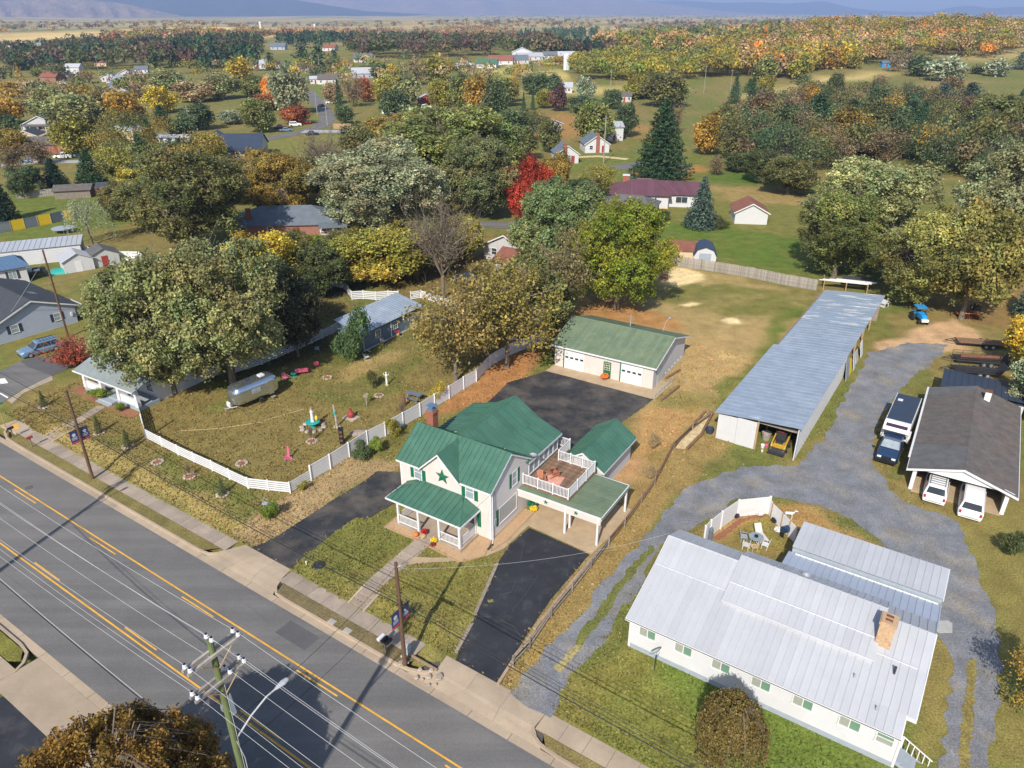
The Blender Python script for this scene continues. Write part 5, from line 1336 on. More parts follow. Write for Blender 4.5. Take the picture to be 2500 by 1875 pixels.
 if rack:
  for sy in (-1,1): ob('roof_rail',MB().box(c + .15,d - .3,sy * wr_ * .82 - .02,sy * wr_ * .82 + .02,z1 + .03,z1 + .09),'black',t)
  for k in range(5): ob('rack_bar',MB().box(c + .3 + k * .38,c + .34 + k * .38,-wr_ * .8,wr_ * .8,z1 + .05,z1 + .08),'black',t)
 if kind == 'pickup':
  ob('bed',MB().box(-L / 2 + .1,X(.38),-hw * .82,hw * .82,bz - .06,bz + .012),'black',t)
 return t
def cwheel(): pass
def vloc(x,y,z=.04): return loc2w(VO,VA_,x,y,z)
car('parked_suv','white wagon with a black roof rack backed half into the open garage',vloc(2.05,.75),VA_ + R(90),4.9,1.9,1.72,'paint_wht','suv',rack=True)
car('parked_minivan','white minivan with plain roof parked beside the roof rack wagon',vloc(4.85,-.1),VA_ + R(90),5.0,1.95,1.75,'paint_wht','van',cat='minivan')
c_,e_ = T('b1',170,1490),T('b1',440,1400)
cc_ = (T('b1',190,1500) + T('b1',490,1390)) / 2
car('parked_wagon','silver blue station wagon with roof rails parked by the corner cottage',(cc_[0] - .4,cc_[1] + .9,gz(cc_[0],cc_[1])),R(228),4.8,1.85,1.6,'paint_silverblue','suv',rack=True)
# navy pickup carrying a white camper
tp = thing('camper_truck','navy pickup truck carrying a white slide-in camper with dark roof','truck',vloc(-2.25,8.8,0),VA_ + R(-90) + R(-2))
def trk():
 t = tp
 ring = lambda x,w_,z1: [(x,-w_ * .96,.4),(x,-w_,.55),(x,-w_,z1 - .1),(x,-w_ * .9,z1),(x,w_ * .9,z1),(x,w_,z1 - .1),(x,w_,.55),(x,w_ * .96,.4)]
 ob('body',MB().loft([ring(x,w_,z) for x,w_,z in ((-3.3,.93,1.25),(2.6,.96,1.28),(4.3,.96,1.26),(5.6,.93,1.18),(5.85,.86,1.0))]),'paint_navy',t)
 ob('cabin',MB().hexa([(2.35,-.9,1.24),(4.55,-.9,1.24),(4.55,.9,1.24),(2.35,.9,1.24),(2.5,-.74,1.85),(3.85,-.74,1.85),(3.85,.74,1.85),(2.5,.74,1.85)]),'paint_navy',t)
 ob('windscreen',MB().hexa([(4.52,-.82,1.29),(4.52,.82,1.29),(3.9,.7,1.84),(3.9,-.7,1.84),(4.56,-.82,1.30),(4.56,.82,1.30),(3.94,.7,1.85),(3.94,-.7,1.85)]),'glass_pale',t)
 for sy in (-1,1):
  ob('headlight',MB().box(5.75,5.88,sy * .62 - .17,sy * .62 + .17,.8,.98),'lamp_clear',t)
  ob('mirror',MB().box(4.2,4.35,sy * 1.08 - .12,sy * 1.08 + .12,1.25,1.5),'black',t)
  ob('side_window',MB().hexa([(2.6,sy * .9,1.3),(4.35,sy * .9,1.3),(3.8,sy * .765,1.8),(2.7,sy * .765,1.8),(2.6,sy * .87,1.3),(4.35,sy * .87,1.3),(3.8,sy * .73,1.8),(2.7,sy * .73,1.8)]),'glass',t)
  for x in (-2.0,4.75):
   w_ = link('wheel',cached('twheel',lambda: MB().lathe([(.18,-.14),(.36,-.14),(.4,-.08),(.4,.08),(.36,.14),(.18,.14)],18).mesh('wheel')),'tyre',t,(x,sy * .86,.4),rot=(R(90),0,0))
   link('rim',cached('trim',lambda: MB().lathe([(0,-.145),(.2,-.145),(.2,.145),(0,.145)],12).mesh('rim')),'steel',w_)
 ob('grille',MB().box(5.82,5.9,-.42,.42,.68,.98),'black',t)
 ob('bumper',MB().box(5.8,6.0,-.92,.92,.42,.62),'black',t)
 cbx = ob('camper_box',MB().loft([[(x,y,z) for x,z in ((-4.6,1.25),(-4.6,2.95),(2.2,2.95),(2.75,2.6),(2.75,2.2),(1.6,2.0),(1.3,1.25))] for y in (-1.15,1.15)]),'paint_wht',t)
 ob('camper_roof',MB().box(-4.55,1.75,-1.1,1.1,2.955,2.99),'roof_navy',cbx)
 ob('roof_hatch',MB().box(-3.2,-2.8,-.85,-.4,2.99,3.05),'white',cbx)
 ob('front_window',MB().hexa([(2.42,-.95,2.84),(2.42,.95,2.84),(2.72,.95,2.63),(2.72,-.95,2.63),(2.44,-.95,2.86),(2.44,.95,2.86),(2.74,.95,2.65),(2.74,-.95,2.65)]),'plum',cbx)
 for sy in (-1,1):
  ob('jack_bracket',MB().box(1.2,1.6,sy * 1.2 - .1,sy * 1.2 + .1,.7,1.9),'white',cbx)
  for k in range(3): ob('clearance_lamp',MB().box(-4.5 + k * 2.9,-4.4 + k * 2.9,sy * 1.13 - .03,sy * 1.13 + .03,2.99,3.04),'lamp_clear',cbx)
 lb = ob('tow_frame',MB().box(1.5,2.5,-1.1,-1.0,1.3,1.4).box(1.5,2.5,1.0,1.1,1.3,1.4).box(2.3,2.4,-1.0,1.0,1.3,1.4),'white',t)
trk()
# ------------------------------------------------------------ aluminium travel trailer
q0,q1 = T('c2',345,655),T('c2',790,470)
aa = math.atan2(q1[1] - q0[1],q1[0] - q0[0])
at = thing('travel_trailer','rounded polished aluminium travel trailer parked under the trees','trailer',(q0[0],q0[1],0),aa)
Lx,Wy,Hz = 5.5,2.3,2.25
def arings(off=0.0):
 rings = []
 N = 18
 for i in range(N + 1):
  u = i / N
  e = 1.1 / Lx
  k = 1.0
  x = u * Lx
  de = min(x,Lx - x)
  k = (1 - (1 - min(de / 1.0,1)) ** 2.4) ** (1 / 2.4) if de < 1.0 else 1.0
  k = max(k,.04)
  ring = []
  for j in range(24):
   a_ = 2 * math.pi * j / 24
   c,s = math.cos(a_),math.sin(a_)
   ex = 2 / 3.4
   y = math.copysign(abs(c) ** ex,c) * Wy / 2 * (.55 + .45 * k)
   z = math.copysign(abs(s) ** ex,s) * Hz / 2
   z = z * ((.35 + .65 * k) if z > 0 else (.75 + .25 * k))
   ring.append((x,Wy / 2 + y,.45 + Hz / 2 + z))
  rings.append(ring)
 return rings
ob('shell',MB().loft(arings()),'polished',at,smooth=True)
for x in (2.2,2.75): 
 w_ = ob('window',MB().box(x - .24,x + .24,-.02,.03,1.45,2.0),'steel',at); ob('pane',MB().box(x - .2,x + .2,-.035,-.02,1.5,1.95),'glass_pale',w_)
ob('door',MB().box(3.9,4.55,-.012,.03,.65,2.25),'polished',at)
ob('roof_vent',MB().box(3.6,4.2,.85,1.45,2.68,2.8),'white',at); ob('roof_vent',MB().box(1.9,2.5,.9,1.3,2.66,2.74),'roof_navy',at)
for y in (.12,2.18): link('wheel',cached('wheel',lambda: None),'tyre',at,(3.0,y,.33),rot=(R(90),0,0))
ob('hitch',MB().tube([(.2,.5,.5),(-.9,1.15,.45),(.2,1.8,.5)],.05),'steel',at)
for y in (1.0,1.32):
 ob('gas_bottle',MB().lathe([(.12,.5),(.14,.55),(.14,.95),(.1,1.05),(.03,1.1)],12,(-.35,y,0)),'porcelain',at)
ob('jack_stand',MB().cyl((-.85,1.15,0),(-.85,1.15,.5),.04),'steel',at)
ob('step',MB().box(4.0,4.5,-.35,-.02,.35,.39),'steel',at)
# ------------------------------------------------------------ trees
def unit(a): return a / (np.linalg.norm(a,axis=-1,keepdims=True) + 1e-9)
def leaf_mesh(name,C,N,k,ls,spread,rs,tint=None,up=.35,jit=.8):
 """small diamond leaves scattered in tufts; the attribute varies the colour leaf by leaf"""
 M = len(C)
 c = np.repeat(C,k,0) + rs.normal(0,1,(M * k,3)) * np.asarray(spread)
 n = unit(np.repeat(N,k,0) * .7 + rs.normal(0,jit,(M * k,3)) + np.array([0,0,up]))
 u = unit(np.cross(n,rs.normal(0,1,(M * k,3)))); v = np.cross(n,u)
 s = (ls * rs.uniform(.55,1.35,(M * k,1)))
 V = np.stack([c - u * s,c - v * s * .62,c + u * s,c + v * s * .62],1).reshape(-1,3)
 b = np.repeat(rs.normal(1,.2,(M,1)),k,0) * rs.normal(1,.2,(M * k,1)) * 1.12
 hue = np.repeat(rs.normal(0,.06,(M,1)),k,0) + rs.normal(0,.04,(M * k,1))
 colo = np.concatenate([b * (1 + hue),b * (1 - .3 * np.abs(hue)),b * (1 - .3 * hue),np.ones_like(b)],1)
 if tint is not None: colo[:,:3] *= np.repeat(tint,k,0)
 colo = np.clip(colo,.05,3)
 return mesh_quads(name,V,np.repeat(colo,4,0))
def mesh_quads(name,V,colo):
 me = bpy.data.meshes.new(name); n = len(V)
 me.vertices.add(n); me.vertices.foreach_set('co',V.ravel())
 me.loops.add(n); me.loops.foreach_set('vertex_index',np.arange(n))
 me.polygons.add(n // 4); me.polygons.foreach_set('loop_start',np.arange(0,n,4)); me.polygons.foreach_set('loop_total',np.full(n // 4,4))
 me.update()
 me.color_attributes.new('leaf','FLOAT_COLOR','POINT').data.foreach_set('color',colo.ravel())
 return me
def lobed(rs,r,z0,z1,nl,nt,fill=.0,low=.3,vary=.35,tint=False):
 """tuft places on the outside of a cluster of lobes"""
 cz,hz = (z0 + z1) / 2,(z1 - z0) / 2
 L = [(0,0,cz - hz * .12,r * .42,hz * .58)]
 for i in range(nl):
  a = 2 * math.pi * (i + rs.uniform(-.35,.35)) / nl * 2.0
  e = rs.uniform(-.98,.95)
  rad = r * math.sqrt(max(.08,1 - e * e)) * rs.uniform(.52,.86)
  q = r * rs.uniform(.19,.19 + vary * .62)
  L.append((rad * math.cos(a),rad * math.sin(a),cz + hz * e * .72,q,q * rs.uniform(.7,1.0) * min(1.15,hz / r + .25)))
 C = []; N = []; TI = []
 for (x,y,z,q,qz) in L:
  nt_ = max(6,int(nt * (q / (r * .4)) ** 2))
  d = unit(rs.normal(0,1,(nt_ * 2,3)))
  d = d[(d[:,2] > -.75) | (rs.rand(len(d)) < low)][:nt_]
  tb = rs.normal(1,.2); th = rs.normal(0,.06)
  p = np.array([x,y,z]) + d * np.array([q,q,qz]) * rs.uniform(.55,1.14,(len(d),1))
  keep = np.ones(len(p),bool)
  for (X_,Y_,Z_,Q,QZ) in L:
   if (X_,Y_,Z_) == (x,y,z): continue
   e2 = ((p[:,0] - X_) / Q) ** 2 + ((p[:,1] - Y_) / Q) ** 2 + ((p[:,2] - Z_) / QZ) ** 2
   keep &= e2 > .5
  C.append(p[keep]); N.append(d[keep]); TI.append(np.tile(np.array([[tb * (1 + th),tb,tb * (1 - .3 * th)]]),(int(keep.sum()),1)))
 if tint: return np.concatenate(C),np.concatenate(N),L,np.concatenate(TI)
 return np.concatenate(C),np.concatenate(N),L
def trunk_mesh(rs,h_,r0,limbs,name='trunk',fine=False,ztop=.62,nf=4):
 mb = MB()
 top = np.array([rs.uniform(-.3,.3),rs.uniform(-.3,.3),h_ * ztop])
 mb.tube([(0,0,-.3),(0,0,h_ * .12),tuple(top * .6 + np.array([.1,0,0])),tuple(top)],r0,8,.35)
 for (x,y,z) in limbs:
  t = rs.uniform(.35,.9); s0 = np.array([0,0,0]) + top * t
  e = np.array([x,y,z]); m_ = (s0 + e) / 2 + np.array([0,0,h_ * .04])
  mb.tube([s0,m_,e],r0 * .38,5,.25)
  if fine:
   for _ in range(nf):
    f = rs.uniform(.35,1); p = s0 + (e - s0) * f; q = p + rs.normal(0,1,3) * h_ * .07 + np.array([0,0,h_ * .07])
    mb.tube([p,(p + q) / 2 + rs.normal(0,.08,3),q],r0 * .12,4,.3)
    for _ in range(2):
     q2 = q + rs.normal(0,1,3) * h_ * .045 + np.array([0,0,h_ * .05]); mb.tube([(p + q) / 2,q2],r0 * .06,3,.4)
 return mb.mesh(name)
PR = {}
def proto(kind,lod,i):
 key = (kind,lod,i)
 if key in PR: return PR[key]
 rs = np.random.RandomState(hash((kind,lod)) % 1000 + i * 17 if False else sum(map(ord,kind)) * 7 + lod * 101 + i * 17)
 nt,k,ls = {-1: (95,40,.112),0: (72,26,.19),1: (38,13,.36),2: (15,7,.75)}[lod]
 H0,R0 = 12.0,5.0
 fine = lod <= 0
 if kind == 'broad':
  C,N,L,TI = lobed(rs,R0,.7,12.0,34,nt,tint=True,vary=.27)
  cr = leaf_mesh('crown',C,N,k,ls,max(ls * 1.7,.2),rs,tint=TI); tr = trunk_mesh(rs,H0,.33,[l[:3] for l in L[1:]],fine=fine)
 elif kind == 'round':
  C,N,L,TI = lobed(rs,R0,.6,12.0,13,nt,vary=.5,tint=True)
  cr = leaf_mesh('crown',C,N,k,ls,max(ls * 1.7,.25),rs,tint=TI); tr = trunk_mesh(rs,H0,.3,[l[:3] for l in L[1:]])
 elif kind == 'thin':          # half bare
  C,N,L = lobed(rs,R0,1.2,12.0,16,int(nt * .75),vary=.25)
  cr = leaf_mesh('crown',C,N,max(4,int(k * .7)),ls * .85,ls * 2.6,rs); tr = trunk_mesh(rs,H0,.26,[l[:3] for l in L[1:]] + [(a * 1.1,b * 1.1,c + 1) for a,b,c,_,_ in L[1:]],fine=lod < 2)
 elif kind == 'bare':
  C,N,L = lobed(rs,R0,3.5,12.0,13,max(4,int(nt * .22)),vary=.2)
  cr = leaf_mesh('crown',C,N,max(3,int(k * .4)),ls * .6,ls * 3.5,rs); tr = trunk_mesh(rs,H0,.24,[l[:3] for l in L[1:]] + [(a * 1.15,b * 1.15,c + 1.2) for a,b,c,_,_ in L[1:]] + [(a * .6,b * .6,c + 2) for a,b,c,_,_ in L[1:]],fine=lod < 2,nf=9)
 elif kind in ('pine','spruce'):
  C = []; N = []
  tiers = {-1: 22,0: 17,1: 12,2: 8}[lod]
  for a in range(tiers):
   f = a / (tiers - 1); z = .7 + f * 10.9
   rad = (R0 * (1 - f) ** .85 + .25) * (rs.uniform(.85,1.1) if kind == 'pine' else 1)
   nb = max(5,int((20 if lod < 0 else 15 if lod == 0 else 11 if lod == 1 else 7) * (1 - f) + 5))
   for b in range(nb):
    t = 2 * math.pi * (b + rs.uniform(-.3,.3)) / nb; rr = rad * rs.uniform(.78,1.1)
    for q in ((.35,.6,.85,1.0) if lod <= 0 else (.45,.75,1.0) if lod == 1 else (.6,1.0)):
     C.append((rr * q * math.cos(t),rr * q * math.sin(t),z + (.15 - .38 * q * q) * (1.3 if kind == 'spruce' else -.5) + rs.uniform(-.12,.12))); N.append((math.cos(t) * .5,math.sin(t) * .5,.7))
  C = np.array(C); N = np.array(N)
  cr = leaf_mesh('crown',C,N,{-1: 22,0: 13,1: 8,2: 5}[lod],ls * (1.25 if lod <= 0 else .9),(ls * 1.5,ls * 1.5,ls * .8),rs,up=.7,jit=.6)
  tr = trunk_mesh(rs,H0,.26,[],ztop=.97)
 elif kind == 'willow':
  C = []; N = []
  for b in range(70):
   t = rs.uniform(0,6.283); rr = R0 * rs.uniform(.3,1.0); zt = 11.5 - 4.5 * (rr / R0) ** 2
   for q in np.linspace(0,1,9):
    C.append((rr * math.cos(t) * (1 + .08 * q),rr * math.sin(t) * (1 + .08 * q),zt - q * rs.uniform(3,6.5))); N.append((math.cos(t),math.sin(t),.1))
  C = np.array(C); N = np.array(N)
  cr = leaf_mesh('crown',C,N,6,ls * .8,ls * .9,rs,up=-.2); tr = trunk_mesh(rs,H0,.3,[(2,1,8),(-2,1,8.5),(0,-2,8),(-1,2,9),(1.5,-1,9.5)],fine=True)
 elif kind == 'shrub':
  C,N,L = lobed(rs,R0,.2,8.0,8,int(nt * .7),vary=.5)
  cr = leaf_mesh('crown',C,N,int(k * .7),ls * 1.4,ls * 2.2,rs); tr = trunk_mesh(rs,6,.2,[l[:3] for l in L[1:]],'stem')
 elif kind == 'spiky':         # upright twiggy shrub
  mb = MB(); C = []; N = []
  for b in range(150):
   t = rs.uniform(0,6.283); e = rs.uniform(.1,1.0); d = np.array([math.cos(t) * e * 1.0,math.sin(t) * e * 1.0,1.25 - .55 * e]); L_ = rs.uniform(5,8.5)
   mb.tube([(0,0,0),tuple(d * L_ * .5 + (0,0,.4)),tuple(d * L_)],.07,3,.4)
   for q in np.linspace(.35,1,7): C.append(d * L_ * q); N.append(d)
  cr = leaf_mesh('crown',np.array(C),np.array(N),5,ls * 1.2,ls * 1.0,rs); tr = mb.mesh('stem')
 elif kind == 'weep':
  C = []; N = []
  for b in range(190):
   t = rs.uniform(0,6.283); rr = R0 * math.sqrt(rs.uniform(.02,1.0)); zt = 8.3 - 3.2 * (rr / R0) ** 2 + rs.uniform(-.5,.5)
   for q in np.linspace(0,1,8):
    o_ = rr * (1 + .12 * q)
    C.append((o_ * math.cos(t + q * .12),o_ * math.sin(t + q * .12),zt - q * q * rs.uniform(1.5,4.0))); N.append((math.cos(t) * .7,math.sin(t) * .7,.6))
  cr = leaf_mesh('crown',np.array(C),np.array(N),66 if lod < 0 else 26 if lod == 0 else 7,ls * (.7 if lod < 0 else .8),ls * 1.5,rs,up=.2)
  mb = MB(); mb.tube([(0,0,-.3),(.1,.1,3),(0,0,5.5)],.35,8,.5)
  for b in range(26):
   t = rs.uniform(0,6.283); rr = R0 * rs.uniform(.5,1.08); zt = 8.6 - 3 * (rr / R0) ** 2
   mb.tube([(0,0,5 + rs.uniform(-1.5,.5)),(rr * .5 * math.cos(t),rr * .5 * math.sin(t),8.2 + rs.uniform(-.3,.5)),(rr * math.cos(t),rr * math.sin(t),zt),(rr * 1.1 * math.cos(t + .1),rr * 1.1 * math.sin(t + .1),zt - 1.8)],.04,4,.3)
  tr = mb.mesh('trunk')
 co = np.empty(len(cr.vertices) * 3); cr.vertices.foreach_get('co',co); co = co.reshape(-1,3)
 PR[key] = (tr,cr,float(np.percentile(co[:,2],99.6)),2 * float(np.percentile(np.hypot(co[:,0],co[:,1]),97.5)))
 return PR[key]
PAL = dict(olv=(.145,.16,.045),olvl=(.205,.215,.085),silver=(.255,.265,.145),olvy=(.225,.205,.038),yel=(.38,.29,.035),gold=(.30,.19,.035),golddk=(.22,.16,.035),tan=(.32,.24,.12),brn=(.155,.115,.06),
           dk=(.07,.085,.03),dkg=(.08,.11,.045),dkolv=(.12,.12,.04),grey=(.24,.27,.16),pine=(.040,.085,.036),dkpine=(.022,.045,.026),bluepine=(.075,.115,.085),red=(.25,.036,.018),rust=(.26,.09,.035),
           plum=(.105,.062,.05),orange=(.58,.23,.03),peach=(.40,.25,.11),grn=(.10,.155,.045),ygrn=(.27,.25,.02),limeg=(.15,.20,.03))
def tree(kind,bx,by,top,wpx,c,label=None,group=None,name=None,bark='bark',lod=None,world=None,cat=None,hh=None,ww=None,rz=None):
 p = T('o',bx,by) if world is None else np.array([world[0],world[1],gz(world[0],world[1])])
 depth = p[1] * cP + (CAMH - p[2]) * sP
 if hh is None:
  rr = ray('o',bx,top); tt = math.hypot(p[0],p[1]) / math.hypot(rr[0],rr[1])
  # the top of a round crown is seen against its far side
  hh = max(1.0,(CAMH + tt * rr[2] - p[2]))
  ww = wpx * 1.1302 / FPX * depth
 if lod is None: lod = 0 if depth < 190 else 1 if depth < 420 else 2
 if lod == 0 and ww > 13.5 and depth < 190 and kind in ('broad','round','thin','pine','weep'): lod = -1
 nv = {-1: 3,0: 3,1: 3,2: 3}[lod] if kind in ('broad','round','thin') else 2
 i = int(abs(p[0] * 7 + p[1] * 3)) % nv
 if kind in ('willow','shrub','spiky','weep'): lod = min(lod,1)
 tr,cr,H0,W0 = proto(kind,lod,i)
 nm = name or {'pine': 'pine_tree','spruce': 'spruce_tree','willow': 'willow_tree','shrub': 'shrub','spiky': 'shrub','bare': 'bare_tree'}.get(kind,'tree')
 t = thing(nm,label or 'tree',cat or ('shrub' if kind in ('shrub','spiky') else 'tree'),tuple(p),rnd.uniform(0,6.28) if rz is None else rz,group)
 t.scale = (ww / W0,ww / W0,hh / H0)
 cc = PAL[c] if isinstance(c,str) else c
 link(tr.name.split('.')[0],tr,bark,t)
 o = link('crown',cr,'leaf',t)
 f = rnd.uniform(1.15,1.4) if 'pine' not in str(c) else rnd.uniform(1.0,1.2)
 o.color = (cc[0] * f,cc[1] * f,cc[2] * f,1)
 return t
NEAR = [
 ('broad',375,850,545,265,(.175,.19,.07),'big olive green maple spreading over the corner cottage'),
 ('broad',505,832,525,275,(.19,.195,.075),'big olive maple with pale tips standing behind the aluminium trailer'),
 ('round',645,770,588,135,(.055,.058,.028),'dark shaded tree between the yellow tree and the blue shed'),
 ('broad',575,650,505,150,'yel','yellow leaved tree rising behind the olive maples'),
 ('willow',200,528,425,95,'grey','thin weeping willow on the lawn by the coloured fence'),
 ('broad',430,545,322,240,'dkolv','tall dark open crowned tree before the red roofed house'),
 ('broad',320,505,395,130,'dkolv','yellow olive tree beside the red roofed house'),
 ('broad',615,480,330,160,'golddk','dense golden brown tree beside the bare tree'),
 ('bare',700,420,285,170,'brn','leafless grey brown tree above the golden tree'),
 ('broad',830,505,308,280,'silver','large silver leaved maple at the centre of the neighbourhood'),
 ('broad',985,430,232,300,'olv','huge olive maple behind the silver leaved maple'),
 ('broad',1035,470,300,175,(.14,.15,.06),'olive green maple beside the red tree'),
 ('broad',910,360,262,150,'golddk','broad gold brown tree behind the silver maple'),
 ('round',1145,480,343,100,'red','bright red autumn maple'),
 ('round',1198,425,332,82,'golddk','small gold green tree right behind the red maple'),
 ('broad',1215,615,398,225,(.13,.175,.065),'tall green tree behind the garage fence line'),
 ('broad',1332,668,438,215,(.15,.17,.02),'dense yellow green tree overhanging the garage lot'),
 ('thin',1205,695,495,150,(.17,.145,.06),'sparse brown tree with many thin stems by the yellow green tree'),
 ('thin',1095,795,574,225,(.20,.165,.04),'olive brown half bare tree over the white privacy fence'),
 ('thin',985,825,600,210,(.22,.17,.05),'thin brown tree over the camper yard beside the privacy fence'),
 ('bare',958,645,430,190,'brn','bare brown tree with two trunks behind the white rail fence'),
 ('broad',850,610,490,170,'olvy','yellow olive tree behind the curving white fence'),
 ('round',690,560,505,70,'limeg','small light green tree by the slate roofed house'),
 ('thin',1050,778,600,175,(.17,.15,.045),'olive half bare tree between the two brown trees at the privacy fence'),
 ('broad',1150,725,565,150,(.12,.125,.04),'dark olive tree behind the brown trees at the garage lot'),
 ('broad',920,592,478,150,'dkolv','dark olive tree beside the bare brown tree'),
 ('broad',775,612,505,140,'olvy','yellow olive tree beside the end of the curving fence'),
 ('broad',700,640,530,130,'dk','dark tree behind the shaded rail fence'),
 ('broad',605,735,565,130,'dk','dark tree pressed against the pale tipped maple'),
 ('shrub',765,778,668,80,(.075,.125,.045),'rounded green weeping shrub beside the blue shed'),
 ('broad',1870,580,345,290,'olvl','large pale olive tree at the corner of the grey board fence'),
 ('broad',1985,668,448,230,(.185,.18,.05),'yellow olive tree by the blue tractor'),
 ('broad',1800,600,410,190,'olv','dark olive tree overhanging the grey board fence'),
 ('broad',2075,690,440,190,(.20,.18,.048),'yellowing tree beside the rusty implements'),
 ('broad',2180,580,310,260,(.17,.19,.09),'big grey green tree beyond the yellowing trees'),
 ('broad',2235,820,662,140,'yel','bright yellow tree over the parked trailers'),
 ('broad',2240,905,765,140,(.24,.28,.15),'pale green tree leaning over the shingled garage'),
 ('pine',2225,690,560,70,'bluepine','blue green conifer beside the yellow tree'),
 ('weep',1565,1650,1502,148,(.15,.115,.035),'rusty brown weeping tree in the lawn of the white house'),
 ('thin',2235,1560,1375,150,'gold','golden brown shrubby tree at the edge of the gravel drive'),
 ('shrub',2180,1200,1145,60,'dk','dark green shrub at the end of the gravel yard'),
 ('spiky',165,792,724,118,(.30,.075,.04),'red twiggy shrub beside the cottage drive'),
 ('pine',1425,388,215,128,'pine','big dense dark green pine beside the maroon roofed house'),
 ('spruce',1512,492,383,72,'bluepine','blue green spruce in front of the maroon roofed house'),
 ('shrub',1434,478,452,30,'dk','small dark round shrub on the lawn near the white wall'),
 ('shrub',1492,490,458,32,'dk','small dark round shrub right under the blue spruce'),
 ('shrub',1556,494,465,34,'dk','small dark shrub between the spruce and the white shed'),
 ('thin',1290,425,355,90,'olvy','yellowing low tree by the lane to the maroon roofed house'),
 ('shrub',585,1120,1080,42,'limeg','round green shrub beside the bench at the driveway'),
 ('shrub',655,1058,1040,22,'olvy','small yellow shrub at the corner of the white fence'),
 ('shrub',782,992,955,42,'dkg','leafy green shrub against the white privacy fence'),
 ('shrub',812,978,945,36,'limeg','light green shrub against the white privacy fence'),
 ('shrub',850,945,905,40,'olvy','yellow green shrub against the white privacy fence near the chimney'),
 ('shrub',945,870,825,34,'yel','yellow flowering bush where the privacy fence passes the chimney'),
 ('shrub',805,838,800,30,'dkolv','small olive bush near the white garden statue'),
 ('bare',870,905,868,26,'brn','small twiggy bush near the picnic table'),
 ('shrub',220,862,838,50,'limeg','low yellow green planting before the cottage porch'),
 ('shrub',262,888,870,26,'limeg','low green planting beside the cottage porch step'),
 ('spiky',1410,970,930,30,'tan','dry grassy bush on the bare ground by the garden shed'),
 ('spiky',1405,1035,1005,34,'tan','dry grassy bush on the pine straw behind the carport'),
]
for q in NEAR: tree(*q)
# saplings in stone rings along the fence
ringm = None
def stone_ring(loc,seed,label):
 t = thing('stone_ring',label,'stone ring',loc,0,'stone rings round saplings')
 rr = random.Random(seed)
 for k in range(11):
  a = 2 * math.pi * k / 11 + rr.uniform(-.1,.1); s = rr.uniform(.12,.19)
  me_ = cached(('stone',k % 4),lambda: MB().loft([[(q * math.cos(b),q * math.sin(b),z) for b in np.linspace(0,6.283,7,endpoint=False)] for q,z in ((.8,0),(1,.5),(.7,.95))]).mesh('stone'))
  link('stone',me_,'stone',t,(.48 * math.cos(a),.48 * math.sin(a),-.02),rr.uniform(0,3),sc=(s,s * .8,s))
 ob('mulch',MB().lathe([(.5,-.02),(.45,.05),(0,.07)],12),'mulch',t)
 return t
sapl = [(('c1',375,495),'dk',1.9),(('c1',840,715),'dk',2.0),(('c1',1080,830),'dk',1.9),(('c1',1330,965),None,0),(('c1',1600,1085),'brn',1.5),(('c1',1880,1235),'dkg',1.6),(('c1',2040,975),None,0),(('c2',375,1170),None,0),(('c2',1085,945),'brn',2.0),(('c2',1765,480),None,0),(('c2',1240,300),None,0)]
for i,(pp,c,hh) in enumerate(sapl):
 p = T(*pp)
 stone_ring(tuple(p),i,'ring of rough stones filled with mulch only' if not hh else 'ring of rough stones round a young conifer' if 'dk' in c else 'ring of rough stones round a leafless sapling')
 if hh: tree('pine' if c in ('dk','dkg') else 'bare',0,0,0,0,c,'young conifer planted in a ring of stones' if 'dk' in c else 'leafless sapling planted in a ring of stones','saplings in stone rings','sapling',world=p[:2],hh=hh,ww=hh * .5,lod=1)
# foreground tree on the near side of the road, its crown just inside the frame
fgp = P('o',175,1655,6.0)
tree('weep',0,0,0,0,(.175,.105,.022),'rusty gold weeping tree on the near side of the road',None,world=(-18.8,21.7),hh=9.6,ww=11.2,lod=-1,bark='bark')
# ------------------------------------------------------------ cottage at the corner
CO = T('c1',745,352); CE = T('c1',1180,525)
CA = math.atan2(CE[1] - CO[1],CE[0] - CO[0]); CL = np.linalg.norm((CE - CO)[:2])
ct = thing('corner_cottage','white cottage with grey shingle roof and deep front porch','house',tuple(CO),CA)
ob('porch_floor',MB().box(-.2,CL + .2,-.2,2.4,-.3,.45),'found',ct)
ob('wall',MB().loft([[(x,y,z) for y,z in ((2.4,-.2),(2.4,2.75),(5.9,4.5),(10.5,2.6),(10.5,-.2))] for x in (.05,CL - .05)]),'siding_white',ct)
for k in range(4):
 x = CL * k / 3
 ob('pillar',MB().hexa([(x - .24,-.24,.45),(x + .24,-.24,.45),(x + .24,.24,.45),(x - .24,.24,.45),(x - .15,-.15,2.5),(x + .15,-.15,2.5),(x + .15,.15,2.5),(x - .15,.15,2.5)]),'white',ct)
for k in (0,2):
 x0,x1 = CL * k / 3 + .24,CL * (k + 1) / 3 - .24
 ob('porch_wall',MB().box(x0,x1,-.1,.1,.45,1.2),'white',ct); ob('porch_sill',MB().box(x0,x1,-.14,.14,1.2,1.27),'white',ct)
ob('beam',MB().box(-.2,CL + .2,-.15,.15,2.5,2.75),'white',ct)
cr_ = ob('roof',MB().add([(-.7,-.75,2.62),(CL + .7,-.75,2.62),(CL + .7,5.9,4.75),(-.7,5.9,4.75),(-.7,11.2,2.55),(CL + .7,11.2,2.55),(-.7,-.75,2.5),(CL + .7,-.75,2.5),(CL + .7,5.9,4.63),(-.7,5.9,4.63),(-.7,11.2,2.43),(CL + .7,11.2,2.43)],
     [(0,1,2,3),(3,2,5,4),(6,9,8,7),(9,10,11,8),(0,6,7,1),(4,5,11,10),(0,3,9,6),(3,4,10,9),(1,7,8,2),(2,8,11,5)]),'shingle_pale',ct)
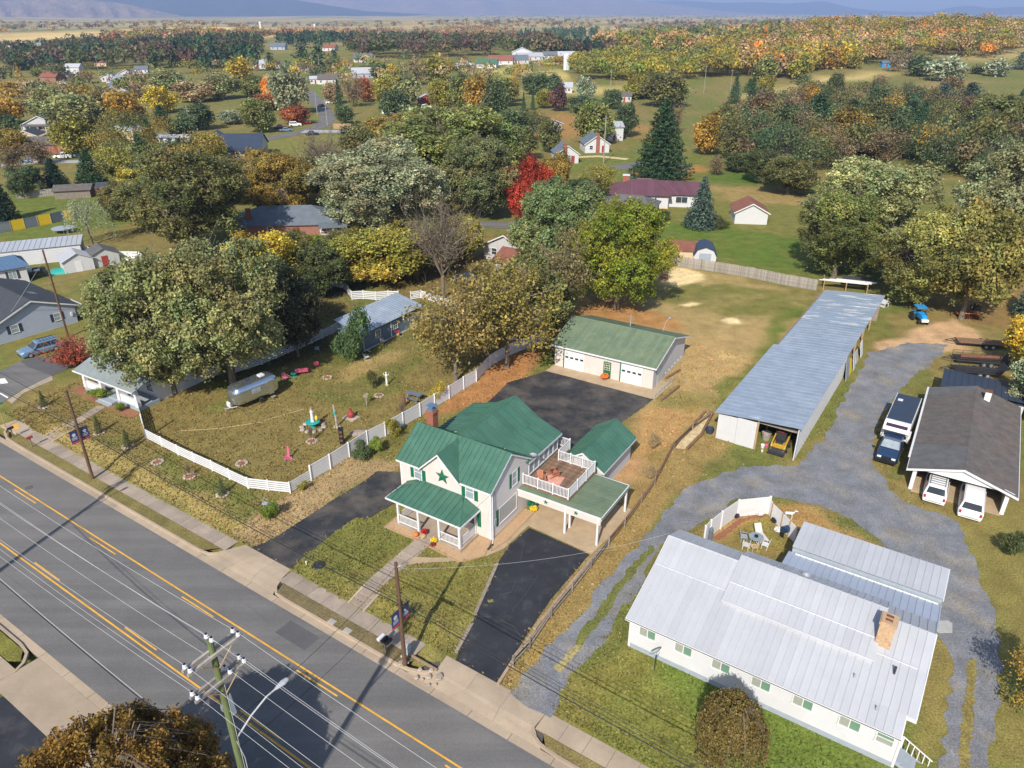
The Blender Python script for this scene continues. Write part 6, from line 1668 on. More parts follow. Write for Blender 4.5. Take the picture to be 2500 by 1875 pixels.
dm = ob('dormer',MB().add([(-1.1,0,3.0),(1.1,0,3.0),(1.1,0,4.2),(0,0,5.15),(-1.1,0,4.2),(-1.1,3.5,4.2),(1.1,3.5,4.2),(0,3.5,5.15)],[(0,1,2,3,4),(1,6,2),(0,4,5),(2,6,7,3),(3,7,5,4),(0,5,6,1)]),'white',ct,(CL * .52,2.4,0))
for sx in (-1,1): ob('dormer_roof',MB().slab([(sx * 1.35,-.25,4.05),(0,-.25,5.28),(0,3.6,5.28),(sx * 1.35,3.0,4.05)] if sx < 0 else [(0,-.25,5.28),(1.35,-.25,4.05),(1.35,3.0,4.05),(0,3.6,5.28)],.08),'shingle_pale',dm)
window(ct,(CL * .52,2.39,3.25),0,1.0,.8,'slider',('glass_pale',))
for x in (.9,CL - 1.2): window(ct,(x,2.39,.95),0,1.2,1.35,'sash',('glass',))
dd = ob('front_door',MB().box(-.5,.5,-.05,.0,.45,2.5),'barn_red',ct,(CL * .5,2.39,0)); ob('door_handle',MB().cyl((.38,-.05,1.4),(.38,-.1,1.4),.03),'steel',dd)
for k in range(2): ob('step',MB().box(CL * .36,CL * .62,-.9 - .35 * k,-.2,-.3,.28 - .18 * k),'found',ct)
ob('trim_board',rake((-.7,-.78,2.64),(CL + .7,-.78,2.64),.16),'white',ct)
sheet('mulch_bed',pz('c1',(590,350),(720,310),(880,440),(850,480),(700,410)),'mulch',.03)
sheet('mulch_bed',pz('c1',(890,510),(1010,470),(1180,560),(1100,590)),'mulch',.03)
# ------------------------------------------------------------ grey blue house at the left edge
o_ = P('b1',45,1340); a_ = R(53)
lh = thing('grey_blue_house','pale blue sided gable house with dark shutters beside the tall pole','house',(o_[0],o_[1],0),a_)
ob('wall',MB().loft([[(x,y,z) for x,z in ((-1.0,-.1),(9.3,-.1),(9.3,2.55),(4.2,4.45),(-1.0,2.45))] for y in (0,16)]),'wall_greyblue',lh)
ob('siding',lap((-1,0),(9.3,0),0,lambda t: 2.45 + 1.95 * (1 - abs(t * 10.3 - 5.2) / 5.2),.2),'wall_greyblue',lh)
rr_ = ob('roof',MB().slab([(-1.5,-.35,2.3),(4.2,-.35,4.65),(4.2,16.3,4.65),(-1.5,16.3,2.3)][::-1],.12).slab([(4.2,-.35,4.65),(9.8,-.35,2.45),(9.8,16.3,2.45),(4.2,16.3,4.65)][::-1],.12),'shingle_dark',lh)
for a,b in (((-1.5,-.37,2.34),(4.2,-.37,4.69)),((9.8,-.37,2.49),(4.2,-.37,4.69))): ob('trim_board',rake(a,b,.2),'white',lh)
window(lh,(1.55,-.01,.95),0,1.0,1.1,'sash',('glass_pale',),'roof_navy',sh_w=.4); window(lh,(6.9,-.01,.95),0,.9,1.1,'sash',('glass_pale',),'roof_navy',sh_w=.4)
ob('meter_box',MB().box(8.6,8.85,-.15,0,1.1,1.6),'white',lh)
ob('skylight',MB().slab([(6.2,5,4.0),(7.2,5,3.6),(7.2,6.4,3.6),(6.2,6.4,4.0)],.05),'glass_pale',rr_)
ob('deck',MB().box(9.35,11.4,1.2,6,.3,.45),'wood_weathered',lh)
for a,b in (((9.4,1.2),(11.4,1.2)),((11.4,1.2),(11.4,6))): railing(lh,a,b,.45,.95,.16,'white')
bh = thing('blue_roof_annex','white wing with bright blue metal roof beside the grey house','house',tuple(P('b1',60,860)),R(40))
ob('wall',MB().box(-5,3.2,0,6,-.1,2.6),'siding_white',bh)
rb = ob('roof',MB().box(-5,3,.2,5.8,2.6,2.66),'roof_blue',bh)
panels(rb,lerp((-5.4,-.4,2.6),(3.7,-.4,2.6)),lerp((-5.4,3,3.9),(2.2,3,3.9)),14,'roof_blue'); panels(rb,lerp((3.7,6.4,2.6),(-5.4,6.4,2.6)),lerp((2.2,3,3.9),(-5.4,3,3.9)),14,'roof_blue'); panels(rb,lerp((3.7,-.4,2.6),(3.7,6.4,2.6)),lerp((2.2,2.95,3.9),(2.2,3.05,3.9)),6,'roof_blue')
window(bh,(1.2,-.01,.9),0,1.1,1.3,'slider',('glass_pale',),'shingle_dark')
ws = thing('long_white_shed','long white sided shed with flat pale roof behind the grey house','shed',tuple(T('b1',60,700)),R(24))
ob('wall',MB().box(-4,11.5,0,5.5,-.1,2.6),'siding_white',ws); ob('siding',lap((-4,0),(11.5,0),0,lambda t: 2.6,.3,.04),'siding_white',ws)
ob('siding',lap((11.5,0),(11.5,5.5),0,lambda t: 2.6,.3,.04),'siding_white',ws)
wr2 = ob('roof',MB().box(-4.2,11.7,-.2,5.7,2.6,2.66),'metal_pale',ws); panels(wr2,lerp((-4.2,-.25,2.66),(11.7,-.25,2.66)),lerp((-4.2,5.75,2.9),(11.7,5.75,2.9)),20,'metal_pale')
tr_ = thing('flat_trailer','black flatbed trailer loaded with odds and ends behind the grey house','trailer',tuple(T('b1',270,790)),R(30))
ob('bed',MB().box(-2.4,2.2,-1,1,.75,.85),'dark_metal',tr_)
for sy in (-1,1):
 ob('side_rail',MB().box(-2.4,2.2,sy - .03,sy + .03,.85,1.25),'dark_metal',tr_)
 link('wheel',CM['wheel'],'tyre',tr_,(0,sy * 1.1,.33),rot=(R(90),0,0))
ob('load',MB().box(-.9,.3,-.6,.6,.85,1.5).box(.5,1.4,-.5,.3,.85,1.25),'white',tr_)
ob('hitch',MB().box(-3.6,-2.4,-.05,.05,.5,.6),'dark_metal',tr_)
for i,(px_,w_,d_,rz_,wl,rf_,lb) in enumerate(((('b1',680,735),4.5,4.0,38,'siding_white','metal_pale','small shed with pale ribbed metal roof before the white fence'),(('b1',900,690),4.5,4,38,'wall_grey','shingle_grey','small grey shingled shed touching the white fence'))):
 sh = thing('yard_shed',lb,'shed',tuple(T(*px_)),R(rz_))
 ob('wall',MB().loft([[(x,y,z) for x,z in ((-w_ / 2,-.1),(w_ / 2,-.1),(w_ / 2,1.9),(0,3.0),(-w_ / 2,1.9))] for y in (0,d_)]),wl,sh)
 r3 = ob('roof',MB().cyl((0,-.2,3.05),(0,d_ + .2,3.05),.05),rf_,sh)
 for sx in (-1,1):
  A_,B_ = (sx * (w_ / 2 + .3),-.25,1.82),(sx * (w_ / 2 + .3),d_ + .25,1.82)
  panels(r3,lerp(A_,B_),lerp((0,-.25,3.06),(0,d_ + .25,3.06)),6,rf_)
 ob('door',MB().box(-.5,.5,-.04,0,0,1.8),'barn_red' if i else 'white',sh)
tarp = tag(ob('green_tarp',MB().loft([[(x,y,z) for x,y,z in ((-1.6 * k,-1.1 * k,zz),(1.5 * k,-1.2 * k,zz),(1.7 * k,1.0 * k,zz),(-1.4 * k,1.2 * k,zz))] for k,zz in ((1,0),(.9,.35),(.5,.6))]),'teal',None,tuple(T('b1',500,745)),R(20)),'heap covered with a green tarpaulin by the metal roofed shed','tarpaulin')
pool = thing('round_trampoline','round blue grey trampoline on the green lawn','trampoline',tuple(T('b1',540,405)))
ob('mat',MB().lathe([(0,.85),(1.75,.85),(1.75,.87),(0,.87)],24),'shingle_slate',pool); ob('rim',MB().lathe([(1.75,.84),(2.05,.84),(2.05,.9),(1.75,.9)],24),'found',pool)
for k in range(6): ob('leg',MB().cyl((1.9 * math.cos(k * 1.047),1.9 * math.sin(k * 1.047),0),(1.9 * math.cos(k * 1.047),1.9 * math.sin(k * 1.047),.85),.03),'steel',pool)
# ------------------------------------------------------------ long blue shed in the camper yard
o_ = P('b2',1225,1298); a_ = R(57.5)
bl = thing('blue_shed','long dark blue shed with grey metal roof and white windows','shed',(o_[0],o_[1],0),a_)
x0,x1 = -5.2,6.5
ob('wall',MB().loft([[(x,y,z) for y,z in ((0,-.1),(0,2.5),(4.2,3.3),(4.2,-.1))] for x in (x0,x1)]),'wall_blue',bl)
ob('siding',lap((x0,0),(x1,0),.15,lambda t: 2.5,.2),'wall_blue',bl); ob('siding',lap((x1,0),(x1,4.2),.15,lambda t: 2.5 + .8 * t,.2),'wall_blue',bl)
r4 = ob('roof',MB().box(x0,x1,.1,4.1,2.4,2.45),'galv',bl); panels(r4,lerp((x0 - .3,-.3,2.5),(x1 + .25,-.3,2.5)),lerp((x0 - .3,4.5,3.45),(x1 + .25,4.5,3.45)),24,'galv',th=.03)
for x in (-2.4,1.0,4.1): window(bl,(x,-.02,1.0),0,.95,1.05,'grid',('glass',))
ob('corner_board',MB().box(x1 - .1,x1 + .03,-.03,.1,0,2.45),'white',bl)
ob('downpipe',MB().tube([(.1,-.1,2.3),(.1,-.1,.1)],.05),'white',bl); ob('base_trim',MB().box(x0,x1,-.06,0,0,.14),'white',bl)
ob('downpipe',MB().tube([(x0,-.2,2.3),(x0,-.1,.4),(x0 + .3,-.9,.1)],.05),'white',bl)
# ------------------------------------------------------------ yard things
def metal_chair(label,px_,rz_,m,m2=None,group=None):
 t = thing('metal_lawn_chair',label,'chair',tuple(T(*px_)),R(rz_),group)
 ob('seat',MB().box(-.27,.27,-.25,.27,.40,.43),m,t)
 ob('backrest',MB().hexa([(-.28,.26,.45),(.28,.26,.45),(.28,.29,.45),(-.28,.29,.45),(-.25,.42,.95),(.25,.42,.95),(.25,.45,.95),(-.25,.45,.95)]),m,t)
 for sx in (-1,1):
  ob('arm_frame',MB().tube([(sx * .31,.35,.05),(sx * .31,-.28,.03),(sx * .31,-.32,.55),(sx * .31,.2,.62),(sx * .28,.36,.75)],.02),m2 or m,t)
 return t
metal_chair('red backed metal lawn chair against the blue shed',('b2',1298,1280),150,'red','white')
metal_chair('white metal lawn chair by the green weeping shrub and blue shed',('b2',1165,1345),150,'white')
metal_chair('white metal lawn chair alone on the lawn below the weeping shrub',('b2',1022,1480),120,'white')
metal_chair('white metal lawn chair at the far end of the blue shed',('b2',1415,1215),150,'white')
metal_chair('pink shell back metal lawn chair in the camper yard',('c2',1130,195),200,'pink')
metal_chair('pink and white lawn chair at the rear of the trailer',('c2',825,330),60,'pink','found')
metal_chair('dark metal lawn chair in the shade behind the pink chair',('c2',1140,40),200,'found')
bn = thing('garden_bench','pink two seat metal glider bench in the camper yard','bench',tuple(T('c2',985,265)),R(195))
ob('seat',MB().box(-.75,.75,-.25,.27,.40,.44),'pink',bn)
for k in (-1,1): ob('backrest',MB().hexa([(k * .375 - .36,.26,.45),(k * .375 + .36,.26,.45),(k * .375 + .36,.29,.45),(k * .375 - .36,.29,.45),(k * .375 - .33,.42,.98),(k * .375 + .33,.42,.98),(k * .375 + .33,.45,.98),(k * .375 - .33,.45,.98)]),'pink',bn)
for sx in (-1,1): ob('arm_frame',MB().tube([(sx * .8,.35,.05),(sx * .8,-.28,.03),(sx * .8,-.32,.55),(sx * .8,.2,.62),(sx * .75,.36,.8)],.025),'pink',bn)
gt = thing('side_table','small round green table between the pink bench and trailer','table',tuple(T('c2',905,290)))
ob('top',MB().lathe([(0,.45),(.36,.45),(.36,.48),(0,.48)],16),'teal',gt); ob('leg',MB().cyl((0,0,0),(0,0,.45),.04).cyl((0,0,0),(0,0,.03),.25),'teal',gt)
sp_ = thing('spool_planter','teal cable spool table with a white lighthouse ornament on stones','ornament',tuple(T('c2',1100,800)))
ob('top',MB().lathe([(0,.62),(.72,.62),(.74,.66),(.72,.70),(0,.70)],20),'teal',sp_); ob('drum',MB().lathe([(.3,0),(.3,.62)],12),'teal',sp_)
lh_ = ob('lighthouse',MB().lathe([(.2,.7),(.17,.9),(.14,1.75),(.2,1.8),(.2,1.86),(.12,1.86),(.12,2.05),(.16,2.08),(.0,2.3)],12),'white',sp_)
ob('lantern',MB().lathe([(.1,2.06),(.17,2.1),(.02,2.36)],12),'wood_tan',lh_)
ob('light_band',MB().lathe([(.155,1.2),(.15,1.35)],12),'teal',lh_)
fl = ob('buoy',MB().lathe([(.05,.7),(.16,.85),(.16,1.1),(.05,1.3)],10,(.38,.15,0)),'yellow',sp_)
for k in range(10):
 a = 2 * math.pi * k / 10; link('stone',CM[('stone',k % 4)],'stone',sp_,(1.15 * math.cos(a),1.0 * math.sin(a) - .2,0),a,sc=(.3,.25,.28))
wp = thing('wooden_post','leaning grey driftwood post with a teal band','post',tuple(T('c2',1338,795)))
ob('shaft',MB().tube([(0,0,-.1),(-.02,0,1.2),(-.12,0,2.6)],.13,7,.6),'wood_grey',wp); ob('band',MB().cyl((-.05,0,1.45),(-.09,0,1.8),.13,.12),'teal',wp)
for k in range(6): link('stone',CM[('stone',k % 4)],'stone',wp,(.3 * math.cos(k),.3 * math.sin(k),-.02),k,sc=(.13,.12,.12))
cm = thing('chiminea','rusty red garden stove on a square paving slab','stove',tuple(T('c2',1482,705)),R(-32))
ob('slab',MB().box(-.75,.75,-.6,.6,0,.06),'stone',cm); ob('pot',MB().lathe([(.2,.06),(.36,.25),(.38,.5),(.2,.75),(.12,.95),(.15,1.1)],14),'barn_red',cm)
for k in range(3): ob('foot',MB().cyl((.28 * math.cos(k * 2.1),.28 * math.sin(k * 2.1),.06),(.2 * math.cos(k * 2.1),.2 * math.sin(k * 2.1),.3),.03),'black',cm)
bk_ = thing('black_pillar','narrow black carved pillar beside the privacy fence','pillar',tuple(T('c2',1392,965)))
ob('shaft',MB().box(-.2,.2,-.16,.16,0,1.7),'black',bk_); ob('cap',MB().box(-.24,.24,-.2,.2,1.7,1.78),'black',bk_)
for z in (.3,.8,1.25): ob('slot',MB().box(-.12,.12,-.175,-.16,z,z + .25),'rust',bk_)
pkc = thing('pink_folding_chair','tipped pink canvas chair lying on the camper yard lawn','chair',tuple(T('c2',850,1120)),R(25))
ob('seat',MB().slab([(-.45,-.35,.35),(.25,-.45,.05),(.35,.1,.12),(-.2,.25,.45)],.05),'pink',pkc)
ob('backrest',MB().slab([(-.12,-.1,.3),(.12,-.1,.3),(.16,.3,1.25),(.02,.3,1.3)],.05),'pink',pkc)
for a,b in (((-.5,-.5,0),(-.3,-.2,.4)),((.5,-.45,0),(0,-.1,.35)),((.4,.4,0),(.05,.1,.4))): ob('leg',MB().cyl(a,b,.03),'wood_grey',pkc)
pt = thing('picnic_table','weathered grey wooden picnic table by the privacy fence','table',tuple(T('c3',300,180)),R(-30))
for k in range(5): ob('top_board',MB().box(-.95,.95,-.38 + k * .155,-.24 + k * .155,.72,.76),'shingle_slate',pt)
for sy in (-1,1): ob('seat',MB().box(-.95,.95,sy * .75 - .13,sy * .75 + .13,.42,.46),'shingle_slate',pt)
for sx in (-.65,.65):
 ob('frame',MB().box(sx - .04,sx + .04,-.8,.8,.36,.42),'wood_weathered',pt)
 for sy in (-1,1): ob('leg',MB().hexa([(sx - .04,sy * .65,0),(sx + .04,sy * .65,0),(sx + .04,sy * .55,0),(sx - .04,sy * .55,0),(sx - .04,sy * .25,.72),(sx + .04,sy * .25,.72),(sx + .04,sy * .15,.72),(sx - .04,sy * .15,.72)]),'wood_weathered',pt)
rst = thing('rusty_figure','rusty metal garden figure by the picnic table','ornament',tuple(T('c3',218,235)))
ob('body',MB().lathe([(.15,0),(.12,.3),(.2,.7),(.1,1.1),(.14,1.25),(.0,1.4)],8),'rust',rst); ob('base',MB().box(-.2,.2,-.2,.2,0,.06),'rust',rst)
stt = thing('white_statue','slender white statue with raised arms in the camper yard','statue',tuple(T('c2',1845,375)))
ob('base',MB().lathe([(.22,0),(.2,.12),(.12,.15)],10),'stone',stt); ob('figure',MB().lathe([(.12,.12),(.14,.5),(.1,1.0),(.15,1.3),(.06,1.45),(.1,1.55),(.08,1.68),(0,1.72)],10),'white',stt)
for sx in (-1,1): ob('arm',MB().tube([(sx * .12,0,1.3),(sx * .3,0,1.35),(sx * .28,0,1.6)],.035),'white',stt)
wi = thing('windmill_ornament','grey wooden yard ornament on a post in the camper yard','ornament',tuple(T('c2',1640,575)))
ob('post',MB().cyl((0,0,0),(0,0,1.1),.06),'wood_grey',wi); ob('house',MB().box(-.2,.2,-.15,.15,1.0,1.3),'wood_grey',wi); ob('vane',MB().slab([(-.4,-.17,1.2),(.1,-.17,1.0),(.35,-.17,1.5),(.15,-.17,1.6)],.03),'wood_weathered',wi)
rk = tag(ob('flat_rock',MB().loft([[(.9 * k * math.cos(t),.5 * k * math.sin(t),z) for t in np.linspace(0,6.28,9,endpoint=False)] for k,z in ((1,0),(.9,.2),(.5,.28))]),'stone',None,tuple(T('c2',1550,865)),R(20)),'flat pale boulder against the privacy fence','rock')
gb = thing('garden_bench','lilac wooden bench under the green shrub at the driveway','bench',tuple(T('c2',675,1625)),R(-20))
ob('seat',MB().box(-.8,.8,-.2,.2,.4,.45),'wall_greyblue',gb); ob('armrest',MB().tube([(-.8,0,.45),(-.85,.2,.8),(-.5,.3,.6)],.05),'wood_grey',gb)
for sx in (-.65,.65): ob('leg',MB().box(sx - .06,sx + .06,-.18,.18,0,.4),'wood_weathered',gb)
line_ = [T('c1',1530,700,.02),T('c1',2212,625,.02)]
tag(ob('garden_hose',MB().tube([T('c1',1530,698,.03),T('c1',1850,680,.03),T('c1',2212,625,.03),T('c2',600,735,.03),T('c2',1000,620,.03)],.025,5),'straw'),'pale hose lying across the camper yard lawn','hose')
# post boxes along the verge
def mailbox(px_,m,label,rz_=-32,n=1,flag=True):
 t = thing('mailbox',label,'mailbox',tuple(T(*px_)),R(rz_))
 ob('post',MB().box(-.05,.05,-.05,.05,0,1.0),'wood_weathered',t)
 for k in range(n):
  x = (k - (n - 1) / 2) * .34
  ob('box',MB().loft([[(x + .14 * math.cos(a) * (1 if z_ else 1),y,1.12 + (.14 * math.sin(a) if math.sin(a) > 0 else .13 * math.sin(a))) for a in np.linspace(0,6.283,12,endpoint=False) for z_ in (1,)] for y in (-.28,.28)]),m[k % len(m)],t)
 if n > 1: ob('shelf',MB().box(-.17 * n,.17 * n,-.25,.25,.95,.99),'wood_weathered',t)
 return t
mailbox(('c1',115,755),('black',),'black mailbox on a short post at the street corner',n=1)
mailbox(('c1',275,835),('barn_red',),'red mailbox on a post beside the corner steps')
mailbox(('d3',1135,1130),('porcelain','black','black'),'row of one pale and two black mailboxes by the brown pole',n=3)
sg = thing('street_sign','green street name sign on a pale post at the corner','sign',tuple(T('c1',50,670)))
ob('post',MB().cyl((0,0,0),(-.05,0,2.8),.04),'wood_tan',sg); ob('sign_plate',MB().box(-.5,.45,-.015,.015,2.7,2.95),'green_trim',sg,rz=R(20))
mtr = thing('utility_box','small grey round utility pedestal behind the brown pole','utility box',tuple(T('d3',1315,1145)))
ob('can',MB().lathe([(.2,0),(.2,.75),(.16,.85),(0,.88)],12),'found',mtr); ob('cap',MB().lathe([(.21,.6),(.22,.62),(.22,.7),(.21,.72)],12),'steel',mtr)
for pp,lb in ((('d3',700,890),'concrete water meter lid in the verge near the steps'),(('d3',825,965),'concrete water meter lid in the verge near the mailboxes')):
 p = T(*pp); ob_ = tag(ob('meter_lid',MB().box(-.3,.3,-.2,.2,-.05,.06),'concrete',None,tuple(p),RANG),lb,'meter lid'); ob('lid_plate',MB().box(-.2,.2,-.12,.12,.06,.068),'found',ob_)
lc = tag(ob('lawn_cover',MB().lathe([(0,.05),(.45,.05),(.47,0)],18),'black',None,tuple(T('d3',595,428))),'round black utility cover in the front lawn','utility cover'); ob('rim',MB().lathe([(.45,.0),(.52,.0),(.5,.04),(.45,.055)],18),'dark_metal',lc)
tag(ob('white_post',MB().lathe([(.06,0),(.06,.3),(.0,.36)],10),'white',None,tuple(T('d3',492,425))),'short white marker post beside the lawn cover','post')
# stones by the brown pole bed
bdp = thing('rock_bed','small bed of pale rocks and plants at the foot of the brown pole','rock bed',tuple(T('d3',1420,1290)),RANG)
for k in range(14): link('rock',CM[('stone',k % 4)],'stone',bdp,(rnd.uniform(-2.0,1.6),rnd.uniform(-.6,.5),-.03),k,sc=(rnd.uniform(.1,.28),) * 3)
ob('timber',MB().box(-1.6,.9,.55,.68,0,.14),'timber',bdp)
# things on the patio behind the white house
ptb = thing('patio_table','glass topped patio table with a dark parasol base','table',tuple(T('d5',1265,470)),WA)
ob('top',MB().lathe([(0,.7),(.62,.7),(.62,.73),(0,.73)],8),'glass_pale',ptb); ob('hub',MB().lathe([(.16,.73),(.16,.85),(0,.87)],10),'black',ptb)
for k in range(4): ob('leg',MB().cyl((.45 * math.cos(k * 1.57 + .8),.45 * math.sin(k * 1.57 + .8),0),(.4 * math.cos(k * 1.57 + .8),.4 * math.sin(k * 1.57 + .8),.7),.025),'white',ptb)
def patio_chair(label,px_,rz_,m):
 t = thing('patio_chair',label,'chair',tuple(T(*px_)),R(rz_))
 ob('seat',MB().box(-.25,.25,-.25,.25,.40,.44),m,t); ob('backrest',MB().hexa([(-.24,.22,.45),(.24,.22,.45),(.24,.26,.45),(-.24,.26,.45),(-.22,.36,.92),(.22,.36,.92),(.22,.39,.92),(-.22,.39,.92)]),m,t)
 for x in (-.22,.22):
  for y in (-.22,.22): ob('leg',MB().cyl((x,y,0),(x * .95,y * .95,.42),.025),m,t)
  ob('arm',MB().box(x * 1.15 - .03,x * 1.15 + .03,-.22,.28,.62,.65),m,t)
patio_chair('white patio chair tucked under the eave beside the glass table',('d5',1180,515),150,'white'); patio_chair('white patio chair on the annex side of the glass table',('d5',1350,510),240,'white')
patio_chair('grey green patio chair on the mulch side of the glass table',('d5',1160,440),80,'found'); patio_chair('cream patio chair between the glass table and the house wall',('d5',1250,530),190,'wall_tan')
lg = thing('lounge_chair','cream reclining lounge chair on the patio lawn','chair',tuple(T('d5',1315,420)),R(10))
ob('seat',MB().box(-.3,.3,-.7,.3,.3,.35),'cream',lg); ob('backrest',MB().hexa([(-.3,.3,.3),(.3,.3,.3),(.3,.34,.28),(-.3,.34,.28),(-.3,.8,.95),(.3,.8,.95),(.3,.84,.93),(-.3,.84,.93)]),'cream',lg)
for x in (-.27,.27):
 for y in (-.6,.3): ob('leg',MB().cyl((x,y,0),(x,y,.3),.025),'white',lg)
gr_ = thing('grill','dark blue covered barbecue at the patio fence','grill',tuple(T('d5',1530,405)),R(20))
ob('box',MB().box(-.35,.35,-.22,.22,.55,.8),'paint_navy',gr_); ob('hood',MB().loft([[(x,y,z) for y,z in ((-.22,.8),(-.2,.98),(0,1.08),(.2,.98),(.22,.8))] for x in (-.35,.35)]),'paint_navy',gr_)
for x in (-.3,.3): ob('leg',MB().box(x - .02,x + .02,-.2,.2,0,.55),'black',gr_)
for pp,m,lb in ((('d5',1470,365),'white','white bowl planter with red flowers by the patio fence'),(('d5',1440,280),'dark_metal','dark planter with green foliage at the patio fence post'),(('d5',1090,235),'plum','dark pot in the corner of the mulch bed'),(('d5',1305,215),'white','white flower pot on the mulch bed before the fence')):
 potted('planter',lb,tuple(T(*pp)),.28,'yellow' if m == 'white' else 'green_trim',11).children[0].data.materials[0] = MT[m]
for k,(x,y) in enumerate(((860,400),)):
 p = T('d5',x,y + 40); o = tag(ob('gas_cylinder',MB().lathe([(.16,0),(.18,.1),(.18,1.1),(.1,1.25),(.05,1.35)],12),'shingle_slate',None,tuple(p)),'grey gas cylinder at the corner of the patio','cylinder')
# white lawn figure of a standing animal
st2 = thing('lawn_statue','white standing animal lawn statue on the dry grass behind the patio','statue',tuple(T('d5',1565,250)),R(-15)); st2.scale = (.72,.72,.72)
ob('torso',MB().loft([[(x,r_ * .55 * math.cos(a),.85 + dz + r_ * math.sin(a)) for a in np.linspace(0,6.283,10,endpoint=False)] for x,r_,dz in ((-.5,.08,0),(-.42,.2,0),(-.1,.2,.02),(.25,.24,.03),(.42,.16,.1),(.55,.12,.3),(.62,.1,.42),(.72,.1,.46),(.92,.05,.40))]),'white',st2,smooth=True)
for x,y in ((-.38,-.1),(-.38,.1),(.3,-.1),(.3,.1)): ob('leg',MB().tube([(x,y,.8),(x + .02,y,.4),(x,y,0)],.06,7,.6),'white',st2)
ob('tail',MB().tube([(-.5,0,.9),(-.62,0,.8),(-.64,0,.55)],.03),'white',st2)
for y in (-.06,.06): ob('ear',MB().cyl((.62,y,1.35),(.6,y * 1.8,1.48),.03,.01),'white',st2)
# paving stones at the annex corner
cs_ = structure('stone_pad',MB().prism([T('d6',1120,640)[:2],T('d6',1200,650)[:2],T('d6',1200,700)[:2],T('d6',1120,690)[:2]],-.05,.01),'gravel')
for i in range(3):
 for j in range(3):
  p = T('d6',1135 + i * 30,645 + j * 22); ob('paver',MB().lathe([(.30,0),(.30,.06),(0,.065)],6),'concrete_grey',cs_,(p[0],p[1],p[2] + .02))
# machinery on the right
def tractor():
 p = T('b4',1390,1050)
 t = thing('blue_tractor','bright blue tractor with white front parked under the yellow olive tree','tractor',tuple(p),R(-95))
 ob('hood',MB().loft([[(x,-w_,.7),(x,w_,.7),(x,w_,z),(x,-w_,z)] for x,w_,z in ((-.4,.38,1.35),(.9,.34,1.3),(1.3,.28,1.15))]),'blue_bright',t); ob('nose',MB().box(1.3,1.7,-.45,.45,.55,.9),'white',t)
 ob('seat',MB().box(-.95,-.5,-.3,.3,.95,1.05).box(-1.0,-.92,-.3,.3,1.05,1.45),'black',t); ob('canopy',MB().box(-1.3,.1,-.7,.7,2.0,2.08),'blue_bright',t)
 for x in (-1.2,0): 
  for y in (-.6,.6): ob('canopy_post',MB().cyl((x,y,.9),(x,y,2.0),.03),'black',t)
 for sy in (-1,1):
  ob('fender',MB().box(-1.2,-.2,sy * .62 - .22,sy * .62 + .22,1.15,1.22),'blue_bright',t)
  link('wheel',cached('bw',lambda: MB().lathe([(.2,-.18),(.6,-.18),(.65,-.1),(.65,.1),(.6,.18),(.2,.18)],18).mesh('wheel')),'tyre',t,(-.7,sy * .75,.65),rot=(R(90),0,0)); link('wheel',CM['wheel'],'tyre',t,(1.0,sy * .6,.33),rot=(R(90),0,0))
tractor()
def flat_trailer(label,px_,rz_,L=5.0,load=None,cage=False,bed='wood_brown'):
 t = thing('utility_trailer',label,'trailer',tuple(T(*px_)),R(rz_))
 ob('frame',MB().box(-L / 2,L / 2,-.95,-.87,.5,.6).box(-L / 2,L / 2,.87,.95,.5,.6).box(-L / 2,-L / 2 + .08,-.87,.87,.5,.6).box(L / 2 - .08,L / 2,-.87,.87,.5,.6),'dark_metal',t)
 n = 12
 for k in range(n): ob('deck_board',MB().box(-L / 2 + .08,L / 2 - .08,-.86 + k * 1.72 / n,-.86 + (k + 1) * 1.72 / n - .015,.6,.64),bed,t)
 ob('drawbar',MB().tube([(-L / 2,-.7,.55),(-L / 2 - 1.4,0,.5),(-L / 2,.7,.55)],.05),'dark_metal',t)
 for x in (.2,1.0):
  for sy in (-1,1):
   w_ = link('wheel',CM['wheel'],'tyre',t,(x,sy * 1.08,.33),rot=(R(90),0,0)); link('rim',CM['rim'],'steel',w_)
 ob('ramp',MB().hexa([(L / 2,-.8,.6),(L / 2,.8,.6),(L / 2 + .1,.8,.6),(L / 2 + .1,-.8,.6),(L / 2 + .5,-.8,1.5),(L / 2 + .5,.8,1.5),(L / 2 + .58,.8,1.5),(L / 2 + .58,-.8,1.5)]),'dark_metal',t)
 if cage:
  for sy in (-1,1):
   for z in (.9,1.25): ob('side_rail',MB().cyl((-L / 2,sy * .93,z),(L / 2,sy * .93,z),.025),'dark_metal',t)
   for k in range(6): ob('stake',MB().cyl((-L / 2 + k * L / 5,sy * .93,.6),(-L / 2 + k * L / 5,sy * .93,1.25),.025),'dark_metal',t)
 if load: ob('load',MB().tube([(-L / 2 + .5,-.2,.9),(L / 2 - .4,.1,.95)],.28),load,t)
 return t
flat_trailer('brown decked equipment trailer with white wheels beyond the gravel',('b4',1860,1235),-12,6.0)
flat_trailer('black cage sided trailer carrying a dark pipe load',('b4',1840,1370),-12,5.6,'rust',True,'dark_metal')
flat_trailer('empty black pipe framed trailer against the blue roofed lean-to',('b4',1810,1450),-12,5.0,None,True,'dark_metal')
im = thing('disc_harrow','rusty orange disc harrow lying under the trees','implement',tuple(T('b4',1750,1020)),R(-8))
ob('frame',MB().box(-1.4,1.4,-.1,.1,.6,.72).box(-1.3,-1.2,-.7,.7,.55,.65).box(1.2,1.3,-.7,.7,.55,.65),'orange',im)
for sy in (-.55,.55):
 for k in range(9): ob('disc',MB().lathe([(0,-.02),(.3,0),(.3,.015),(0,.0)],14),'rust',im,(-1.2 + k * .3,sy,.32),rot=(0,R(90),0))
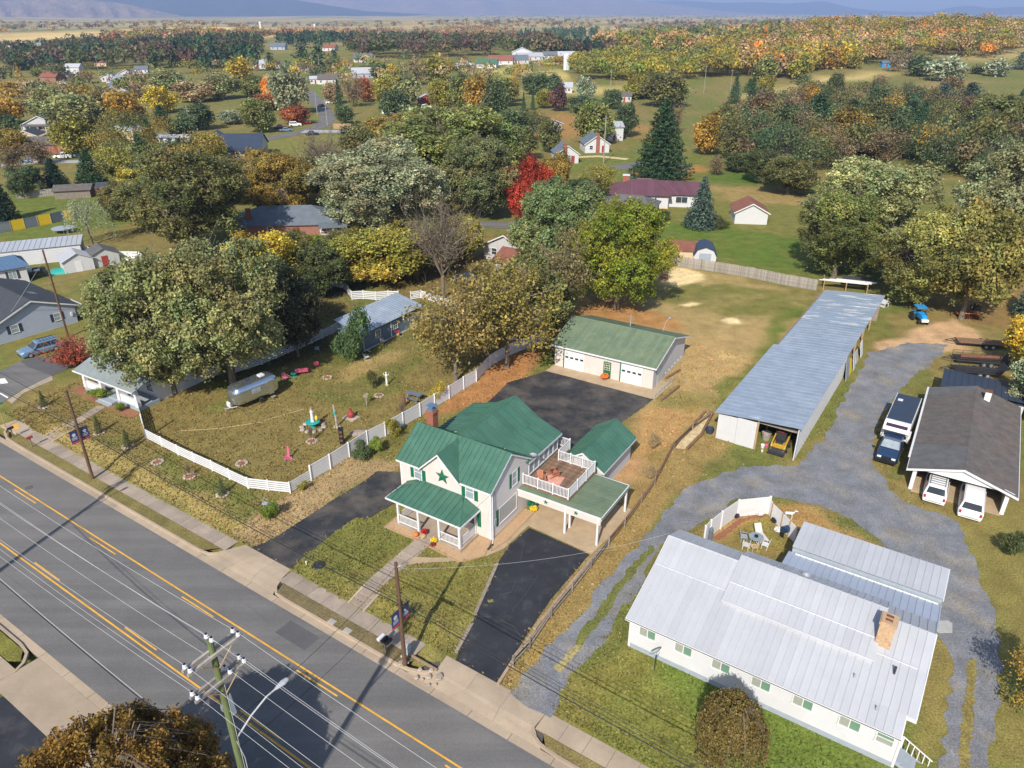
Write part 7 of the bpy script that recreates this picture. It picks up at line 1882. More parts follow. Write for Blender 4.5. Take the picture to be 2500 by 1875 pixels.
for pp,m,lb in ((('b4',1820,960),'dark_metal','dark engine block on the leaf litter behind the disc harrow'),):
 p = T(*pp); e_ = tag(ob('engine_block',MB().box(-.5,.5,-.35,.35,0,.7).cyl((-.5,0,.5),(-.75,0,.5),.25).box(-.3,.3,-.2,.2,.7,.95),m,None,tuple(p)),lb,'engine')
hp = [T('b4',640,790),T('b4',1010,830)]
lm = thing('lumber_stack','stack of white painted boards lying beyond the end of the metal shed','lumber',tuple((hp[0] + hp[1]) / 2),math.atan2(hp[1][1] - hp[0][1],hp[1][0] - hp[0][0]))
for k in range(6): ob('board',MB().box(-4 + k * .5,3.0 + k * .25,-.6 + k * .22,-.42 + k * .22,1.4 + (k % 2) * .07,1.5 + (k % 2) * .07),'white',lm)
ob('cover',MB().box(-.5,3.6,.9,2.6,1.5,1.56),'shingle_dark',lm)
for x in (-3.2,0,3): ob('bearer',MB().box(x - .06,x + .06,-.7,2.5,0,1.4),'wood_tan',lm)
dg = thing('dog_house','small tilted grey doghouse behind the metal shed corner','doghouse',tuple(T('b4',1110,930)),R(30))
ob('wall',MB().box(-.5,.5,-.6,.6,0,.6),'siding_white',dg); ob('roof',MB().slab([(-.7,-.75,.55),(0,-.75,1.0),(0,.75,1.0),(-.7,.75,.55)][::-1],.05).slab([(0,-.75,1.0),(.7,-.75,.55),(.7,.75,.55),(0,.75,1.0)][::-1],.05),'wall_grey',dg); ob('opening',MB().box(-.25,.25,-.61,-.6,.05,.5),'black',dg)
ta = tag(ob('blue_tub',MB().lathe([(.35,0),(.45,.55),(.42,.55),(.33,.08),(0,.08)],14),'roof_navy',None,loc2w(SO,SA,-8.6,.6,0)),'dark blue tub beside the white sliding doors','tub')
ls_ = thing('log_pile','small pile of split orange logs on the straw','log pile',tuple(T('b3',1455,975)),R(-30))
for k in range(14): ob('log',MB().cyl((-.6 + rnd.uniform(-.1,.1),-.6 + (k % 5) * .28 + (k // 5) * .14,.15 + (k // 5) * .24),(.5 + rnd.uniform(-.1,.1),-.6 + (k % 5) * .28 + (k // 5) * .14,.15 + (k // 5) * .24),.13,.13,7),'brick' if k % 2 else 'wood_tan',ls_)
# ------------------------------------------------------------ poles and wires
def wire(name,label,a,b,sag,r=.012,m='wire_pale',group=None,n=22,cat='wire'):
 a = np.array(a,float); b = np.array(b,float)
 pts = [a + (b - a) * t - np.array([0,0,sag * 4 * t * (1 - t)]) for t in np.linspace(0,1,n)]
 return tag(ob(name,MB().tube(pts,r,5),m),label,cat,group)
SP = 34.0
fg_d = -12.65
top_r = ray('d2',515,440); az = top_r[:2] / np.linalg.norm(top_r[:2])
tt = (fg_d + RO @ RN) / (az @ RN); fgb = az * tt
fgs = float((fgb - RO) @ RU); HT = CAMH + tt / np.linalg.norm(top_r[:2]) * top_r[2]
def line_pole(s,label,full=True):
 b = rd(s,fg_d); z0 = ZS
 t = thing('power_pole',label,'utility pole',(b[0],b[1],z0),RANG,'power poles along the road')
 h_ = HT - z0
 ob('shaft',MB().tube([(0,0,-.5),(0,0,h_ * .5),(0,0,h_)],.2,12,.68),'wood_pole_green',t)
 arms = []
 for z,w0,w1 in ((h_ - .75,-1.35,1.35),(h_ - 2.35,-1.35,1.35)):
  for y_off,xx in ((-.2,-.18),(.2,.18)):
   ob('crossarm',MB().box(xx - .06,xx + .06,w0,w1,z - .07,z + .07),'wood_grey',t)
  ob('brace',MB().tube([(.24,.0,z - .75),(.24,.75,z - .07)],.025),'wood_tan',t); ob('brace',MB().tube([(.24,.0,z - .75),(.24,-.75,z - .07)],.025),'wood_tan',t)
 spots = [(-.01,h_ + .02)] + [(-1.2,h_ - .68),(1.2,h_ - .68),(-1.2,h_ - 2.28),(.45,h_ - 2.28),(1.2,h_ - 2.28)]
 for y,z in spots:
  for x in (-.18,.18):
   ins = ob('insulator',MB().lathe([(.03,0),(.10,.03),(.11,.08),(.06,.11),(.09,.14),(.09,.2),(.04,.23)],10,(x,y,z)),'porcelain',t)
   ob('cap',MB().lathe([(.05,.22),(.06,.27),(.0,.29)],8,(x,y,z)),'black',ins)
 ob('ground_wire',MB().tube([(.2,.05,h_ - 2.6),(.215,.05,h_ * .4),(.22,.05,0)],.012,4),'wire_pale',t)
 ob('mast_plate',MB().hexa([(.17,.1,h_ - 4.6),(.22,.1,h_ - 4.6),(.22,.3,h_ - 4.6),(.17,.3,h_ - 4.6),(.16,.1,h_ - 3.4),(.2,.1,h_ - 3.4),(.2,.22,h_ - 3.3),(.16,.22,h_ - 3.3)]),'found',t)
 ob('neutral_clamp',MB().box(-.3,-.12,-.12,.12,h_ - 4.4,h_ - 4.1),'steel',t)
 la = ob('lamp_arm',MB().tube([(.1,.15,h_ - 6.1),(.25,.9,h_ - 5.4),(.35,1.8,h_ - 4.95),(.4,2.35,h_ - 4.9)],.045,7),'metal_pale',t)
 ob('lamp_head',MB().loft([[(.4 + w_ * math.cos(a),y,h_ - 4.9 + hh_ * math.sin(a)) for a in np.linspace(0,6.283,10,endpoint=False)] for y,w_,hh_ in ((2.25,.05,.05),(2.4,.1,.08),(2.75,.17,.1),(3.0,.12,.07),(3.08,.03,.02))]),'metal_pale',la)
 ob('riser',MB().tube([(.2,-.02,h_ - 6.2),(.24,.15,h_ - 7.5),(.24,.1,0)],.02,5),'wire_pale',t)
 return [rd(s,fg_d + y).tolist() + [z0 + z + .2] for y,z in spots],t
PW,_ = line_pole(fgs,'green weathered power pole with double crossarms and street lamp')
PB,_ = line_pole(fgs - SP,'power pole standing on the near side at the far left of the road')
PC = [(p[0] + RU[0] * SP,p[1] + RU[1] * SP,p[2]) for p in PW]
wl = ['pale power line from the top insulator of the green pole','pale power line on the near end of the upper crossarm','pale power line on the road end of the upper crossarm','pale power line on the near end of the lower crossarm','pale power line on the middle of the lower crossarm','pale power line on the road end of the lower crossarm']
for i in range(6):
 wire('power_line',wl[i] + ' running to the left',PW[i],PB[i],.55,.0075)
 wire('power_line',wl[i] + ' running to the right',PW[i],PC[i],.55,.0075)
b = rd(fgs,fg_d); hN = HT - 4.2
wire('power_line','pale neutral wire clamped below the crossarms running left',(b[0],b[1],hN),(b[0] - RU[0] * SP,b[1] - RU[1] * SP,hN),.6,.0075)
wire('power_line','pale neutral wire clamped below the crossarms running right',(b[0],b[1],hN),(b[0] + RU[0] * SP,b[1] + RU[1] * SP,hN),.6,.0075)
for k,(dz,m,r_,lb) in enumerate(((-6.9,'wire_pale',.013,'thick pale telephone cable on the near side of the road'),(-7.15,'wire_black',.024,'thick black telephone cable on the near side of the road'))):
 wire('telephone_cable',lb,(b[0] - RU[0] * SP,b[1] - RU[1] * SP,HT + dz),(b[0] + RU[0] * SP,b[1] + RU[1] * SP,HT + dz),2.2,r_,m,n=40,cat='cable')
# brown telephone poles with banners on the house side
def brown_pole(px_,h_,label,banner_z,rot):
 p = T(*px_)
 t = thing('telephone_pole',label,'utility pole',tuple(p),RANG)
 ob('shaft',MB().tube([(0,0,-.3),(0,0,h_ / 2),(0,0,h_)],.15,10,.72),'wood_pole',t)
 ob('bracket',MB().box(-.03,.03,-.3,.25,h_ * .62,h_ * .62 + .06).box(-.03,.03,-.2,.3,h_ * .7,h_ * .7 + .05),'dark_metal',t)
 return p,t
pL,_ = brown_pole(('c1',785,1103),9.3,'brown telephone pole with banners beside the camper yard bank',5.5,0)
pC,tC = brown_pole(('d3',1290,1237),8.7,'brown telephone pole with banners in front of the green roofed house',5.0,0)
ob('street_lamp_bracket',MB().tube([(0,0,8.3),(.25,.1,8.5),(.3,.1,8.55)],.04),'metal_pale',tC)
def banner(p,z,label,dz):
 t = thing('street_banner',label,'banner',(p[0],p[1],p[2] + z),RANG + math.pi / 2)
 for k,sx in enumerate((-1,1)):
  x0,x1 = (.14,.82) if sx > 0 else (-.82,-.14)
  pn = ob('banner_panel',MB().box(x0,x1,-.012,.012,0,1.25),'banner_navy',t)
  cx = (x0 + x1) / 2
  ob('banner_stripe',MB().box(x0,x1,-.016,.016,0,.16),'banner_red',pn)
  ob('portrait',MB().lathe([(0,-.018),(.17,-.018),(.17,.018),(0,.018)],12),'porcelain',pn,(cx,0,.82),rot=(R(90),0,0))
  ob('portrait',MB().box(cx - .24,cx + .24,-.017,.017,.3,.62),'found',pn)
  for z_ in (-.02,1.25): ob('banner_rod',MB().cyl((0,0,z_),(x1 if sx > 0 else x0,0,z_),.018),'dark_metal',t)
 return t
banner(pL,4.15,'pair of navy portrait banners on the pole by the camper yard',0)
banner(pC,3.75,'pair of navy portrait banners on the pole before the front lawn',0)
pF,_ = brown_pole(('b1',577,1292),11.9,'tall bare telephone pole beside the grey blue house',0,0)
step_v = pC - pL
pN = pC + step_v; pM = pL - step_v
tops = [(pM,'left of the camper yard pole'),(pL,'between the two banner poles'),(pC,'beyond the front lawn pole'),(pN,'')]
for i in range(3):
 a,b2 = tops[i][0],tops[i + 1][0]
 for k,(z,r_,m,lb) in enumerate(((6.35,.012,'wire_black','thin upper black cable'),(6.1,.012,'wire_black','thin second black cable'),(5.75,.018,'wire_black','black cable above the thick one'),(5.45,.032,'wire_black','thick lowest black cable'))):
  wire('telephone_cable',lb + ' on the house side ' + tops[i][1],(a[0],a[1],a[2] + z),(b2[0],b2[1],b2[2] + z - .15 * (i == 1)),.5,r_,m,cat='cable')
sc_ = thing('splice_case','black cable splice case hanging beside the front lawn pole','splice case',(pC[0] + RU[0] * .7,pC[1] + RU[1] * .7,pC[2] + 5.35),RANG)
ob('case',MB().cyl((-.55,0,0),(.55,0,0),.11),'black',sc_); ob('strap',MB().box(-.5,-.44,-.03,.03,0,.35).box(.44,.5,-.03,.03,0,.35),'black',sc_)
hc = loc2w(HO,HA,.1,.3,4.7)
wire('service_drop','black service wire from the front lawn pole to the house corner',(pC[0],pC[1],pC[2] + 8.3),hc,.35,.009,'wire_black')
c2_ = T('d5',470,420)
wire('service_drop','pale service wire from the front lawn pole to the white house',(pC[0],pC[1],pC[2] + 8.2),loc2w(WO,WA,-.2,6.3,5.3),.8,.007,'wire_pale')
wire('service_drop','black wire crossing the road to the front lawn pole',(pC[0],pC[1],pC[2] + 8.4),(b[0],b[1],HT - 5.2),.5,.012,'wire_black')
wire('service_drop','second black wire crossing the road to the front lawn pole',(pC[0],pC[1],pC[2] + 5.8),(b[0],b[1],HT - 6.9),.5,.012,'wire_black')
wire('guy_wire','grey guy wire from the tall pole over the grey blue house',(pF[0],pF[1],pF[2] + 11.0),P('b1',40,1150,2.6),.2,.02,'found')
# distant poles
for i,(pp,h_) in enumerate(((('a3',945,1378),13),(('a3',805,1195),9),(('a2',690,1060),9.5),(('a2',605,975),9),(('a2',570,655),13),(('a2',628,640),13),(('a2',1432,670),14),(('a1',1610,1120),9),(('a3',253,715),13),(('a3',310,650),13),(('a3',1005,730),9),(('a3',1790,790),14),(('a3',2010,790),12),(('a1',840,640),12))):
 p = T(*pp); t = thing('telephone_pole','slim wooden pole standing among the distant houses','utility pole',tuple(p),.6,'distant wooden poles')
 ob('shaft',MB().tube([(0,0,-.3),(0,0,h_)],.16,6,.7),'wood_grey',t); ob('crossarm',MB().box(-1.1,1.1,-.07,.07,h_ - .9,h_ - .72),'wood_grey',t)
# ------------------------------------------------------------ houses and cars farther off
def house(name,label,px_,w_,d_,rz_,wall='siding_white',roof='shingle_grey',hw=2.7,hr=1.9,axis='x',nwin=3,chim=None,porch=None,hip=False,door='barn_red',metal=0,side=2,cat='house',shut=None,foot=0.0):
 t = thing(name,label,cat,tuple(T(*px_)),R(rz_))
 X0,X1,o = -w_ / 2,w_ / 2,.4
 if axis == 'x':
  ob('wall',MB().loft([[(x,y,z) for y,z in ((0,-.4),(0,hw),(d_ / 2,hw + (hr if not hip else .0)),(d_,hw),(d_,-.4))] for x in (X0,X1)]),wall,t)
  ins = w_ * .28 if hip else 0
  e = [(X0 - o,-o,hw - .1),(X1 + o,-o,hw - .1),(X1 + o,d_ + o,hw - .1),(X0 - o,d_ + o,hw - .1)]; rdg = [(X0 - o + ins,d_ / 2,hw + hr + .12),(X1 + o - ins,d_ / 2,hw + hr + .12)]
  if metal:
   rf_ = ob('roof',MB().cyl(rdg[0],rdg[1],.07,n=6),roof,t)
   panels(rf_,lerp(e[0],e[1]),poly([e[0],rdg[0],rdg[1],e[1]],[0,ins / (w_ + 2 * o),1 - ins / (w_ + 2 * o),1]) if hip else lerp(rdg[0],rdg[1]),metal,roof,th=.06)
   panels(rf_,lerp(e[2],e[3]),poly([e[2],rdg[1],rdg[0],e[3]],[0,ins / (w_ + 2 * o),1 - ins / (w_ + 2 * o),1]) if hip else lerp(rdg[1],rdg[0]),metal,roof,th=.06)
   if hip:
    panels(rf_,lerp(e[1],e[2]),lerp(rdg[1],rdg[1] + np.array((0,.01,0))),max(4,metal // 2),roof,th=.06); panels(rf_,lerp(e[3],e[0]),lerp(rdg[0] + np.array((0,.01,0)),rdg[0]),max(4,metal // 2),roof,th=.06)
  else:
   b = [(p[0],p[1],p[2] - .14) for p in e]
   v = e + rdg + b
   rf_ = ob('roof',MB().add(v,[(0,1,5,4),(2,3,4,5),(1,2,5),(3,0,4),(0,6,7,1),(1,7,8,2),(2,8,9,3),(3,9,6,0),(6,9,8,7)]) if hip else MB().slab([e[0],e[1],rdg[1],rdg[0]],.16).slab([e[2],e[3],rdg[0],rdg[1]],.16),roof,t)
 else:
  ob('wall',MB().loft([[(x,y,z) for x,z in ((X0,-.4),(X1,-.4),(X1,hw),(0,hw + hr),(X0,hw))] for y in (0,d_)]),wall,t)
  L0,L1,R0_,R1_,a,b = (X0 - o,-o,hw - .2),(X0 - o,d_ + o,hw - .2),(X1 + o,-o,hw - .2),(X1 + o,d_ + o,hw - .2),(0,-o,hw + hr + .12),(0,d_ + o,hw + hr + .12)
  if metal:
   rf_ = ob('roof',MB().cyl(a,b,.07,n=6),roof,t)
   panels(rf_,lerp(R0_,R1_),lerp(a,b),metal,roof,th=.06); panels(rf_,lerp(L1,L0),lerp(b,a),metal,roof,th=.06)
  else: rf_ = ob('roof',MB().slab([a,b,L1,L0],.16).slab([R0_,R1_,b,a],.16),roof,t)
  for q in ((L0,a),(R0_,a)): ob('trim_board',rake((q[0][0],q[0][1] - .02,q[0][2] + .02),(q[1][0],q[1][1] - .02,q[1][2] + .02),.22),'white',t)
 for k in range(nwin):
  x = X0 + w_ * (k + .5) / nwin
  if door and k == nwin // 2 and nwin > 1: ob('door',MB().box(x - .45,x + .45,-.05,0,.1,2.1),door,t); continue
  window(t,(x,-.01,1.0),0,1.1,1.2,'sash',('glass',),shut)
 for k in range(side):
  y = d_ * (k + .5) / max(1,side)
  window(t,(X1 + .01,y,1.0),math.pi / 2,1.0,1.2,'sash',('glass',),shut); window(t,(X0 - .01,y,1.0),-math.pi / 2,1.0,1.2,'sash',('glass',),shut)
 if chim:
  cx,cy,hh,m = chim; ob('chimney',MB().box(cx - .4,cx + .4,cy - .4,cy + .4,0 if abs(cx) > w_ / 2 or cy < 0 else hw,hw + hr + hh).box(cx - .46,cx + .46,cy - .46,cy + .46,hw + hr + hh,hw + hr + hh + .12),m,rf_)
 if porch:
  x0,x1,dp = porch
  ob('porch_floor',MB().box(x0,x1,-dp,-.01,-.3,.25),'concrete_grey',t)
  ob('porch_roof',MB().slab([(x0 - .2,-dp - .3,2.35),(x1 + .2,-dp - .3,2.35),(x1 + .2,.1,2.75),(x0 - .2,.1,2.75)],.14),roof,t)
  n = max(2,int((x1 - x0) / 2.4) + 1)
  for k in range(n): post(t,x0 + .15 + (x1 - x0 - .3) * k / (n - 1),-dp + .12,.25,2.3,.16,'white',False,'porch_post')
  ob('porch_rail',MB().box(x0,x1,-dp + .08,-dp + .14,.95,1.05),'white',t)
 return t
# the maroon roofed house and its neighbours
o_ = T('b3',1485,380)
mh_ = thing('maroon_roofed_house','white house with maroon metal hip roof beside the big pine','house',tuple(o_),R(-8))
ob('wall',MB().box(-12.2,0,0,11,-.3,2.9),'siding_white',mh_); ob('wall',MB().box(-.5,7.5,2.0,10.9,-.3,2.9),'siding_white',mh_)
ob('foundation',MB().box(-12.25,.05,-.05,.5,-.4,.25),'wall_tan',mh_)
mr = ob('roof',MB().cyl((-7.0,5.5,5.25),(-3.5,5.5,5.25),.08,n=6),'roof_maroon',mh_)
E1,E2,E3,E4,A_,B_ = (-12.8,-.6,2.8),(.6,-.6,2.8),(.6,11.6,2.8),(-12.8,11.6,2.8),(-7.0,5.5,5.2),(-3.5,5.5,5.2)
panels(mr,lerp(E1,E2),poly([E1,A_,B_,E2],[0,.43,.69,1]),18,'roof_maroon',th=.06); panels(mr,lerp(E2,E3),poly([E2,B_,E3],[0,.5,1]),14,'roof_maroon',th=.06)
panels(mr,lerp(E3,E4),poly([E3,B_,A_,E4],[0,.31,.57,1]),18,'roof_maroon',th=.06); panels(mr,lerp(E4,E1),poly([E4,A_,E1],[0,.5,1]),14,'roof_maroon',th=.06)
panels(mr,lerp((.0,1.4,2.75),(8.2,1.4,2.75)),lerp((-3.5,6.4,4.85),(8.2,6.4,4.6)),14,'roof_maroon',th=.06); panels(mr,lerp((8.2,11.5,2.75),(0,11.5,2.75)),lerp((8.2,6.4,4.6),(-3.5,6.4,4.85)),14,'roof_maroon',th=.06)
ob('chimney',MB().box(-10.0,-8.6,7.2,8.4,3.2,5.5),'brick',mr); ob('chimney_cap',MB().box(-10.1,-8.5,7.1,8.5,5.5,5.65),'white',mr)
for x in (-9.6,-3.4): window(mh_,(x,-.01,1.0),0,.9,1.3,'sash',('glass_pale',),'barn_red')
window(mh_,(.01,1.0,1.2),math.pi / 2,.6,1.0,'fixed',('glass',)); window(mh_,(3.0,1.99,.9),0,2.6,1.4,'slider',('glass',))
house('white_garden_shed','white shed with brown shingle roof on the green lawn',('b4',100,305),6.4,7.0,-8,'siding_white','shingle_red',2.5,1.6,'y',0,side=0,cat='shed')
gb_ = thing('gambrel_shed','small white shed with dark blue rounded roof behind the grey fence','shed',tuple(T('b3',1795,838)),R(-10))
pr_ = [(-1.9,0),(1.9,0),(1.9,1.3),(1.35,2.3),(0,2.8),(-1.35,2.3),(-1.9,1.3)]
ob('wall',MB().loft([[(x,y,z) for x,z in pr_] for y in (0,5)]),'siding_white',gb_); ob('roof',MB().loft([[(x * 1.06,y,z + .06) for x,z in pr_[2:]] + [(x * .98,y,z - .02) for x,z in pr_[2:][::-1]] for y in (-.2,5.2)]),'roof_navy',gb_); ob('door',MB().box(-1.0,1.0,-.04,0,.1,1.7),'found',gb_)
bx_ = thing('brown_lean_shed','low shed with rusty brown metal roof behind the grey fence','shed',tuple(T('b3',1640,815)),R(-8))
ob('wall',MB().box(-2.6,2.6,0,3.2,0,1.6),'wall_tan',bx_); r5 = ob('roof',MB().box(-2.6,2.6,0,3.2,1.6,1.65),'shingle_red',bx_); panels(r5,lerp((-2.8,-.2,1.6),(2.8,-.2,1.6)),lerp((-2.8,3.5,2.5),(2.8,3.5,2.5)),8,'shingle_red')
# brick house peeping out behind the yellow green tree, and the brown roofed house behind the rail fence
house('brick_house','red brick house with dark hip roof half hidden by the yellow green tree',('b3',1120,480),11,9,-20,'wall_brick','shingle_grey',2.6,1.7,'x',3,hip=True)
house('brown_roofed_house','pale gabled house with reddish brown roof behind the green tree',('b3',110,830),8.5,11,-32,'wall_grey','shingle_red',2.7,2.0,'y',2,chim=(1.5,7,.9,'brick'),side=2)
house('brown_roofed_garage','low building with plain reddish brown roof before the gabled house',('b3',190,960),8,7,-32,'wall_grey','shingle_red',2.3,1.3,'x',2)
house('slate_roofed_house','low brick house with big slate grey roof and red chimney among trees',('b2',330,450),20,10,5,'wall_brick','shingle_slate',2.6,2.3,'x',4,chim=(-6.5,1.5,.3,'brick'),porch=(7,12,2),hip=True)
house('red_roofed_house','house with bright red metal roof behind the tall dark tree',('b1',1540,240),12,8,20,'siding_white','roof_redmetal',2.6,1.8,'x',3,metal=12)
house('red_shed','small red wooden shed on the far lawn',('b1',950,105),6.0,3.6,12,'barn_red','shingle_dark',2.2,.8,'x',2,side=0,cat='shed',door='barn_red')
house('grey_lean_shed','low grey roofed open shed beside the red shed',('b1',620,120),7.5,5,15,'wood_weathered','shingle_brown',2.0,.7,'x',0,side=0,cat='shed')
# small white houses behind the red maple
house('small_white_house','small white house with brick chimney on its gable end and porch',('a3',640,1380),6.4,7.5,8,'siding_white','shingle_slate',2.7,2.2,'y',2,chim=(-.9,-.42,.5,'brick'),side=2)
house('small_white_house','small white cottage with tall brick chimney beside the wooden pole',('a3',890,1290),7.5,8.5,6,'siding_white','shingle_slate',2.7,2.4,'y',2,chim=(0,-.42,.5,'brick'),side=2)
house('white_barn','wide white barn with pale low roof behind the small cottages',('a3',960,1190),12,8,6,'siding_white','metal_pale',4.4,1.2,'x',2,metal=10,side=0,cat='barn')
house('purple_roofed_shed','grey shed with long purple metal roof beside the field',('a3',500,1110),9,13,25,'wall_greyblue','roof_maroon',2.8,1.6,'y',0,metal=10,side=0,cat='shed')
# left middle distance
house('navy_roofed_house','white house with large navy shingle roof and white railed porch',('a1',1990,1330),15,11,6,'siding_white','roof_navy',2.8,3.2,'x',5,porch=(-6.5,7.5,2.2))
house('navy_roofed_wing','gabled white wing of the navy roofed house',('a1',1790,1290),8.0,10,6,'siding_white','roof_navy',2.7,2.6,'y',1,side=1)
house('white_mobile_home','white flat roofed mobile home left of the navy roofed house',('a1',1470,1225),10,4,0,'siding_white','metal_pale',2.6,.4,'x',4)
house('tan_gable_house','tan gabled house with pale metal roof and a single window',('a1',1010,1215),13,10,5,'wall_tan','metal_pale',3.4,2.0,'y',1,door=None,metal=10)
house('green_pavilion','low pavilion with dark green roof beside the tan house',('a1',905,1240),8,6,12,'wood_brown','green_roof',1.8,1.0,'x',0,metal=8,side=0,cat='pavilion')
house('grey_bungalow','grey bungalow with front gable and white porch posts',('a1',350,1115),12,9,5,'wall_grey','shingle_grey',2.8,2.6,'y',3,porch=(-5.5,5.5,2))
house('grey_garage_house','low beige house with dark roof in front of the bungalow',('a1',230,1225),9,8,12,'wall_tan','shingle_dark',2.5,1.9,'y',1)
house('brown_roof_house','long low brown roofed house behind thin brown trees',('a1',420,1290),18,9,0,'wall_brick','shingle_brown',2.5,1.6,'x',4)
# farther rows on the left
far = [(('a1',410,690),11,'wall_brick','shingle_red','x','low brick house with brown roof in the far left row'),(('a1',530,680),8,'wall_yellow','shingle_slate','y','yellow gabled house in the far left row'),(('a1',620,640),9,'siding_white','metal_pale','x','tall white two storey house in the far left row'),
       (('a1',925,690),9.5,'siding_white','shingle_slate','y','small white gabled house with grey blue roof by the far lane'),(('a1',1070,665),11,'siding_white','roof_navy','y','white gabled house with red porch posts by the far lane'),(('a1',1045,720),12,'wall_tan','shingle_pale','x','tan carport with pale flat roof by the far lane'),
       (('a1',1005,770),10,'wall_greyblue','shingle_slate','x','blue grey house with white trim below the tan carport'),(('a1',1255,795),5.5,'siding_white','shingle_red','y','narrow white shed with brown roof on the far lawn'),(('a1',1195,620),8,'siding_white','shingle_slate','x','white house with dark cars beside it in the far row'),
       (('a1',565,458),34,'wall_grey','galv','x','long poultry house with grey roof beyond the dark pines'),(('a1',250,390),42,'siding_white','metal_pale','x','row of long white farm sheds at the far left'),(('a1',1205,430),14,'siding_white','metal_pale','x','white house among the far dark trees'),
       (('a1',90,400),22,'siding_white','shingle_red','x','white farm house with red roof at the far left'),(('a1',850,560),10,'wall_tan','shingle_red','x','house with orange roof under the dark pines'),(('a1',2170,580),12,'siding_white','metal_pale','x','white house half hidden by the yellow tree'),
       (('a2',690,712),11,'siding_white','shingle_brown','x','cream ranch house with brown roof beside the green field'),(('a2',590,708),6,'siding_white','metal_pale','x','white boat shed beside the cream ranch house'),(('a2',1000,660),14,'wall_greyblue','metal_pale','x','long pale blue trailer home by the utility poles'),
       (('a2',840,580),7,'siding_white','shingle_red','x','small white house by the far pines'),(('a2',460,600),11,'siding_white','shingle_brown','x','white house with brown roof behind the yellow bush'),(('a2',100,575),12,'siding_white','metal_pale','x','white warehouse behind the left yellow trees'),(('a2',290,575),6,'siding_white','shingle_slate','y','pointed white shed beside the dark pine'),
       (('a2',700,430),12,'siding_white','shingle_red','x','white house with red roof in front of the pine belt'),(('a2',270,420),14,'wall_greyblue','shingle_slate','x','pale blue house by the distant pine belt'),(('a2',990,525),14,'siding_white','shingle_slate','x','grey roofed house before the plum coloured wood'),(('a2',1855,575),12,'siding_white','shingle_slate','y','white gabled house at the edge of the golden field'),
       (('a2',2030,575),14,'siding_white','green_roof','x','white shed with green roof at the edge of the golden field'),(('a2',2150,545),18,'siding_white','shingle_red','x','long white building behind the golden field'),
       (('a2',1520,885),7.5,'barn_red','metal_pale','y','red barn with pale roof behind the leafy trees'),(('a2',1760,935),7.5,'siding_white','roof_navy','x','white house with navy roof beside the leafy trees'),
       (('a3',1120,860),6.5,'wall_grey','shingle_brown','x','weathered grey house beside the teal roofed shed'),(('a3',600,785),10,'siding_white','metal_pale','x','low white trailer home by the dark hedge trees'),
       (('a3',260,500),16,'siding_white','metal_pale','y','big white gabled barn of the distant farm'),(('a3',330,510),20,'siding_white','metal_pale','x','long low white barn joined to the distant farm'),(('a3',230,540),16,'siding_white','shingle_slate','x','white farm house in front of the big barn'),(('a3',90,535),22,'wall_grey','shingle_red','x','long grey farm shed left of the white barn'),
       (('a3',500,500),12,'siding_white','shingle_slate','x','small white house right of the distant farm'),(('a3',640,505),14,'siding_white','metal_pale','x','white shed beside the utility pole near the farm'),(('a3',1415,500),8,'siding_white','shingle_red','y','small white shed with red roof on the green slope'),(('a3',580,545),10,'wood_tan','orange','x','orange roofed shed behind the yellow bushes'),
       (('a4',1150,520),6,'blue_bright','roof_blue','x','bright blue shed at the edge of the golden wood'),(('a4',1980,1130),10,'wall_greyblue','roof_navy','x','grey roofed house behind the right hand trees'),(('a4',1250,255),16,'siding_white','metal_pale','y','white house on the crest of the golden wood'),(('a4',1510,268),10,'siding_white','metal_pale','x','small white house on the crest of the golden wood')]
for i,(pp,w_,wl,rf_,ax,lb) in enumerate(far):
 two = 'two storey' in lb or 'barn of' in lb
 house('distant_house' if 'shed' not in lb and 'barn' not in lb else 'distant_shed',lb,pp,w_,min(9.0,w_ * .8) if w_ < 20 else 12,(i * 37) % 30 - 12,wl,rf_,5.2 if two else 2.8,min(3.2,w_ * .22) if w_ < 20 else 2.5,ax,3 if w_ < 20 else 5,side=1,cat='barn' if 'barn' in lb else 'shed' if 'shed' in lb else 'house')
tsd = thing('teal_roofed_shed','open pole shed with teal blue mono-pitch roof','shed',tuple(T('a3',1290,840)),R(-8))
for x in (-7,-3.5,0,3.5,7):
 for y in (0,8): post(tsd,x,y,-.2,4.2 if y else 3.6,.2,'wood_weathered',False)
ob('wall',MB().box(-7,7,7.9,8,-.2,4),'roof_blue',tsd); ob('wall',MB().box(-7,-6.9,0,8,0,3.6),'roof_blue',tsd); r6 = ob('roof',MB().box(-7,7,.1,7.9,3.5,3.55),'roof_blue',tsd); panels(r6,lerp((-7.6,-.6,3.6),(7.6,-.6,3.6)),lerp((-7.6,8.6,4.5),(7.6,8.6,4.5)),14,'roof_blue')
sil = thing('white_silo','white silo beside the orange roofed shed','silo',tuple(T('a3',632,590))); ob('tower',MB().lathe([(2.2,-.3),(2.2,9),(1.6,10),(0,10.6)],14),'white',sil); ob('ladder',MB().box(-.2,.2,-2.3,-2.2,0,9),'found',sil)
for pp,h_ in ((('a2',130,270),18),(('a2',585,262),14)):
 s2 = thing('water_tower' if h_ > 15 else 'white_silo','tall white tower far away on the golden plain' if h_ > 15 else 'distant white silo beside the farm on the golden plain','tower',tuple(T(*pp))); ob('tower',MB().lathe([(2.4,-3),(2.4,h_ - 2),(1.8,h_),(0,h_ + 1)],12),'white',s2); ob('cap',MB().lathe([(2.6,h_ - 4),(2.6,h_ - 3.2)],12),'found',s2)
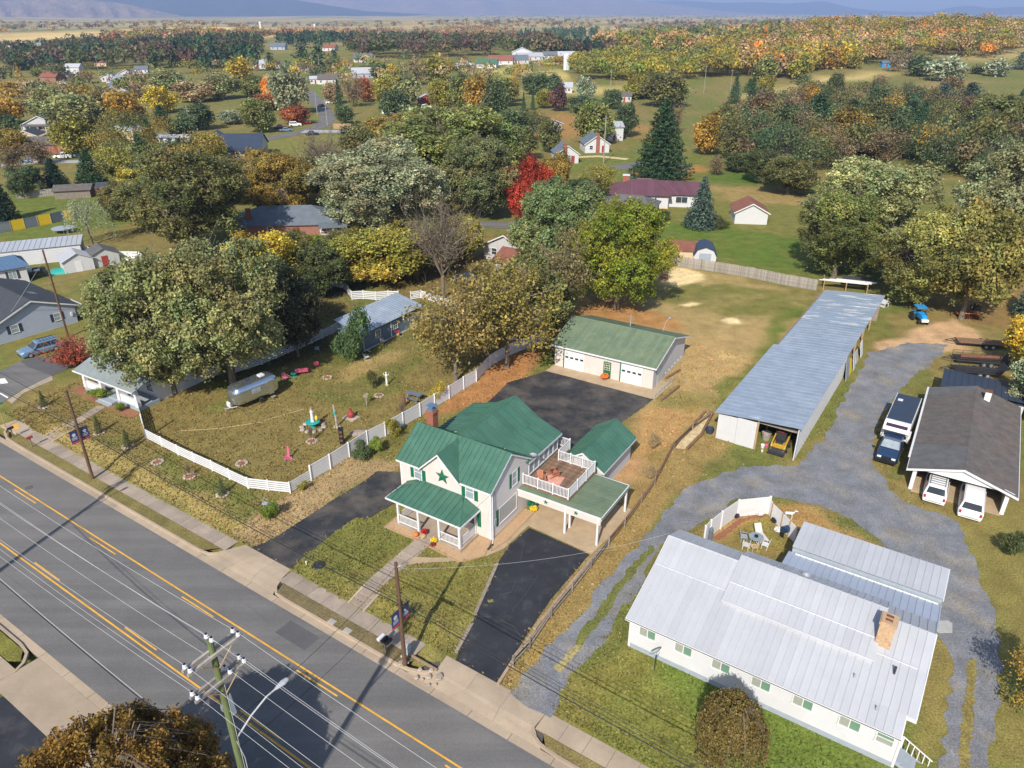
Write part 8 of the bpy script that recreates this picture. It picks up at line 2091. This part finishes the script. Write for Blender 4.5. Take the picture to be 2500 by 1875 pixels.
# cars farther off
cars = [(('b2',1890,835),150,'paint_greyblue','pickup','grey blue pickup truck by the garden of the brown roofed house'),(('b3',1185,175),175,'paint_navy','sedan','dark teal car parked by the maroon roofed house'),(('a2',290,1085),20,'paint_red','sedan','dark red car parked by the lane'),(('a2',340,1108),20,'paint_silverblue','sedan','blue car parked at the verge of the lane'),(('a2',420,1065),15,'paint_wht','suv','white wagon parked beside the lane bend'),(('a2',490,1048),15,'paint_red','pickup','red and white pickup parked beside the lane bend'),
  (('a2',560,1140),20,'paint_black','sedan','dark car standing on the pale forecourt'),(('a2',720,875),5,'paint_wht','suv','white van beside the dark conifer'),(('a2',640,905),60,'paint_black','sedan','dark car driving up the lane'),(('a2',1375,925),5,'paint_wht','suv','white car in the parking row near the red barn'),(('a2',1435,915),5,'paint_navy','sedan','dark blue car in the parking row near the red barn'),(('a2',1525,915),5,'paint_wht','suv','second white car at the red barn end of the parking row'),
  (('a1',540,1335),5,'paint_wht','pickup','white pickup truck on the drive below the bungalow'),(('a1',655,1330),5,'paint_greyblue','suv','grey green wagon beside the white pickup'),(('a1',355,1365),80,'paint_wht','suv','white car facing out on the bungalow drive'),(('a1',255,1370),5,'paint_silverblue','sedan','silver car at the bungalow drive'),(('a1',70,1235),10,'paint_wht','suv','white van beside the beige house'),(('a1',540,715),5,'paint_wht','suv','white car by the yellow house'),(('a1',940,705),5,'paint_wht','sedan','white car by the small gabled house'),(('a1',1195,605),5,'paint_wht','suv','white van in the far row'),(('a1',205,890),5,'paint_black','suv','dark car under the left hand trees'),
  (('a3',75,550),5,'paint_wht','pickup','white truck at the distant farm'),(('a4',1285,508),5,'paint_wht','suv','white car at the edge of the golden wood')]
for i,(pp,rz_,bd,kd,lb) in enumerate(cars):
 car('parked_car' if kd != 'pickup' else 'parked_pickup',lb,tuple(T(*pp)),R(rz_),5.3 if kd == 'pickup' else 4.6,1.85,1.75 if kd != 'sedan' else 1.45,bd,kd,simple=i > 0,cat='pickup' if kd == 'pickup' else 'car')
gbn = tag(ob('rubbish_bin',MB().loft([[(x * k,y * k,z) for x,y in ((-.3,-.3),(.3,-.3),(.3,.3),(-.3,.3))] for k,z in ((.85,0),(1,1.0),(1.05,1.05))]),'teal',None,tuple(T('a2',585,935))),'green wheeled bin beside the lane','bin')
# ------------------------------------------------------------ the trees between the houses
MID = '''48,152,122,52,dk 80,166,146,26,olv 20,210,176,52,gold 25,268,212,62,gold 14,305,243,62,dkg 75,222,176,48,tan 112,258,188,72,olvl 172,290,203,112,olvl 225,217,188,62,olv 272,280,198,84,gold 172,340,253,84,olvy
300,213,176,42,tan 360,194,150,78,olvl 350,244,186,68,yel 350,266,226,50,pine 422,220,176,78,tan 475,214,160,72,olvl 545,210,163,62,olv 520,170,123,56,yel 430,280,222,74,dkg 500,268,238,54,grey 560,286,213,66,olv 330,336,256,50,pine 315,386,288,62,pine
200,400,322,58,pine 125,415,342,56,dkpine 245,385,318,48,olvy 350,395,328,78,olvy 90,355,298,62,brn 30,375,308,72,brn 12,478,372,54,dkpine 628,246,148,78,silver 582,219,166,27,orange 636,172,143,37,yel 575,238,203,58,rust 640,268,226,62,rust
735,254,172,22,pine 765,230,163,52,brn 790,220,168,42,rust 720,224,178,42,tan 746,268,228,38,dkg 840,234,163,62,olvy 872,234,158,72,olvl 856,254,193,62,dkg 950,240,170,48,olvy 1005,246,158,64,olv 1040,256,163,72,gold 1068,266,172,62,dkg 880,330,248,120,golddk
900,184,118,62,brn 940,174,118,62,olvy 820,168,133,42,dkg 846,168,138,32,yel 540,142,88,30,pine 655,143,98,62,pine 690,147,98,52,pine 725,147,106,28,pine 585,152,113,32,pine 1085,230,168,62,olv 1105,220,168,34,gold 1180,206,158,62,dkg 1150,204,163,42,dkg 1262,220,166,42,grey
1131,238,198,12,pine 1151,238,198,12,pine 1176,234,193,38,olvy 1206,240,183,42,plum 1260,245,208,62,dkg 1322,236,193,42,dkg 1380,214,163,62,olvy 1432,230,158,92,dkolv 1352,296,223,48,dkg 1456,286,223,42,brn 1280,312,222,78,olv 1186,330,258,48,dkolv 1526,335,243,62,gold 1546,378,335,40,brn
1640,395,325,70,dk 1700,420,340,110,dkolv 1590,372,330,50,dk 1760,300,205,100,pine 1700,310,225,70,dkg 1830,300,215,80,pine 1900,300,225,90,pine 1960,290,218,80,pine 1650,280,205,60,dkg 2030,245,180,70,bluepine 2090,235,178,100,bluepine 2012,230,188,22,bluepine 2160,290,205,110,olv 2130,330,260,100,brn 2020,330,270,110,golddk 2200,270,215,40,rust
1600,300,232,70,brn 1640,335,260,70,brn 1560,300,225,50,dkolv 1850,330,280,110,golddk 1900,350,275,90,brn 1960,340,285,90,brn 1780,345,280,80,olvy 1720,345,275,70,brn 2040,175,120,80,grey 1985,165,118,60,dkg 1930,155,100,50,brn 1960,150,98,50,brn 2150,165,125,50,grey 2200,150,112,40,bluepine 2110,160,140,30,dk 1745,235,180,34,gold 1655,195,160,34,olvy 1618,200,170,30,pine
270,475,392,75,dkolv 300,445,362,84,olvy 362,475,378,95,dkg 482,445,342,95,olv 522,425,348,75,dkolv 400,362,298,72,dkg 456,350,288,62,olvy 562,390,322,60,golddk 662,446,342,86,dkolv 742,474,378,74,dkolv 722,406,328,66,golddk 782,426,328,86,olvy 772,336,268,76,dkolv 822,306,253,66,golddk 922,306,232,125,olv 1102,306,238,86,dkg 1122,346,272,66,dkolv 1092,386,298,76,olv 62,425,358,64,dkg 32,335,278,64,golddk 242,336,278,54,olv 400,306,248,54,dkg 1252,435,388,64,dkg 1242,528,438,95,olv 1162,566,468,86,dkolv 742,566,498,66,dkolv 642,566,498,66,dkolv 1002,566,468,84,olvy 902,606,518,74,olv'''
GRP = 'trees among the distant houses and lanes'
nice = dict(olv='olive',olvl='pale olive',silver='silvery',olvy='yellow olive',yel='yellow',gold='gold',golddk='dark gold',tan='tan',brn='brown',dk='dark',dkg='dark green',dkolv='dark olive',grey='grey green',pine='green',dkpine='blackish green',bluepine='blue green',rust='rusty',plum='plum coloured',orange='orange')
for q in MID.split():
 x,by,tp_,w_,c = q.split(',')
 kind = 'pine' if 'pine' in c else 'thin' if c in ('brn',) else 'broad'
 tree(kind,float(x),float(by),float(tp_),float(w_) * 1.08,c,'%s crowned %s among the distant houses and lanes' % (nice[c],'conifer' if kind == 'pine' else 'tree'),'%s %s' % (nice[c],GRP),bark='bark_dark')
# dark woodland edge on the right, tree by tree
def inpoly(pts,n,seed,mind=0.0):
 rr = np.random.RandomState(seed); P_ = np.array(pts,float); lo,hi = P_.min(0),P_.max(0); out = []
 tries = 0
 while len(out) < n and tries < n * 60:
  tries += 1
  x,y = rr.uniform(lo[0],hi[0]),rr.uniform(lo[1],hi[1]); ins = False
  for i in range(len(P_)):
   a,b = P_[i],P_[(i + 1) % len(P_)]
   if (a[1] > y) != (b[1] > y) and x < (b[0] - a[0]) * (y - a[1]) / (b[1] - a[1]) + a[0]: ins = not ins
  if ins and all((x - p[0]) ** 2 + ((y - p[1]) * 2) ** 2 > mind ** 2 for p in out): out.append((x,y))
 return out
def scatter_trees(pts,n,seed,pal,h0,h1,label,group,kinds=('broad',),mind=8):
 rr = random.Random(seed)
 for x,y in inpoly(pts,n,seed,mind):
  p = T('o',x,y); c = rr.choice(pal); hh = rr.uniform(h0,h1)
  kd = 'pine' if 'pine' in c else rr.choice(kinds)
  tree(kd,0,0,0,0,c,label,group,world=p[:2],hh=hh,ww=hh * (rr.uniform(.75,1.05) if kd != 'pine' else .6),bark='bark_dark')
scatter_trees([(1560,300),(1640,260),(1760,250),(1900,270),(2212,260),(2212,400),(2120,420),(1960,360),(1800,380),(1740,390),(1640,385),(1580,360)],48,3,['brn','dkolv','dkolv','dkg','dkg','golddk','pine'],9,14,'brown or dark green tree of the wood beyond the right hand lawn','trees of the wood beyond the right hand lawn',('thin','broad','thin'),20)
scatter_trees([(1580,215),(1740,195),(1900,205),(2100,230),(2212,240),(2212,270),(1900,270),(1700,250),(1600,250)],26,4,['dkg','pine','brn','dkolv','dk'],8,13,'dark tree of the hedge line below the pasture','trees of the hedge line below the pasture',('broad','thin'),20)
scatter_trees([(1600,176),(1640,120),(1720,112),(1800,118),(1900,120),(1880,150),(1780,158),(1700,178)],26,5,['peach','gold','olvy','orange','tan','olv','yel'],12,17,'golden autumn tree at the sunlit edge of the hill wood','trees at the sunlit edge of the hill wood',('broad','round'),16)
# ------------------------------------------------------------ far woods: past counting, one mass each
def wood(name,label,areas,seed):
 """areas: (outline, count, palette, min height, max height, conifer share)"""
 rs = np.random.RandomState(seed); VV = []; CC = []
 for pts,n,pal,h0,h1,con,q in areas:
  for (x,y) in inpoly(pts,n,seed + len(VV)):
   p = T('o',x,y); hh = rs.uniform(h0,h1); c = np.array(PAL[pal[rs.randint(len(pal))]]) * rs.uniform(.95,1.45)
   isc = rs.rand() < con
   r_ = hh * (.3 if isc else rs.uniform(.42,.6)); m = q
   d = unit(rs.normal(0,1,(m,3))); d[:,2] = np.abs(d[:,2]) * 1.0 - .25
   d = unit(d)
   if isc:
    f = rs.rand(m) ** .8; a = rs.rand(m) * 6.283; cen = np.stack([np.cos(a) * r_ * (1 - f),np.sin(a) * r_ * (1 - f),f * hh * .95 + .5],1); nn_ = unit(np.stack([np.cos(a),np.sin(a),np.full(m,.5)],1))
   else:
    lob = rs.normal(0,.33,(5,3)) * np.array([r_,r_,hh * .22]); li = rs.randint(5,size=m)
    cen = lob[li] + d * np.array([r_ * .72,r_ * .72,hh * .34]) * rs.uniform(.8,1.1,(m,1)) + np.array([0,0,hh * .56]); nn_ = d
   nn_ = unit(nn_ + rs.normal(0,.45,(m,3))); u = unit(np.cross(nn_,rs.normal(0,1,(m,3)))); v = np.cross(nn_,u)
   s = hh * (5.2 / math.sqrt(m)) * .115 * rs.uniform(.6,1.4,(m,1)) * 1.25
   V = np.stack([cen - u * s,cen - v * s * .7,cen + u * s,cen + v * s * .7],1).reshape(-1,3) + np.array([p[0],p[1],p[2]])
   b = rs.normal(1,.2,(m,1)); col_ = np.clip(np.concatenate([c[None,:] * b * (1 + rs.normal(0,.08,(m,1))),np.ones((m,1))],1),.01,2)
   VV.append(V); CC.append(np.repeat(col_,4,0))
 me = mesh_quads(name,np.concatenate(VV),np.concatenate(CC))
 o = link(name,me,'leaf'); o.color = (1,1,1,1)
 return tag(o,label,'woodland',kind='stuff')
wood('hill_wood','sunlit gold and orange wood covering the right hand hill',[
 ([(1593,165),(1593,118),(1700,78),(1800,60),(1980,58),(2212,68),(2212,108),(2140,128),(1960,118),(1890,140),(1780,150),(1690,172)],640,['peach','gold','olvy','tan','olv','olvy','golddk','yel','limeg','tan','peach','orange','peach','golddk'],11,17,.04,190),
 ([(1500,172),(1500,128),(1593,100),(1593,165)],120,['olvy','gold','yel','olv'],10,15,0,200),
 ([(1230,172),(1240,140),(1350,130),(1500,135),(1500,172),(1350,178)],190,['yel','olvy','limeg','olv','olvy'],8,13,.05,180)],11)
wood('plum_wood','plum and brown wood across the middle distance, darkened for cloud shade',[  # dark tree colours also stand in for cloud shadow on this band
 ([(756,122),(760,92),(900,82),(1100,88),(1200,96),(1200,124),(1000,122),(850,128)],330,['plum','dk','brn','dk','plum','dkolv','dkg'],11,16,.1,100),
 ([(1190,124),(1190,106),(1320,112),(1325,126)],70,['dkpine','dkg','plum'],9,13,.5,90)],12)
wood('pine_belt','dark green pine belt behind the far houses',[  # naturally dark species, picked to carry the cloud shadow here too
 ([(0,150),(0,112),(130,105),(330,98),(560,92),(560,120),(520,148),(300,150),(150,155)],430,['dkg','dk','plum','pine','dkolv','brn','dkpine'],10,16,.3,100),
 ([(600,100),(600,84),(860,80),(900,92),(740,104)],170,['pine','dkpine','dkg'],10,14,.7,80),
 ([(380,148),(380,100),(555,92),(560,150)],110,['pine','dkpine','dkg'],12,17,.7,90),
 ([(1115,92),(1120,74),(1290,70),(1295,90)],150,['pine','dkg','pine'],11,15,.8,70)],13)
wood('plain_wood','tan and rust coloured tree lines on the far plain',[
 ([(150,98),(300,74),(560,72),(560,92),(300,98)],240,['tan','brn','gold','olvy','rust'],10,15,.02,60),
 ([(560,90),(600,72),(820,70),(1062,62),(1120,72),(1110,86),(900,80),(620,84)],330,['tan','peach','gold','rust','brn'],10,15,.02,60),
 ([(1290,108),(1300,78),(1420,70),(1593,68),(1700,76),(1593,104),(1500,126),(1400,118)],420,['olv','limeg','tan','peach','olvy','dkg','gold'],10,15,.1,70),
 ([(1290,70),(1400,58),(1600,48),(1800,40),(2212,40),(2212,68),(1980,56),(1780,60),(1600,68),(1420,70)],560,['tan','brn','brn','rust','plum','dkolv','olv'],10,15,.05,45),
 ([(0,76),(0,50),(300,48),(560,52),(900,50),(1290,48),(1290,66),(900,62),(560,64),(250,66)],420,['tan','brn','dkolv','plum','gold','peach'],10,14,.1,40),
 ([(1000,60),(1000,36),(1600,32),(2212,30),(2212,42),(1800,42),(1300,58)],420,['brn','plum','tan','dkolv'],10,14,.1,30)],14)
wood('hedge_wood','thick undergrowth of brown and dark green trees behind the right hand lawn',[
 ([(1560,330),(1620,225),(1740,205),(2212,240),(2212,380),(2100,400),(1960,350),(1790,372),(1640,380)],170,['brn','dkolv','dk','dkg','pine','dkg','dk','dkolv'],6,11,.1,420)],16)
wood('garden_trees','mixed small trees filling the far housing',[
 ([(215,420),(230,300),(330,300),(400,330),(470,380),(560,400),(560,440),(420,440)],30,['olv','dkolv','dkg','olvy','golddk'],7,11,.1,900),
 ([(600,470),(640,400),(760,400),(800,470)],8,['olv','dkolv','golddk'],7,10,0,900),
 ([(1090,330),(1090,270),(1180,270),(1180,330)],8,['olv','dkolv','dkg'],7,10,0,700),
 ([(300,215),(330,150),(560,150),(720,140),(1000,140),(1100,150),(1230,130),(1230,150),(1100,190),(900,180),(740,190),(620,170)],90,['olv','olvy','gold','dkg','tan','brn'],6,10,.08,120),
 ([(0,235),(0,165),(140,170),(300,180),(300,240)],36,['olv','gold','tan','dkg','brn'],7,11,.08,140)],15)
# ------------------------------------------------------------ mountains beyond the plain
def ridge(name,dist,prof,m,depth=2500,seed=1):
 """prof: outline points (o-pixels); the slope rises from the plain at that distance up to them"""
 rs = np.random.RandomState(seed)
 xs = np.array([p[0] for p in prof],float); ys = np.array([p[1] for p in prof],float)
 u = np.linspace(xs[0],xs[-1],220); v = np.interp(u,xs,ys)
 # smooth interpolation
 for _ in range(3): v[1:-1] = (v[:-2] + 2 * v[1:-1] + v[2:]) / 4
 rows = 26; V = []
 for j in range(rows):
  f = j / (rows - 1)
  for k in range(len(u)):
   r = ray('o',u[k],v[k]); hd = math.hypot(r[0],r[1]); D = dist + depth
   ztop = CAMH + D / hd * r[2]
   dd = dist + depth * f
   spur = .5 + .5 * math.sin(k * .33 + 1.7 * math.sin(k * .07 + seed) + f * 2)
   sh = f ** (1.15 + .7 * spur)
   z = -25 + (ztop + 25) * sh + (rs.rand() - .5) * 12 * (f > .05) * (f < .98)
   V.append((r[0] / hd * dd,r[1] / hd * dd,z))
 n = len(u); F = [(j * n + k,j * n + k + 1,(j + 1) * n + k + 1,(j + 1) * n + k) for j in range(rows - 1) for k in range(n - 1)]
 # far side drops away again
 base = len(V)
 for k in range(n):
  x,y,z = V[(rows - 1) * n + k]; V.append((x * 1.05,y * 1.05,-60))
 F += [((rows - 1) * n + k,(rows - 1) * n + k + 1,base + k + 1,base + k) for k in range(n - 1)]
 return structure(name,MB().add(V,F),m,smooth=True)
mat('hill_autumn_lit',(.26,.165,.125),.95,var=.22,vs_=.004,world=True,c2=(.20,.15,.10),mixs=.0012,var2=.25,vs2=.012)  # sunlit slopes: the light is put into this paler colour
mat('hill_dark',(.030,.034,.032),.95,var=.25,vs_=.003,world=True,var2=.25,vs2=.012)  # unlit copy of the same slopes, darkened in the colour
ridge('mountain',7000,[(-200,10),(-40,4),(150,-6),(260,6),(330,22),(400,36),(450,42)],'hill_autumn_lit',900,2)
ridge('mountain',8400,[(-200,-25),(0,-30),(250,-28),(480,-18),(600,-6),(690,8),(790,24),(900,30),(1000,36),(1150,40),(1250,43)],'hill_dark',1800,3)
ridge('mountain',11500,[(300,-50),(700,-42),(1000,-30),(1200,-14),(1340,-2),(1420,6),(1480,14),(1560,24),(1660,30),(1760,33)],'hill_autumn_lit',2600,4)
ridge('mountain',15000,[(1180,-4),(1400,2),(1470,1),(1560,6),(1640,4),(1700,8),(1780,2),(1810,10),(1845,18),(1900,24),(2010,26),(2060,15),(2100,12),(2140,18),(2240,12),(2350,16)],'hill_dark',2500,5)
# ------------------------------------------------------------ the air
hz_ = MB().box(-17500,17500,-4600,22500,-140,830)
m = bpy.data.materials.new('haze'); m.use_nodes = True
n = m.node_tree.nodes; n.remove(n['Principled BSDF'])
pv = n.new('ShaderNodeVolumePrincipled'); pv.inputs['Color'].default_value = (.44,.61,1.0,1); pv.inputs['Density'].default_value = .000115; pv.inputs['Anisotropy'].default_value = 0.0
m.node_tree.links.new(pv.outputs[0],n['Material Output'].inputs['Volume'])
MT['haze'] = m
tag(ob('haze',hz_,'haze'),'pale blue haze over the whole valley','haze',kind='stuff')
# ------------------------------------------------------------ grass tufts and fallen leaves on the near lawns
for (O_,A__,x0,x1,y0,y1) in ((HO,HA,-9.4,.2,-2.8,11.4),(HO,HA,.5,8,2.5,17.6),(GO,GA,-13,.6,-2.2,11),(SO,SA,-8,.4,-.4,43.4),(WO,WA,-.3,17.2,-.3,15),(VO,VA_,-.7,8,-.5,24.5),(CO,CA,-.8,CL + .8,-1.5,11.3)):
 EXC.append(np.array([loc2w(O_,A__,*p)[:2] for p in ((x0,y0),(x1,y0),(x1,y1),(x0,y1))]))
def inside(pts,po):
 x,y = pts[:,0],pts[:,1]; r = np.zeros(len(pts),bool)
 for a,b in zip(po,np.roll(po,-1,0)):
  c = ((a[1] > y) != (b[1] > y)); r ^= c & (x < (b[0] - a[0]) * (y - a[1]) / ((b[1] - a[1]) + 1e-12) + a[0])
 return r
def free_points(n,s0,s1,d0,d1,seed):
 rs = np.random.RandomState(seed); s = rs.uniform(s0,s1,n); d = d0 + (d1 - d0) * rs.rand(n) ** 1.5
 p = RO + np.outer(s,RU) + np.outer(d,RN); ok = np.ones(n,bool)
 q = p + rs.normal(0,.22,p.shape)
 for po in EXC: ok &= ~inside(q,po)
 return p[ok],rs
def ground_col(p):
 i = np.clip(np.searchsorted(gx,p[:,0]),0,nx - 1); j = np.clip(np.searchsorted(gy,p[:,1]),0,ny - 1)
 return colr[j * nx + i]
p,rs = free_points(60000,-44,42,3.15,62,5)
M = len(p); z = height(p[:,0],p[:,1]); c = np.stack([p[:,0],p[:,1],z],1)
a = rs.rand(M) * 6.283; hh = rs.uniform(.05,.15,M); ww = rs.uniform(.05,.13,M); ln = rs.normal(0,.06,(M,2))
u = np.stack([np.cos(a) * ww,np.sin(a) * ww,np.zeros(M)],1); tp = np.stack([ln[:,0],ln[:,1],hh],1)
V = np.stack([c - u,c + u,c + u * .6 + tp,c - u * .6 + tp * .8],1).reshape(-1,3)
gc = ground_col(p) * rs.uniform(.75,1.4,(M,1)) * (1 + rs.normal(0,.1,(M,3)))
o = link('grass_tufts',mesh_quads('grass_tufts',V,np.repeat(np.concatenate([gc,np.ones((M,1))],1),4,0)),'leaf'); o.color = (1,1,1,1)
tag(o,'uneven tufts of dry grass over the near lawns','grass',kind='stuff')
p,rs = free_points(11000,-42,32,3.2,48,6)
M = len(p); c = np.stack([p[:,0],p[:,1],height(p[:,0],p[:,1]) + .035],1)
n_ = unit(rs.normal(0,.35,(M,3)) + np.array([0,0,1])); u = unit(np.cross(n_,rs.normal(0,1,(M,3)))); v = np.cross(n_,u); s = rs.uniform(.03,.075,(M,1))
V = np.stack([c - u * s,c - v * s * .7,c + u * s,c + v * s * .7],1).reshape(-1,3)
pal = np.array([(.55,.40,.10),(.45,.28,.08),(.35,.18,.07),(.60,.48,.2),(.30,.16,.08)])[rs.randint(5,size=M)]
o = link('fallen_leaves',mesh_quads('fallen_leaves',V,np.repeat(np.concatenate([pal,np.ones((M,1))],1),4,0)),'leaf'); o.color = (1,1,1,1)
tag(o,'yellow and brown fallen leaves scattered over the lawns','leaves',kind='stuff')
